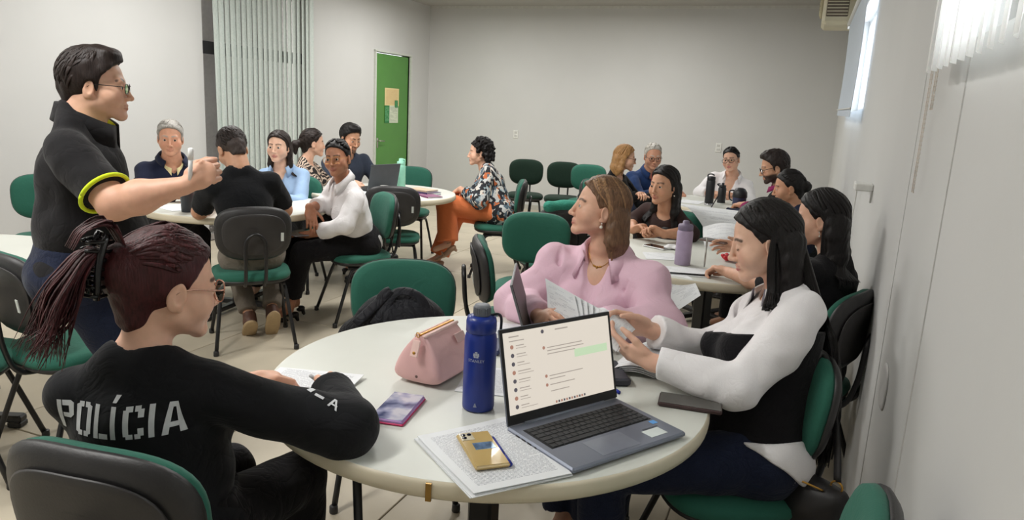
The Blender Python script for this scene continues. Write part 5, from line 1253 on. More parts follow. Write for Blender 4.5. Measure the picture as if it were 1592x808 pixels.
V, F = tube([p15.arms[1]['w']*0.9+p15.arms[1]['e']*0.1+0.027*(math.cos(t)*A(0.55, 0.83, 0)+math.sin(t)*A(0, 0, 1)) for t in np.linspace(0, 2*PI, 25)], 0.007, 8); worn(p15, 'watch', V, F, mat('watch_brown', (60, 42, 40), 0.4), True)

# 16 woman in pink
def lob_locks(h):
    return straight_locks(230, 0.155, 0.014, (100, 178), h['grav'], -0.005, low=-12, flare=0.012, fr_len=0.15)+swoop(90, h['grav'], 0.014, 0.14, fl=0.016)+straight_locks(46, 0.16, 0.014, (84, 100), h['grav'], -0.012, low=-14, flare=0.010, sides=(1,))
p16 = person('woman in pink puff-sleeved shirt with shoulder-length light brown hair, looking left', (-0.690, 2.62, 1.146), 205, -7, 0, face=262, hip=(-0.66, 2.69, 0.54), d=2.9, skin='fair', g=1.12, shw=0.19, bust=0.045, lips=(178, 100, 98), nose=0.85,
    L=dict(w=(-0.56, 2.30, 0.80), e=(-0.40, 2.50, 0.76), fd=(-0.8, -0.5, 0.1), pn=(-0.5, 0.2, -0.6)), R=dict(w=(-0.78, 2.27, 0.80), e=(-0.95, 2.50, 0.77), fd=(0.5, -0.7, 0.2), pn=(0.5, 0.2, -0.5)), legL=dict(a=(-0.53, 2.25, 0.085)), legR=dict(a=(-0.64, 2.28, 0.09)),
    top=dict(m=c_pink, arm=(0.080, 0.078, 0.05), puff=0.024, neck='v', vdepth=0.195, vw=0.056, cuffband=True, off=0.016, hem=-0.1, collar=dict(h=0.03, flap=0.055, open=80, r=0.024, spread=0.040, dz=0.016, tilt=0.7), buttons=(0.10, 0.24), fold=0.008, ffreq=38), pants=dict(m=c_jeans, hem=0.92, leg=(0.094, 0.075, 0.08)), shoes=dict(kind='pump', m=mat('metal_shoe', (150, 140, 120), 0.35, metal=0.5)),
    hair=dict(style='lob', c='ash', len=0.20, back=0.0, tuck=True, vol=1.0, locks=lob_locks, lw=0.0075, lvar=0.25, light=(lin((172, 134, 96)), 0.38, 0.6)), brow='brown')
earring(p16, -1, 0.0065, 0.008)
necklace(p16, 0.085, m_gold, 0.0045, 5)

# 17 young woman in white blouse and black bodice
Lt17 = 0.45
def y_locks(h):
    P = straight_locks(330, 0.50, 0.012, (98, 178), h['grav'], 0.055, low=-14, flare=0.004)
    P += swoop(110, h['grav'], 0.012, 0.22, fl=0.0)
    T2H = h['T2H']
    for i in range(190):   # the length that falls over the near shoulder blade
        q = RNG.random(4); a = -0.085-0.06*q[0]; P.append([on_head(-100-50*q[0], 10+25*q[1], 1.03), on_head(-108-40*q[0], -12, 1.05), T2H(a*0.75, -0.075-0.02*q[1], Lt17-0.01), T2H(a, -0.105-0.03*q[1], Lt17-0.11), T2H(a*1.0, -0.140-0.03*q[2], Lt17-0.25), T2H(a*0.92, -0.150-0.03*q[2], Lt17-0.36-0.07*q[3])])
    for i in range(26):   # the front strand that falls over the near shoulder
        q = RNG.random(3); P.append([on_head(-30-10*q[0], 66), on_head(-74-6*q[0], 38, 1.03), on_head(-96-4*q[0], 12, 1.04), (-0.086-0.006*q[1], -0.012+0.012*q[0], -0.04), (-0.092, 0.0+0.016*q[0], -0.11), (-0.10-0.01*q[1], 0.012+0.02*q[0], -0.18-0.02*q[2])])
    return P
p17 = person('young woman in white blouse and black bodice with very long dark hair, reading papers', (-0.085, 2.25, 1.148), 190, 17, 0, face=207, hip=(-0.045, 2.10, 0.54), d=2.4, skin='light', g=0.98, shw=0.185, bust=0.034, lips=(190, 96, 104), closed=True, hscale=1.0,
    L=dict(w=(-0.335, 1.965, 0.815), e=(-0.085, 1.965, 0.785), fd=(-0.95, 0.12, 0.22), pn=(0.15, 0.75, 0.55), curl=(24, 28, 32, 36, 22), bare=0.8, thumb=(0.45, 0.85, -0.2)), R=dict(w=(-0.375, 2.145, 0.852), e=(-0.20, 2.30, 0.77), fd=(-0.92, -0.25, 0.28), pn=(0.0, -0.85, -0.2), curl=(28, 34, 38, 42, 25), bare=0.8, thumb=(0.3, 0.9, -0.35)),
    legL=dict(k=(-0.42, 1.86, 0.515), a=(-0.40, 1.84, 0.085)), legR=dict(k=(-0.42, 2.02, 0.515), a=(-0.45, 1.98, 0.085)),
    top=dict(m=c_white, arm=(0.066, 0.060, 0.042), puff=0.004, neck='v', vdepth=0.14, vw=0.042, cuff=0.90, cuffband=True, off=0.017, hem=-0.06, name='blouse', collar=dict(h=0.028, flap=0.06, open=70, r=0.018, spread=0.030, tilt=0.8, m=c_stripe), fold=0.008, ffreq=34), pants=dict(m=c_jeans, leg=(0.094, 0.07, 0.06)), shoes=dict(kind='pump', m=m_blkleather),
    hair=dict(style='long', c='black', len=0.50, back=0.055, tuck=True, vol=0.9, locks=y_locks, lw=0.0075, lvar=0.4), brow='dark')
earring(p17, -1, 0.0065, 0.016); necklace(p17, 0.10, m_gold, 0.006)
v = Vol(p17.hip-0.30, p17.hip+A(0.30, 0.30, 0.50), 0.006); k_ = p17.Lt/0.46
p17.torso(v, 0.030, 0.04)
v.ell(p17.t2w(0, 0.072, 0.255*k_), (0.128, 0.094, 0.075), p17.T, 0.03)
for s in (-1, 1): v.ell(p17.t2w(s*0.070, 0.080, 0.265*k_), (0.070, 0.088, 0.070), p17.T, 0.03)
tl = p17.T[:, 2]
for s in (-1, 1): v.plane(p17.t2w(0, 0.15, 0.292*k_), nrm(tl+p17.T[:, 0]*s*0.10)) if False else None
v.plane(p17.t2w(0, 0.15, 0.300*k_), nrm(tl+p17.T[:, 1]*0.25)); v.plane(p17.t2w(0, 0, 0.060), nrm(-tl-0.22*p17.T[:, 1]))
v.cone(p17.t2w(0, 0.10, 0.33*k_), p17.t2w(0, 0.26, 0.315*k_), 0.030, 0.035, 0.012, sub=True)
vt = Vol(p17.hip-0.30, p17.hip+A(0.30, 0.30, 0.20), 0.006); p17.torso(vt, 0.037, 0.03)
vt.plane(p17.t2w(0, 0, 0.064), nrm(tl+0.22*p17.T[:, 1])); vt.plane(p17.t2w(0, 0, 0.0), nrm(-tl+0.42*p17.T[:, 1])); vt.folds(0.003, 40, 5, 4); Vv, Fv = vt.mesh(); worn(p17, 'blouse_tail', Vv, Fv, c_white, True)
v.folds(0.002, 40, 9, 4); Vv, Fv = v.mesh(); bo = worn(p17, 'bodice', Vv, Fv, c_knit, True)

# 18 woman with white lettering on her back, nearest the camera
def clip_locks(h):
    P = []; CL = A(0.0, -0.122, 0.045)
    for i in range(300):
        s = RNG.choice([-1, 1]); e = RNG.random(); az = s*(38+60*RNG.random()); l0 = 38-(abs(az)-38)*0.62; el = l0+(78-l0)*e
        if abs(az) > 80 and el < 5: az = s*(100+20*RNG.random())
        a = on_head(az, el, 1.0); mid = on_head(s*(100+30*RNG.random()), el*0.9+6, 1.02); m2 = on_head(s*(150+10*RNG.random()), 8+el*0.35, 1.03)
        P.append([a, (a+mid)/2*1.03, mid, m2, CL+(RNG.random(3)-0.5)*0.03])
    for i in range(60):   # nape
        s = RNG.choice([-1, 1]); a = on_head(s*(120+60*RNG.random()), -38+10*RNG.random(), 0.96); P.append([a, on_head(s*(160+20*RNG.random()), -12, 1.03), CL+(RNG.random(3)-0.5)*0.03+A(0, 0, -0.02)])
    for i in range(150):  # the tail thrown over the clip, fanning down
        q = RNG.random(4)-0.5; P.append([CL+q[:3]*0.035, CL+A(q[0]*0.05, -0.035-0.02*q[1], 0.012+0.02*q[2]), CL+A(q[0]*0.08, -0.065-0.03*q[1], -0.035+0.03*q[2]), CL+A(q[0]*0.11, -0.085-0.05*q[1], -0.10+0.04*q[2]), CL+A(q[0]*0.12, -0.100-0.075*q[3], -0.18-0.06*q[2])])
    for i in range(14):   # loose loops on top of the clip
        q = RNG.random(4)-0.5; P.append([CL+A(q[0]*0.05, 0.02, 0.03), CL+A(q[0]*0.07, -0.015, 0.075+0.02*q[1]), CL+A(q[0]*0.06+0.01, -0.06, 0.06), CL+A(q[0]*0.06, -0.075, 0.02)])
    return P
p18 = person('woman in black long-sleeved shirt with white lettering on her back, dark red hair clipped up', (-1.215, 1.120, 1.094), 68, 10, 0, face=112, hip=(-1.225, 1.09, 0.535), d=1.6, skin='fair', g=1.06, shw=0.182, bust=0.03, hscale=1.03,
    R=dict(w=(-1.005, 1.395, 0.800), e=(-0.865, 1.265, 0.785), fd=(-0.30, 0.85, -0.08), pn=(-0.55, -0.1, -0.8), curl=(50, 52, 54, 56, 35), bare=0.7, thumb=(0.45, 0.85, -0.35)), L=dict(w=(-1.24, 1.36, 0.785), fd=(0.3, 0.9, 0), pn=(0, 0, -1)), arm=(0.28, 0.25),
    legL=dict(k=(-1.30, 1.36, 0.53), a=(-1.30, 1.36, 0.085)), legR=dict(k=(-1.12, 1.42, 0.53), a=(-1.12, 1.42, 0.085)), top=dict(m=c_black, arm=(0.068, 0.064, 0.050), neck='crew', off=0.016, hem=-0.1, cuff=0.86, fold=0.005, ffreq=30), pants=dict(m=c_blk), shoes=dict(m=m_blkleather), chest_skin=True,
    hair=dict(style='pulled', c='red', th=-0.001, locks=clip_locks, lw=0.005, lvar=0.45, tip=0.2, rough=0.001), glasses=dict(m=mat('rose_gold', (206, 160, 140), 0.25, metal=0.9), size=(0.027, 0.023), t=0.0015))
g = G()
for s in (-1, 1):
    for k in range(7): g.put(*tube(spline([(s*0.012, -0.125, 0.085-0.018*k), (s*0.030, -0.150, 0.085-0.018*k), (s*0.012, -0.172, 0.080-0.017*k)], 3), 0.004, 6))
    g.put(*tube(spline([(s*0.022, -0.140, 0.10), (s*0.034, -0.152, 0.04), (s*0.024, -0.145, -0.03)], 4), 0.007, 8))
g.put(*bx((0, -0.148, 0.055), (0.045, 0.022, 0.03), bev=0.006))
for i in range(len(g.V)): g.V[i] = p18.H2W(g.V[i])-p18.loc
g.build('hair_clip', mat('clip_black', (16, 16, 18), 0.25), p18.root)
# lettering printed on the back: stencil strokes laid on the shirt
bv18 = BVHTree.FromPolygons([tuple(map(float, q)) for q in p18.topVF[0]], [tuple(map(int, f)) for f in p18.topVF[1]])
def lay(quads, place, ray, m, name, par, P, nx=4, ny=6, lift=0.0016):
    g = G()
    for q in quads:
        q = [np.array(c, float) for c in q]; V = []; ok = True
        for jj in range(ny+1):
            for ii in range(nx+1):
                u, w = ii/nx, jj/ny; c = q[0]*(1-u)*(1-w)+q[1]*u*(1-w)+q[2]*u*w+q[3]*(1-u)*w; o_ = place(c); h = bv18.ray_cast(Vector(o_), Vector(ray), 0.6)
                if h[0] is None: ok = False; continue
                V.append(np.array(h[0])-np.asarray(ray)*lift)
        if ok: g.put(np.array(V)-P.loc, [(jj*(nx+1)+ii, jj*(nx+1)+ii+1, (jj+1)*(nx+1)+ii+1, (jj+1)*(nx+1)+ii) for jj in range(ny) for ii in range(nx)])
    if g.n: g.build(name, m, par)
def R4(x0, y0, x1, y1): return [(x0, y0), (x1, y0), (x1, y1), (x0, y1)]
LET = {'P': [R4(0, 0, .17, 1), R4(.21, .82, .52, 1), [(.45, .46), (.64, .54), (.64, .92), (.45, .84)], R4(.21, .42, .50, .58), [(.50, .42), (.64, .54), (.45, .56), (.45, .42)], [(.45, .84), (.64, .92), (.52, 1), (.40, 1)]],
       'O': [R4(0, .1, .18, .9), R4(.46, .1, .64, .9), [(.0, .9), (.18, .84), (.29, .84), (.29, 1)][::1], [(.35, .84), (.46, .84), (.64, .9), (.35, 1)], [(0, .1), (.29, 0), (.29, .16), (.18, .16)], [(.35, 0), (.64, .1), (.46, .16), (.35, .16)], R4(.10, .84, .29, 1), R4(.35, .84, .54, 1), R4(.10, 0, .29, .16), R4(.35, 0, .54, .16)],
       'L': [R4(0, 0, .18, 1), R4(.22, 0, .55, .17)], 'I': [R4(0, 0, .18, 1)], 'Í': [R4(0, 0, .18, 1), [(.02, 1.10), (.16, 1.10), (.30, 1.32), (.12, 1.32)]],
       'C': [R4(0, .1, .18, .9), R4(.08, .84, .30, 1), R4(.36, .84, .54, 1), R4(.08, 0, .30, .16), R4(.36, 0, .54, .16), [(.46, .66), (.64, .66), (.64, .9), (.46, .9)], [(.46, .1), (.64, .1), (.64, .34), (.46, .34)]],
       'A': [[(0, 0), (.19, 0), (.36, 1), (.22, 1)], [(.51, 0), (.70, 0), (.48, 1), (.40, 1)], R4(.22, .22, .48, .38), [(.24, .84), (.46, .84), (.46, 1), (.24, 1)]]}
WORD = [('P', .64), ('O', .64), ('L', .52), ('Í', .30), ('C', .64), ('I', .24), ('A', .70)]
TX0, TW, TZ, TH = -0.150, 0.264, 0.287, 0.062
tot = sum(w for _, w in WORD)+0.14*6; sc_ = TW/tot; x_ = 0.0; quads = []
for ch_, w in WORD:
    for q in LET[ch_]: quads.append([(TX0+(x_+cx)*sc_, TZ+cy*TH) for cx, cy in q])
    x_ += w+0.14
lay(quads, lambda c: p18.t2w(c[0], -0.5, c[1]), p18.T[:, 1], mat('white_print', (206, 208, 210), 0.7, vary=0.08, scale=60), 'back_lettering', p18.top, p18)

# faint white marks printed on the near sleeve and the round badge on the upper arm
def mark(c, rx, ux, quads, m, name):
    ray = nrm(A(-0.45, 0.70, -0.55)); r_ = nrm(A(*rx)); u_ = nrm(A(*ux))
    lay(quads, lambda q: A(*c)+r_*q[0]+u_*q[1]-ray*0.22, ray, m, name, p18.top, p18, 3, 3, 0.0022)
mw = MATS['white_print']; mg = mat('grey_print', (120, 122, 126), 0.7)
mark((-0.905, 1.250, 0.845), (0.8, 0.4, -0.45), (0.3, 0.3, 0.9), [[(-.052, .0), (-.040, -.003), (-.036, .010), (-.048, .013)], [(-.030, -.006), (-.008, -.008), (-.008, -.001), (-.030, .001)], [(.006, -.016), (.011, -.017), (.017, .006), (.012, .007)], [(.026, -.020), (.031, -.021), (.019, .006), (.014, .007)], [(.010, -.010), (.027, -.012), (.027, -.008), (.011, -.006)]], mw, 'sleeve_lettering')
ringq = []
for k in range(16):
    a0, a1 = 2*PI*k/16, 2*PI*(k+1)/16; ringq.append([(0.018*math.cos(a0), 0.022*math.sin(a0)), (0.018*math.cos(a1), 0.022*math.sin(a1)), (0.0145*math.cos(a1), 0.018*math.sin(a1)), (0.0145*math.cos(a0), 0.018*math.sin(a0))])
ringq += [[(-.009, -.010), (.009, -.010), (.007, -.007), (-.007, -.007)], [(-.002, -.007), (.002, -.007), (.002, .012), (-.002, .012)], [(-.009, .003), (.009, .003), (.009, .006), (-.009, .006)]]
mark((-0.985, 1.235, 0.915), (0.8, 0.5, -0.3), (0.0, 0.3, 0.95), ringq, mg, 'sleeve_badge')

# ------------------------------------------------------------------ things on the front table
TT = 0.7405
def local(t, g_):  # shift gathered shapes into the thing's frame
    return g_
m_screen_off = mat('phone_glass', (22, 24, 30), 0.08)
def phone(label, x, y, z, rz, m_case, w=0.075, l=0.155, th=0.010, face_up=True, screen=None, cat='phone', nm='mobile_phone'):
    t = thing(nm, label, cat, (x, y, z), math.radians(rz))
    V, F = bx((0, 0, th/2), (w, l, th), bev=0.0035); obj('case', V, F, m_case, t, smooth=False)
    V, F = bx((0, 0, th+0.0002), (w-0.006, l-0.006, 0.0012)); obj('screen' if face_up else 'back_panel', V, F, screen or m_screen_off, t, smooth=False)
    return t
# grey laptop
lp = thing('laptop', 'open grey laptop with a chat list on its lit screen, on the front table', 'laptop', (-0.380, 1.583, TT+0.003), math.radians(-29.8+90-0.0))
# local axes: +x runs along the keyboard to the right, +y towards the hinge
LA = math.atan2(1.662-1.359, -0.180+0.367); lp.rotation_euler = (0, 0, LA)
m_lap = mat('laptop_grey', (122, 128, 142), 0.38, metal=0.35, vary=0.02); m_lapdark = mat('laptop_bezel', (26, 26, 28), 0.4); m_key = mat('key_black', (40, 42, 46), 0.55)
LW, LD = 0.360, 0.240
V, F = bx((0, 0, 0.008), (LW, LD, 0.013), bev=0.004); obj('base', V, F, m_lap, lp, smooth=False)
kb = bx((-0.0, 0.030, 0.0148), (0.318, 0.108, 0.0012)); kbo = obj('keyboard', kb[0], kb[1], mat('keybed', (30, 31, 34), 0.6), lp, smooth=False)
kv = {}
for r in range(6):
    x = -0.155; row = [(0.0135, 18)] if r == 5 else [(0.0168, 15)]
    widths = [0.0135]*18 if r == 5 else ([0.0168]*13+[0.027]+[0.0145]*3 if r == 4 else [0.025]+[0.0168]*12+[0.019]+[0.0145]*3 if r == 3 else [0.029]+[0.0168]*11+[0.032]+[0.0145]*3 if r == 2 else [0.022]+[0.0168]*11+[0.039]+[0.0145]*3 if r == 1 else [0.0168]*3+[0.095]+[0.0168]*5+[0.0145]*5)
    sc2 = 0.308/sum(widths); yk = -0.014+r*0.0175+0.0
    for w in widths:
        w *= sc2; key = round(w, 4)
        if key not in kv:
            V, F = bx((0, 0, 0.0), (w-0.0025, 0.0148 if r < 5 else 0.0105, 0.0022), bev=0.0006); o = obj('key', V, F, m_key, kbo, smooth=False); kv[key] = o.data
        else: o = bpy.data.objects.new('key', kv[key]); COL.objects.link(o); o.parent = kbo
        o.location = (x+w/2, yk, 0.0162); x += w
V, F = bx((-0.022, -0.072, 0.0146), (0.118, 0.072, 0.0008)); obj('touchpad', V, F, mat('touchpad_grey', (132, 138, 152), 0.3, metal=0.3), lp, smooth=False)
for nm, c, d, col in (('sticker', (0.110, -0.082, 0.0148), (0.055, 0.034, 0.0006), (214, 222, 220)), ('sticker', (0.118, -0.060, 0.0148), (0.050, 0.005, 0.0006), (70, 74, 84)), ('sticker', (0.150, -0.040, 0.0148), (0.018, 0.016, 0.0006), (92, 160, 226))):
    V, F = bx(c, d); obj(nm, V, F, mat('sticker_%d' % col[0], col, 0.4), lp, smooth=False)
for k in range(4): V, F = bx((-LW/2-0.0002, 0.075-0.022*k, 0.008), (0.001, 0.014 if k < 3 else 0.006, 0.005)); obj('port', V, F, m_lapdark, lp, smooth=False)
LT = math.radians(14); RL = rotx(-LT); hinge = A(0, LD/2-0.004, 0.014)
def lid(V): return np.asarray(V, float)@RL.T+hinge
V, F = bx((0, 0.0035, 0.116), (LW, 0.006, 0.232), bev=0.0025); ld_ = obj('lid', lid(V), F, m_lap, lp, smooth=False)
V, F = bx((0, -0.0004, 0.117), (LW-0.003, 0.002, 0.228)); obj('bezel', lid(V), F, m_lapdark, ld_, smooth=False)
V, F = tube([(-0.13, LD/2-0.003, 0.013), (0.13, LD/2-0.003, 0.013)], 0.006, 8); obj('hinge', V, F, m_lap, lp)
def glow(name, rgb, s=1.0):
    nt = NT(name); nt.b.inputs['Base Color'].default_value = (0.02, 0.02, 0.02, 1); nt.set(Roughness=0.25); nt.b.inputs['Emission Color'].default_value = (*lin(rgb), 1); nt.b.inputs['Emission Strength'].default_value = s; return nt.m
SW, SZ0, SZ1 = 0.342, 0.026, 0.222; ES = 0.5
def scr(x0, z0, x1, z1, m, name='screen', yy=-0.0018): 
    V = lid([(x0, yy, z0), (x1, yy, z0), (x1, yy, z1), (x0, yy, z1)]); return obj(name, V, [(0, 1, 2, 3)], m, ld_, smooth=False)
scr(-SW/2, SZ0, SW/2, SZ1, glow('screen_cream', (234, 224, 210), ES))
gg1, gg2, gg3, gg4 = G(), G(), G(), G(); rr = random.Random(4)
def sq(g_, x0, z0, x1, z1, yy=-0.0024): g_.put(lid([(x0, yy, z0), (x1, yy, z0), (x1, yy, z1), (x0, yy, z1)]), [(0, 1, 2, 3)])
for k in range(8):
    zc = 0.186-0.0205*k
    V = [(-0.148+0.0052*math.cos(t), -0.0024, zc+0.0052*math.sin(t)) for t in np.linspace(0, 2*PI, 13)[:-1]]; (gg1 if k % 3 else gg3).put(lid(V), [tuple(range(12))])
    sq(gg2, -0.136, zc+0.001, -0.136+0.02+0.02*rr.random(), zc+0.0032); sq(gg2, -0.136, zc-0.005, -0.136+0.028+0.024*rr.random(), zc-0.0036)
sq(gg2, -0.155, 0.209, -0.125, 0.212); sq(gg2, -0.155, 0.199, -0.110, 0.2012); sq(gg2, -0.012, 0.209, 0.03, 0.2122)
V = [(-0.052+0.005*math.cos(t), -0.0024, 0.2105+0.005*math.sin(t)) for t in np.linspace(0, 2*PI, 13)[:-1]]; gg1.put(lid(V), [tuple(range(12))])
for zc, w in ((0.168, 0.115), (0.160, 0.12), (0.152, 0.09), (0.098, 0.11), (0.090, 0.05), (0.076, 0.08), (0.060, 0.06)): sq(gg2, -0.042, zc, -0.042+w, zc+0.0022)
for zc in (0.170, 0.1, 0.078): V = [(-0.052+0.0042*math.cos(t), -0.0024, zc+0.0042*math.sin(t)) for t in np.linspace(0, 2*PI, 13)[:-1]]; gg3.put(lid(V), [tuple(range(12))])
sq(gg4, 0.045, 0.132, 0.158, 0.152)
for k in range(12): sq(gg1 if k % 2 else gg3, -0.03+0.0085*k, 0.0295, -0.0245+0.0085*k, 0.035)
tag(gg1.build('screen_icons', glow('scr_dark', (88, 84, 92), ES), ld_, smooth=False), kind='stuff'); tag(gg2.build('screen_text', glow('scr_text', (172, 162, 152), ES), ld_, smooth=False), kind='stuff'); tag(gg3.build('screen_avatars', glow('scr_av', (178, 130, 112), ES), ld_, smooth=False), kind='stuff'); gg4.build('message_bubble', glow('scr_green', (204, 228, 190), ES), ld_, smooth=False)
# dark laptop of the woman in pink
l2 = thing('laptop', 'grey-lidded laptop seen nearly edge on, before the pink shirt', 'laptop', (-0.690, 2.235, TT+0.002), math.radians(109))
V, F = bx((0, 0, 0.008), (0.33, 0.22, 0.014), bev=0.004); obj('base', V, F, m_lapdark, l2, smooth=False)
R_ = rotx(-math.radians(18)); V, F = bx((0, 0, 0.108), (0.33, 0.007, 0.214), bev=0.002); V = V@R_.T+A(0, 0.10, 0.014); obj('lid', V, F, mat('laptop_back', (116, 118, 120), 0.35, metal=0.5), l2, smooth=False)
V, F = bx((0, -0.004, 0.110), (0.325, 0.002, 0.208)); V = V@R_.T+A(0, 0.10, 0.014); obj('screen', V, F, m_lapdark, l2, smooth=False)
# blue bottle
m_bb = mat('blue_enamel', (24, 48, 132), 0.32, vary=0.04, bump=0.04, bscale=600, spec=0.5)
bt = thing('water_bottle', 'tall blue metal bottle with grey cap beside the open laptop', 'bottle', (-0.700, 1.600, TT))
V, F = lathe([(0.034, 0), (0.040, 0.003), (0.041, 0.01), (0.041, 0.185), (0.039, 0.198), (0.036, 0.203), (0.036, 0.206)], seg=40); obj('bottle_body', V, F, m_bb, bt)
V, F = lathe([(0.036, 0.205), (0.0385, 0.207), (0.0385, 0.232), (0.036, 0.243), (0.025, 0.247)], seg=40); obj('lid', V, F, m_bb, bt)
V, F = lathe([(0.021, 0.246), (0.0215, 0.249), (0.020, 0.270), (0.018, 0.274), (0.010, 0.275)], seg=28); cp_ = obj('cap', V, F, mat('grey_rubber', (112, 116, 122), 0.55), bt)
g = G()
for k in range(28): a = 2*PI*k/28; g.put(*bx((0.0212*math.cos(a), 0.0212*math.sin(a), 0.259), (0.0022, 0.0022, 0.018), rotz(a)))
g.build('cap_ribs', MATS['grey_rubber'], cp_, smooth=False)
g = G(); g.put(*tube(spline([(0.02, 0.01, 0.247), (0.036, 0.018, 0.250), (0.044, 0.022, 0.238), (0.0435, 0.0215, 0.20)], 5), 0.0035, 8)); g.build('cap_strap', mat('dark_rubber', (30, 32, 40), 0.6), bt)
V2, F2 = text_vf('STANLEY', 0.0105)
def wrap(V2, rad, a0, z0): return np.array([((rad)*math.cos(a0+v[0]/rad), (rad)*math.sin(a0+v[0]/rad), z0+v[1]) for v in V2])
av = math.atan2(-1.6, 0.70)-0.25
obj('bottle_lettering', wrap(V2, 0.0414, av, 0.135), F2, mat('silver_print', (190, 196, 206), 0.4, metal=0.3), bt, smooth=False)
EM = [[(-.006, 0), (.006, 0), (.006, .004), (-.006, .004)], [(-.008, .004), (-.003, .004), (-.003, .011), (-.007, .012)], [(.003, .004), (.008, .004), (.007, .012), (.003, .011)], [(-.0025, .005), (.0025, .005), (.002, .012), (-.002, .012)], [(-.004, .0125), (.004, .0125), (.0025, .0155), (-.0025, .0155)]]
g = G()
for q in EM: g.put(wrap([(a, b, 0) for a, b in q], 0.0414, av, 0.147), [(0, 1, 2, 3)])
for k in range(7): g.put(wrap([(-.0045+.0006*k, 0.0, 0), (.0045-.0006*k, 0, 0), (.0045-.0006*k, 0.0009, 0), (-.0045+.0006*k, 0.0009, 0)], 0.0414, av+0.05, 0.017+0.0016*k), [(0, 1, 2, 3)])
g.build('bottle_emblem', MATS['silver_print'], bt, smooth=False)
# pink pouch
m_pk = mat('pink_faux_leather', (222, 178, 176), 0.5, vary=0.04, scale=12, bump=0.12, bscale=180); m_pk2 = mat('pale_pink_trim', (232, 198, 190), 0.45)
pc = thing('zip_pouch', 'pale pink trapezoid zip pouch next to the blue bottle', 'pouch', (-0.905, 1.735, TT), math.radians(86)); pc.scale = (1.10, 1.10, 1.10)
# ridge runs along local +x; near end at -x faces the camera
st = []
for i, x in enumerate(np.linspace(-0.085, 0.115, 9)):
    e = 1-0.10*abs(i-3.5)/4; ew = 0.072*(0.93+0.07*math.sin(PI*i/8)); 
    xo = 0.022 if i == 0 else (-0.018 if i == 8 else 0)
    st.append([(x, -ew, 0.004), (x-0.004*(i == 0), -ew*1.05, 0.030), (x+xo*0.4, -ew*0.80, 0.075), (x+xo, -0.020, 0.118), (x+xo, -0.009, 0.127), (x+xo, 0.009, 0.127), (x+xo, 0.020, 0.118), (x+xo*0.4, ew*0.80, 0.075), (x-0.004*(i == 0), ew*1.05, 0.030), (x, ew, 0.004)])
V = [q for s_ in st for q in s_]; F = [(i*10+k, i*10+(k+1) % 10, (i+1)*10+(k+1) % 10, (i+1)*10+k) for i in range(8) for k in range(10)]+[tuple(range(9, -1, -1)), tuple(80+k for k in range(10))]
po = obj('pouch_body', V, F, m_pk, pc); md = po.modifiers.new('round', 'SUBSURF'); md.levels = 2; md.render_levels = 2
for e_ in po.data.edges: pass
g = G(); g.put(*tube([(-0.062, 0, 0.126), (0.0, 0, 0.127), (0.098, 0, 0.126)], 0.0035, 8, flat=0.6))
for k in range(34): g.put(*bx((-0.06+0.0047*k, 0, 0.1285), (0.0026, 0.0055, 0.0016)))
g.build('zip', m_gold, pc, smooth=False)
for s in (-1, 1):
    V, F = tube([(x, s*0.012, 0.1235) for x in np.linspace(-0.062, 0.098, 5)], 0.0045, 8); obj('zip_tape', V, F, m_pk2, pc)
V, F = bx((-0.082, 0.0, 0.098), (0.004, 0.022, 0.042), rotz(0)@roty(math.radians(22)), bev=0.0015); tb = obj('tab', V, F, m_pk2, pc, smooth=False)
V, F = ball((-0.0885, 0, 0.088), (0.002, 0.0045, 0.0045), 10, 6); obj('stud', V, F, m_gold, tb)
V, F = ball((-0.090, -0.010, 0.030), (0.002, 0.004, 0.004), 10, 6); obj('snap', V, F, mat('dark_stud', (110, 86, 80), 0.4, metal=0.5), pc)
V, F = tube([(-0.072+0.004*math.cos(t), 0.007*math.cos(t), 0.130+0.006*math.sin(t)) for t in np.linspace(0, 2*PI, 15)], 0.0014, 6); obj('zip_ring', V, F, m_gold, pc)
V, F = bx((0.06, -0.045, 0.100), (0.045, 0.003, 0.024), rotx(math.radians(-32)), bev=0.001); pt = obj('patch', V, F, mat('patch_rose', (206, 170, 166), 0.4), pc, smooth=False)
# phones
ph = phone('lilac and pink cased phone lying face up, lit screen reflecting, by the writing hand', -0.868, 1.485, TT, 10, mat('lilac_case', (172, 130, 190), 0.4), 0.086, 0.168, 0.013)
V, F = bx((0, 0, 0.003), (0.090, 0.172, 0.006), bev=0.0025); obj('pink_bumper', V, F, mat('hot_pink', (206, 40, 100), 0.45), ph, smooth=False)
nt = NT('lockscreen'); nt.set(Roughness=0.12); tc = nt.add('ShaderNodeTexCoord'); nz = nt.add('ShaderNodeTexNoise'); nz.inputs['Scale'].default_value = 18; nt.link(tc.outputs['Object'], nz.inputs['Vector'])
c_ = ramp(nt, nz.outputs[0], [(0.35, lin((44, 54, 96))), (0.5, lin((150, 150, 176))), (0.62, lin((206, 200, 204)))]); nt.link(c_, nt.b.inputs['Emission Color']); nt.b.inputs['Emission Strength'].default_value = 0.45; nt.b.inputs['Base Color'].default_value = (0.02, 0.02, 0.03, 1)
[c for c in ph.children if c.name.startswith('screen')][0].data.materials[0] = nt.m
m_yel = mat('yellow_clear_case', (186, 158, 96), 0.2, vary=0.08, scale=14, coat=0.5)
p2_ = phone('phone in yellowed clear case lying face down on the printed papers', -0.580, 1.360, TT+0.0115, 41, m_yel, 0.078, 0.162, 0.010, False, mat('phone_back_gold', (196, 168, 108), 0.2, vary=0.06, scale=12, coat=0.3))
V, F = bx((-0.020, 0.057, 0.0115), (0.030, 0.034, 0.002), bev=0.0008); cm = obj('camera_bump', V, F, mat('camera_plate', (206, 196, 170), 0.25), p2_, smooth=False)
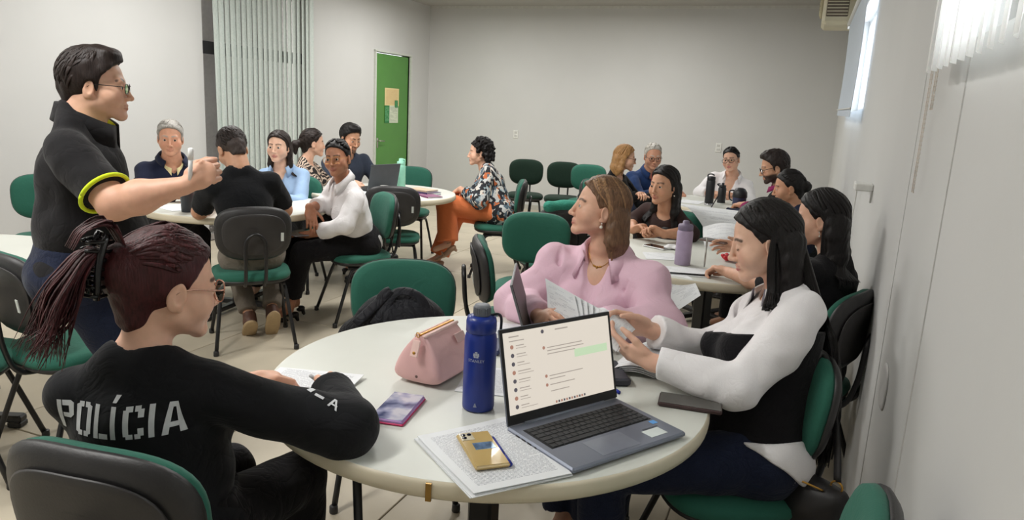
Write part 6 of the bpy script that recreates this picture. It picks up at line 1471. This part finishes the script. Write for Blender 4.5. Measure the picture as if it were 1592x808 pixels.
for dx, dy in ((-0.027, 0.064), (-0.027, 0.050), (-0.013, 0.064)): V, F = lathe([(0.0052, 0.012), (0.0052, 0.0138), (0.0035, 0.014)], (dx, dy, 0), 14); obj('camera_lens', V, F, m_screen_off, cm)
V, F = bx((0.006, 0.008, 0.0112), (0.046, 0.032, 0.0012), bev=0.0005); obj('card_sticker', V, F, mat('blue_silver_card', (120, 146, 176), 0.15, metal=0.4, vary=0.5, scale=60), p2_, smooth=False)
pen_m = mat('pen_blue', (30, 48, 150), 0.3)
def pen(label, a, b, m, r=0.0042, tipm=None):
    a, b = A(*a), A(*b); t = thing('pen', label, 'pen', tuple(a)); d = b-a
    V, F = tube([d*0.06, d*0.75], r, 10); obj('barrel', V, F, m, t); V, F = tube([d*0.72, d*1.0], r*1.25, 10); obj('pen_cap', V, F, tipm or m, t); V, F = tube([d*0.0, d*0.07], [r*0.25, r*0.9], 8); obj('tip', V, F, m_steel, t)
    return t
pen('blue ballpoint pen on the printed papers beside the yellow phone', (-0.588, 1.432, TT+0.016), (-0.500, 1.328, TT+0.016), pen_m)
pen('blue pen tip poking out behind the open laptop', (-0.46, 1.93, TT+0.0045), (-0.395, 1.868, TT+0.0045), pen_m)
pen('white pen in the writing hand of the woman with white lettering', (-1.035, 1.475, TT+0.006), (-1.085, 1.42, TT+0.075), mat('pen_white', (200, 200, 202), 0.35), 0.004)
# papers
pr1 = printed('print_a', seed=1.0); pr2 = printed('print_b', lines=60, seed=9.0, blocks=0.6); pr3 = printed('print_c', lines=34, seed=4.0, blocks=0.35); pr_plain = printed('print_faint', ink=(186, 188, 194), lines=40, seed=12, blocks=0.4)
pst = thing('paper_stack', 'stack of printed papers under the yellow phone, overhanging the table edge', 'papers', (0, 0, 0))
for k in range(5):
    dz = TT+0.0004+0.0019*k; j = RNG.normal(size=2)*0.004
    sheet('page', [(-0.525+j[0], 1.196+j[1], dz), (-0.375+j[0], 1.365, dz), (-0.595, 1.578+j[0], dz), (-0.745+j[1], 1.362, dz)], pr2 if k == 4 else pr_plain, pst, 6, 6, thick=0.0016, bend=(lambda u, v: (0, 0, 0.006*max(0, u*0+v-0.8)*5*max(0, 0.4-u))) if k == 4 else None)
def one(label, c, m, z=TT+0.0006, bend=None, nm='paper_sheet', cat='papers', nx=6, ny=6):
    return tag(sheet(nm, [(a, b, z) if len(q) == 2 else q for q in c for a, b in [q[:2]]], m, None, nx, ny, bend=bend, thick=0.001), label, cat)
pp_ = thing('paper_stack', 'printed pages under the hand of the woman with white lettering', 'papers', (0, 0, 0))
for k in range(3): sheet('page', [(-1.285+0.004*k, 1.475, TT+0.0005+0.0016*k), (-1.03, 1.395+0.003*k, TT+0.0005+0.0016*k), (-1.065+0.003*k, 1.625, TT+0.0005+0.0016*k), (-1.305, 1.575, TT+0.0005+0.0016*k)], pr1, pp_, 6, 6, thick=0.0012, bend=lambda u, v: (0, 0, 0.008*max(0, v-0.7)*u*3))
one('printed sheet sticking out from under the blue bottle', [(-0.80, 1.665), (-0.66, 1.70), (-0.72, 1.90), (-0.845, 1.86)], pr2)
one('white sheet at the far edge of the table beyond the pink pouch', [(-0.985, 2.16), (-0.84, 2.20), (-0.85, 2.33), (-0.97, 2.31)], pr3)
pen('white and blue pens lying behind the pink pouch', (-0.955, 2.02, TT+0.006), (-0.955, 2.11, TT+0.006), MATS['pen_white'])
V, F = bx((0, 0, 0.008), (0.075, 0.14, 0.015), bev=0.005); o = obj('eyeglass_case', V, F, mat('navy_case', (52, 60, 96), 0.5), None, smooth=False); o.location = (-0.86, 2.04, TT); o.rotation_euler = (0, 0, 0.3); tag(o, 'dark blue case between the pink pouch and the blue bottle', 'case')
phone('large dark phone lying face up at the right edge of the front table', -0.205, 1.885, TT, 96, mat('dark_brown_case', (66, 46, 46), 0.4), 0.08, 0.166, 0.012, screen=mat('phone_glass_grey', (92, 90, 86), 0.08))
V, F = bx((0, 0, 0.012), (0.09, 0.16, 0.024), bev=0.006); o = obj('wallet', V, F, mat('charcoal_leather', (46, 48, 58), 0.55, bump=0.1), None, smooth=False); o.location = (-0.455, 1.985, TT); o.rotation_euler = (0, 0, 0.5); tag(o, 'dark wallet-like case half hidden behind the laptop screen', 'case')
# booklet and phone in the young woman's hands, open book on the table
bk = thing('booklet', 'folded printed booklet held up in the young woman\'s hands', 'papers', (0, 0, 0))
sheet('page', [(-0.43, 1.94, 0.835), (-0.415, 2.09, 0.865), (-0.485, 2.13, 0.905), (-0.505, 1.96, 0.885)], pr_plain, bk, 6, 6, bend=lambda u, v: (0, 0, 0.012*math.sin(u*3)))
sheet('page', [(-0.425, 1.945, 0.833), (-0.41, 2.09, 0.862), (-0.46, 2.14, 0.880), (-0.48, 1.97, 0.860)], pr_plain, bk, 6, 6, bend=lambda u, v: (0, 0, 0.010*math.sin(u*3)))
tag(bk, cat='papers')
ob_ = thing('open_book', 'open ring of white printed pages on the table under the young woman\'s hands', 'papers', (0, 0, 0))
for k in range(4):
    sheet('page', [(-0.46, 2.00, TT+0.004+0.004*k), (-0.33+0.004*k, 2.03, TT+0.004+0.004*k), (-0.30+0.003*k, 2.20, TT+0.004+0.004*k), (-0.44, 2.23, TT+0.004+0.004*k)], pr_plain, ob_, 10, 8, bend=lambda u, v, k=k: (0.035*math.sin(v*PI)*u, 0, 0.045*math.sin(u*PI)*(0.6+0.1*k)*(0.5+0.5*v)))
# booklet of the woman in pink
b2 = thing('booklet', 'white stapled booklet fanned open in front of the pink shirt', 'papers', (0, 0, 0))
for k in range(5): sheet('page', [(-0.735+0.012*k, 2.235, 0.775), (-0.60+0.010*k, 2.18, 0.780), (-0.655+0.022*k, 2.26, 0.895-0.008*k), (-0.775+0.024*k, 2.30, 0.930-0.010*k)], pr1 if k == 4 else pr_plain, b2, 5, 6, bend=lambda u, v: (0, 0.012*math.sin(v*PI), 0))
sheet('page', [(-0.66, 2.20, 0.765), (-0.50, 2.17, 0.765), (-0.47, 2.30, 0.835), (-0.62, 2.33, 0.835)], pr_plain, b2, 5, 5, bend=lambda u, v: (0, 0, 0.02*math.sin(u*PI)))
# ------------------------------------------------------------------ bags on the chairs
def bag_vol(c, size, R, res=0.008, seed=2, amp=0.008):
    v = Vol(A(*c)-max(size)*1.2, A(*c)+max(size)*1.2, res); v.ell(c, size, R, k=0.01); v.folds(amp, 34, seed, 5); return v
m_nylon = cloth('black_nylon', (26, 27, 33), 0.6, 0.5, 14)
jr = frame(298); jc = A(-1.36, 2.34, 0)
bp_ = thing('backpack', 'black backpack slumped on the empty chair at the front table', 'bag', (-1.36, 2.34, 0.476))
v = Vol(jc+A(-0.3, -0.3, 0.44), jc+A(0.3, 0.3, 0.85), 0.007)
v.ell(jc+jr[:, 1]*0.04+A(0, 0, 0.64), (0.185, 0.115, 0.165), jr, k=0.02); v.ell(jc+jr[:, 1]*0.10+jr[:, 0]*-0.03+A(0, 0, 0.565), (0.13, 0.09, 0.095), jr, k=0.02); v.cone(jc+jr[:, 0]*-0.15+A(0, 0, 0.56), jc+jr[:, 0]*0.15+A(0, 0, 0.60), 0.075, 0.09, 0.03)
v.plane((0, 0, 0.477), (0, 0, -1)); v.plane(jc+jr[:, 1]*-0.135, -jr[:, 1]); v.folds(0.006, 30, 8, 5); V, F = v.mesh(); obj('bag_body', V-A(-1.36, 2.34, 0.476), F, m_nylon, bp_)
g = G()
for s, q in ((-1, 0.05), (1, 0.12)):
    P_ = spline([jc+jr[:, 0]*s*0.12+jr[:, 1]*0.12+A(0, 0, 0.68), jc+jr[:, 0]*s*0.07+jr[:, 1]*0.09+A(0, 0, 0.79), jc+jr[:, 0]*q*0.4+jr[:, 1]*0.08+A(0, 0, 0.805), jc+jr[:, 0]*(q+0.04)+jr[:, 1]*0.14+A(0, 0, 0.70)], 6); V, F = tube(P_, 0.020, 10, flat=0.3, nrm=[jr[:, 1]*0.6+A(0, 0, 0.8)]*len(P_)); obj('strap', V-A(-1.36, 2.34, 0.476), F, m_nylon, bp_)
# handbag hanging on the young woman's chair
hb = thing('handbag', 'black handbag with gold rings hanging behind the young woman\'s chair', 'handbag', (0.125, 2.02, 0.42)); ho_ = A(0.125, 2.02, 0.42)
v = Vol(ho_+A(-0.17, -0.20, -0.24), ho_+A(0.16, 0.2, 0.2), 0.006); Rb = frame(240)
v.ell(ho_+A(0, 0, -0.03), (0.125, 0.06, 0.15), Rb, k=0.01); v.cone(ho_+Rb[:, 0]*-0.08+A(0, 0, 0.10), ho_+Rb[:, 0]*0.08+A(0, 0, 0.10), 0.028, 0.028, 0.05); v.cone(ho_+Rb[:, 0]*-0.09+A(0, 0, -0.12), ho_+Rb[:, 0]*0.09+A(0, 0, -0.12), 0.05, 0.05, 0.03); v.folds(0.005, 40, 4, 5)
v.plane(A(XR-0.012, 0, 0), (1, 0, 0)); V, F = v.mesh(); obj('bag_body', V-ho_, F, m_blkleather, hb)
for s in (-1, 1):
    a = ho_+Rb[:, 0]*s*0.07+A(0, 0, 0.115); V, F = tube([a+Rb[:, 0]*0.016*math.cos(t)+A(0, 0, 0.016+0.016*math.sin(t)) for t in np.linspace(0, 2*PI, 19)], 0.0028, 8); obj('ring', V-ho_, F, m_gold, hb)
    top_ = A(0.105, 2.12, 0.86)+Rb[:, 0]*s*0.02
    P_ = spline([a+A(0, 0, 0.03), a*0.6+top_*0.4+A(0.012, 0, 0), top_, top_+A(-0.035, -0.01, 0.0)], 6); P_[:, 0] = np.minimum(P_[:, 0], XR-0.015); V, F = tube(P_, 0.011, 8, flat=0.35, nrm=[-Rb[:, 1]]*len(P_)); obj('handle', V-ho_, F, m_blkleather, hb)
V, F = tube(spline([ho_+Rb[:, 0]*-0.05+Rb[:, 1]*0.03+A(0, 0, 0.12), ho_+Rb[:, 1]*0.06+A(0, 0, 0.135), ho_+Rb[:, 0]*0.05+Rb[:, 1]*0.04+A(0, 0, 0.12)], 6), 0.003, 8); obj('clasp', V-ho_, F, m_gold, hb)
# small bag on the chair of the woman in white shirt
b7 = thing('handbag', 'small black shoulder bag hanging from the chair of the woman in white shirt', 'handbag', (-2.70, 4.37, 0.35)); o7 = A(-2.70, 4.37, 0.35); R7 = frame(300)
v = Vol(o7-0.17, o7+0.17, 0.007); v.ell(o7, (0.095, 0.05, 0.10), R7); v.cone(o7+R7[:, 0]*-0.07+A(0, 0, 0.05), o7+R7[:, 0]*0.07+A(0, 0, 0.05), 0.035, 0.035, 0.02); v.folds(0.004, 50, 6); V, F = v.mesh(); obj('bag_body', V-o7, F, m_blkleather, b7)
for s in (-1, 1): V, F = tube([o7+R7[:, 0]*s*0.07+A(0, 0, 0.085)+R7[:, 0]*0.012*math.cos(t)+A(0, 0, 0.012*math.sin(t)) for t in np.linspace(0, 2*PI, 13)], 0.0025, 6); obj('ring', V-o7, F, mat('chrome', (190, 190, 194), 0.2, metal=1.0), b7)
V, F = tube(spline([o7+R7[:, 0]*-0.07+A(0, 0, 0.09), A(-2.66, 4.36, 0.70), A(-2.62, 4.32, 0.86), A(-2.60, 4.36, 0.70), o7+R7[:, 0]*0.07+A(0, 0, 0.09)], 6), 0.006, 8); obj('strap', V-o7, F, m_blkleather, b7)
# brown bag strap on the chair left of the pink shirt, teal jacket on another
bbm = mat('tan_leather', (140, 100, 74), 0.55, vary=0.12, bump=0.1)
bb = thing('handbag', 'tan brown bag hanging at the chair back just left of the pink shirt', 'handbag', (-0.895, 2.915, 0.56))
V, F = bx((0, 0, 0.10), (0.10, 0.05, 0.34), rotz(0.5), bev=0.015); obj('bag_body', V, F, bbm, bb, smooth=False); V, F = tube(spline([(-0.03, 0, 0.26), (-0.01, 0, 0.33), (0.03, 0, 0.26)], 5), 0.006, 8); obj('handle', V, F, bbm, bb)
tj = A(-1.57, 4.80, 0); tr_ = frame(130); v = Vol(tj+A(-0.35, -0.35, 0.6), tj+A(0.35, 0.35, 0.95), 0.009); q0 = tj-tr_[:, 1]*0.215
v.cone(q0+tr_[:, 0]*-0.14+A(0, 0, 0.862), q0+tr_[:, 0]*0.12+A(0, 0, 0.865), 0.040, 0.036, 0.02); v.ell(q0+tr_[:, 1]*0.055+A(0, 0, 0.77), (0.16, 0.022, 0.11), tr_, 0.02); v.ell(q0+tr_[:, 0]*0.20+tr_[:, 1]*0.03+A(0, 0, 0.79), (0.07, 0.06, 0.06), tr_, 0.03); v.folds(0.007, 36, 12)
V, F = v.mesh(); tag(obj('teal_jacket', V, F, cloth('teal_cloth', (60, 142, 122), 0.85, 0.4, 12)), 'teal jacket draped over the back of an empty black shell chair', 'jacket')
# ------------------------------------------------------------------ left table
def bottle(label, x, y, z, prof, m, lidprof=None, lm=None, nm='water_bottle', loop=None, base=None):
    t = thing(nm, label, 'bottle', (x, y, z)); V, F = lathe(prof, seg=28); obj('bottle_body', V, F, m, t)
    if lidprof: V, F = lathe(lidprof, seg=24); obj('lid', V, F, lm or m, t)
    if loop: V, F = tube(spline(loop, 5), 0.006, 8); obj('handle', V, F, lm or m, t)
    if base: V, F = lathe([(base[0], 0), (base[0]+0.001, 0.001), (base[0]+0.001, base[1])], seg=28); obj('base_ring', V, F, MATS['chrome'], t)
    return t
m_bk = mat('matt_black_metal', (30, 31, 36), 0.45)
bottle('dark grey tumbler on the left table below the raised arm', -3.60, 3.49, TT, [(0.034, 0), (0.038, 0.002), (0.044, 0.15), (0.045, 0.155)], mat('charcoal_metal', (52, 55, 62), 0.45), [(0.046, 0.152), (0.046, 0.165), (0.040, 0.170)], m_bk, 'tumbler')
one('white sheet on the left table near the dark tumbler', [(-3.95, 3.52), (-3.68, 3.44), (-3.60, 3.62), (-3.86, 3.72)], pr3)
one('printed sheet before the man in black T-shirt', [(-3.52, 3.69), (-3.34, 3.64), (-3.24, 3.80), (-3.42, 3.86)], pr1)
nb_ = thing('notebook', 'pink notebook held upright beside the man in black T-shirt', 'notebook', (-3.43, 3.50, 0.80)); V, F = bx((0, 0, 0.06), (0.012, 0.15, 0.19), rotz(0.75)@rotx(0.1), bev=0.002); obj('cover', V, F, mat('pink_cover', (222, 158, 170), 0.5), nb_, smooth=False)
V, F = bx((-0.001, 0, 0.06), (0.008, 0.146, 0.186), rotz(0.75)@rotx(0.1)); obj('pages', V+A(0.001, -0.001, 0.001), F, MATS['print_faint'], nb_, smooth=False)
tb_ = phone('tablet resting on the lap of the woman in white shirt', -3.06, 3.90, 0.600, 60, mat('tablet_grey', (120, 118, 124), 0.35), 0.14, 0.21, 0.008, cat='tablet', nm='tablet', screen=mat('tablet_glass', (96, 88, 92), 0.12))
mk = pen('white marker held upright in the standing man\'s fist', (-1.712, 1.672, 1.215), (-1.690, 1.66, 1.330), mat('marker_white', (226, 226, 224), 0.35), 0.0065)
# ------------------------------------------------------------------ table with the mint bottle
l3 = thing('laptop', 'open dark laptop before the man with hand on chin', 'laptop', (-3.42, 5.36, TT+0.002), math.radians(58+180+18))
V, F = bx((0, 0, 0.008), (0.34, 0.23, 0.014), bev=0.004); obj('base', V, F, m_lapdark, l3, smooth=False); R_ = rotx(-math.radians(12)); V, F = bx((0, 0, 0.108), (0.34, 0.007, 0.22), bev=0.002); V = V@R_.T+A(0, 0.11, 0.014); obj('lid', V, F, mat('laptop_slate', (74, 78, 84), 0.45, metal=0.3), l3, smooth=False)
cpx = thing('cup', 'small white plastic cup beside the open dark laptop', 'cup', (-3.26, 5.28, TT)); V, F = lathe([(0.022, 0), (0.025, 0.001), (0.034, 0.05), (0.035, 0.052), (0.033, 0.052), (0.024, 0.004), (0.003, 0.003)], seg=24); obj('cup_body', V, F, mat('white_plastic', (226, 226, 222), 0.35), cpx)
m_mint = mat('mint_enamel', (150, 214, 190), 0.4)
bottle('mint green bottle on the table before the green door', -3.30, 5.62, TT, [(0.036, 0), (0.040, 0.002), (0.040, 0.19), (0.036, 0.205), (0.034, 0.207)], m_mint, [(0.036, 0.207), (0.037, 0.209), (0.037, 0.235), (0.022, 0.24), (0.020, 0.262), (0.012, 0.264)], m_mint, loop=[(0.02, 0, 0.25), (0.034, 0, 0.255), (0.038, 0, 0.235)])
def book(label, x, y, z, rz, w, l, h, m, cat='notebook'):
    t = thing('notebook', label, cat, (x, y, z), math.radians(rz)); V, F = bx((0, 0, h/2), (w-0.006, l-0.006, h-0.004)); obj('pages', V, F, MATS['print_faint'], t, smooth=False)
    for zz in (0.001, h-0.001): V, F = bx((0, 0, zz), (w, l, 0.002)); obj('cover', V, F, m, t, smooth=False)
    V, F = bx((-w/2+0.001, 0, h/2), (0.002, l, h)); obj('spine', V, F, m, t, smooth=False); return t
book('dark purple notebook, lowest in the pile before the woman in orange trousers', -2.95, 5.42, TT, 70, 0.16, 0.24, 0.022, mat('purple_cover', (62, 48, 92), 0.5))
book('magenta notebook at the table edge before the woman in orange trousers', -2.83, 5.28, TT, 58, 0.14, 0.20, 0.012, mat('magenta_cover', (128, 60, 104), 0.5))
book('cream notebook on top of the dark purple one', -2.98, 5.44, TT+0.0225, 78, 0.15, 0.22, 0.012, mat('cream_cover', (206, 180, 150), 0.5))
one('white papers hanging over the edge before the cluster of notebooks', [(-3.02, 5.02), (-2.82, 5.12), (-2.92, 5.30), (-3.12, 5.20)], pr_plain, bend=lambda u, v: (0, 0, 0.008*math.sin(u*3)))
one('white sheet in front of the small white cup', [(-3.52, 5.08), (-3.32, 4.98), (-3.22, 5.14), (-3.42, 5.24)], pr3)
# ------------------------------------------------------------------ table with the lilac bottle
m_lil = mat('lilac_enamel', (176, 158, 186), 0.5, bump=0.05, bscale=400)
bottle('lilac metal bottle on the table behind the pink shirt', -0.527, 3.775, TT, [(0.036, 0), (0.041, 0.002), (0.041, 0.17), (0.038, 0.18), (0.036, 0.182)], m_lil, [(0.038, 0.181), (0.039, 0.183), (0.039, 0.205), (0.034, 0.212), (0.018, 0.214), (0.017, 0.228), (0.010, 0.232)], mat('grey_lilac', (126, 114, 138), 0.5))
pw = thing('paper_stack', 'white papers under a black pen on the table beside the lilac bottle', 'papers', (0, 0, 0))
for k in range(3): sheet('page', [(-0.585, 3.475+0.004*k, TT+0.0005+0.0014*k), (-0.36+0.003*k, 3.52, TT+0.0005+0.0014*k), (-0.385, 3.72, TT+0.0005+0.0014*k), (-0.60, 3.66, TT+0.0005+0.0014*k)], pr3, pw, 4, 4, thick=0.0012)
pen('black pen lying on the white papers beside the lilac bottle', (-0.55, 3.49, TT+0.009), (-0.355, 3.54, TT+0.009), m_bk)
pen('silver pen upright in the writing hand of the long-haired woman in black', (-0.395, 3.60, 0.775), (-0.395, 3.605, 0.92), mat('silver', (168, 166, 160), 0.3, metal=0.8))
one('printed form at the far side of the lilac bottle', [(-0.72, 3.80), (-0.56, 3.86), (-0.62, 4.05), (-0.78, 3.98)], pr3)
phone('dark phone beside the clasped hands', -0.735, 4.17, TT, 64, mat('white_case', (206, 206, 206), 0.4), 0.075, 0.15, 0.009)
v = Vol((-0.73, 4.10, 0.73), (-0.58, 4.26, 0.80), 0.005); v.ell((-0.655, 4.18, 0.752), (0.05, 0.04, 0.014)); v.folds(0.006, 90, 3); v.plane((0, 0, TT), (0, 0, -1)); V, F = v.mesh(); tag(obj('paper_tissue', V, F, mat('tissue_white', (230, 230, 230), 0.9)), 'crumpled white tissue between the dark phone and the lilac bottle', 'tissue')
fl_ = thing('fabric_flower', 'red fabric flower tie lying on the table near the writing hand', 'hair tie', (-0.315, 4.02, TT))
for k in range(9):
    a = 2*PI*k/9; V, F = ball((0.026*math.cos(a), 0.026*math.sin(a), 0.018+0.006*(k % 2)), (0.024, 0.015, 0.012), 10, 6, R=rotz(a)@roty(-0.5)); obj('petal', V, F, mat('red_satin', (204, 36, 48), 0.4), fl_)
V, F = ball((0, 0, 0.028), 0.012, 10, 6); obj('flower_centre', V, F, mat('dark_red', (120, 30, 36), 0.5), fl_); V, F = tube(spline([(0.02, 0, 0.012), (0.07, -0.02, 0.012), (0.11, 0.0, 0.012)], 5), 0.012, 8, flat=0.5); obj('ribbon', V, F, MATS['red_satin'], fl_)
phone('brown cased phone held in the watch hand of the long-haired woman in black', -0.385, 3.872, 0.862, 70, mat('taupe_case', (120, 98, 90), 0.45), 0.072, 0.15, 0.01)
# big turned page and blue folder on the middle table
one('large curled white page turned up over the table behind the lilac bottle', [(-0.50, 4.62, 0.765), (-0.20, 4.78, 0.765), (-0.30, 5.02, 0.80), (-0.72, 4.86, 0.78)], pr_plain, bend=lambda u, v: (-0.06*v*v, -0.10*math.sin(v*PI)*(1-u*0.4), 0.16*math.sin(min(1, v*1.15)*PI*0.62)*(1-0.35*u)), nx=10, ny=10)
one('white page curling down from the raised page towards the brown phone', [(-0.47, 4.28, 0.745), (-0.25, 4.34, 0.745), (-0.26, 4.50, 0.86), (-0.52, 4.44, 0.85)], pr_plain, bend=lambda u, v: (0, -0.05*math.sin(v*PI), 0.03*math.sin(u*PI)), nx=8, ny=8)
fo = thing('folder', 'blue folder on the table under the writing hand beyond the raised page', 'folder', (-0.40, 5.30, TT), math.radians(20)); V, F = bx((0, 0, 0.011), (0.30, 0.22, 0.004), bev=0.001); obj('cover', V, F, mat('folder_blue', (36, 84, 160), 0.45), fo, smooth=False); V, F = bx((0, 0, 0.005), (0.29, 0.21, 0.008)); obj('pages', V, F, MATS['print_faint'], fo, smooth=False)
one('single white sheet drooping from the table edge behind the pink shoulder', [(-0.50, 3.34, 0.575), (-0.37, 3.36, 0.69), (-0.46, 3.50, TT+0.003), (-0.60, 3.46, TT+0.003)], pr_plain, bend=lambda u, v: (0, 0, 0.02*math.sin(v*PI)), nx=6, ny=8)
# ------------------------------------------------------------------ farthest table
bottle('tall black bottle with steel base on the farthest table', -0.738, 6.55, TT, [(0.037, 0.016), (0.038, 0.018), (0.038, 0.21), (0.034, 0.22)], m_bk, [(0.036, 0.218), (0.036, 0.245), (0.030, 0.250), (0.012, 0.252)], m_bk, loop=[(-0.03, 0, 0.235), (-0.028, 0, 0.265), (0.0, 0, 0.272), (0.025, 0, 0.262)], base=(0.037, 0.016))
bottle('shorter black bottle right of the tall one on the farthest table', -0.662, 6.82, TT, [(0.035, 0), (0.036, 0.002), (0.036, 0.13), (0.030, 0.14)], m_bk, [(0.031, 0.138), (0.031, 0.160), (0.014, 0.163), (0.013, 0.18)], m_bk, loop=[(-0.03, 0, 0.15), (-0.045, 0, 0.165), (-0.02, 0, 0.17)])
bottle('stout navy jug with loop handle on the farthest table', -0.475, 6.42, TT, [(0.052, 0), (0.056, 0.003), (0.056, 0.10), (0.058, 0.105)], mat('navy_enamel', (50, 58, 92), 0.45), [(0.060, 0.104), (0.062, 0.11), (0.058, 0.15), (0.040, 0.178), (0.02, 0.185)], m_bk, 'water_jug', loop=[(-0.05, 0, 0.16), (-0.085, 0, 0.15), (-0.082, 0, 0.09), (-0.058, 0, 0.07)])
one('white printed sheet on the farthest table left of the tall black bottle', [(-1.02, 6.55), (-0.82, 6.52), (-0.80, 6.78), (-1.00, 6.80)], pr3)
one('white sheet on the farthest table before the bearded man', [(-0.50, 6.25), (-0.30, 6.30), (-0.34, 6.50), (-0.53, 6.46)], pr3)
pen('black pen in the writing hand of the woman with tied dark hair', (-0.62, 5.66, 0.82), (-0.57, 5.60, 0.92), m_bk)
nbk = book('white notepad under the writing hand of the woman with tied dark hair', -0.56, 5.62, TT, 10, 0.15, 0.21, 0.010, mat('pad_white', (222, 222, 220), 0.6), 'notepad')
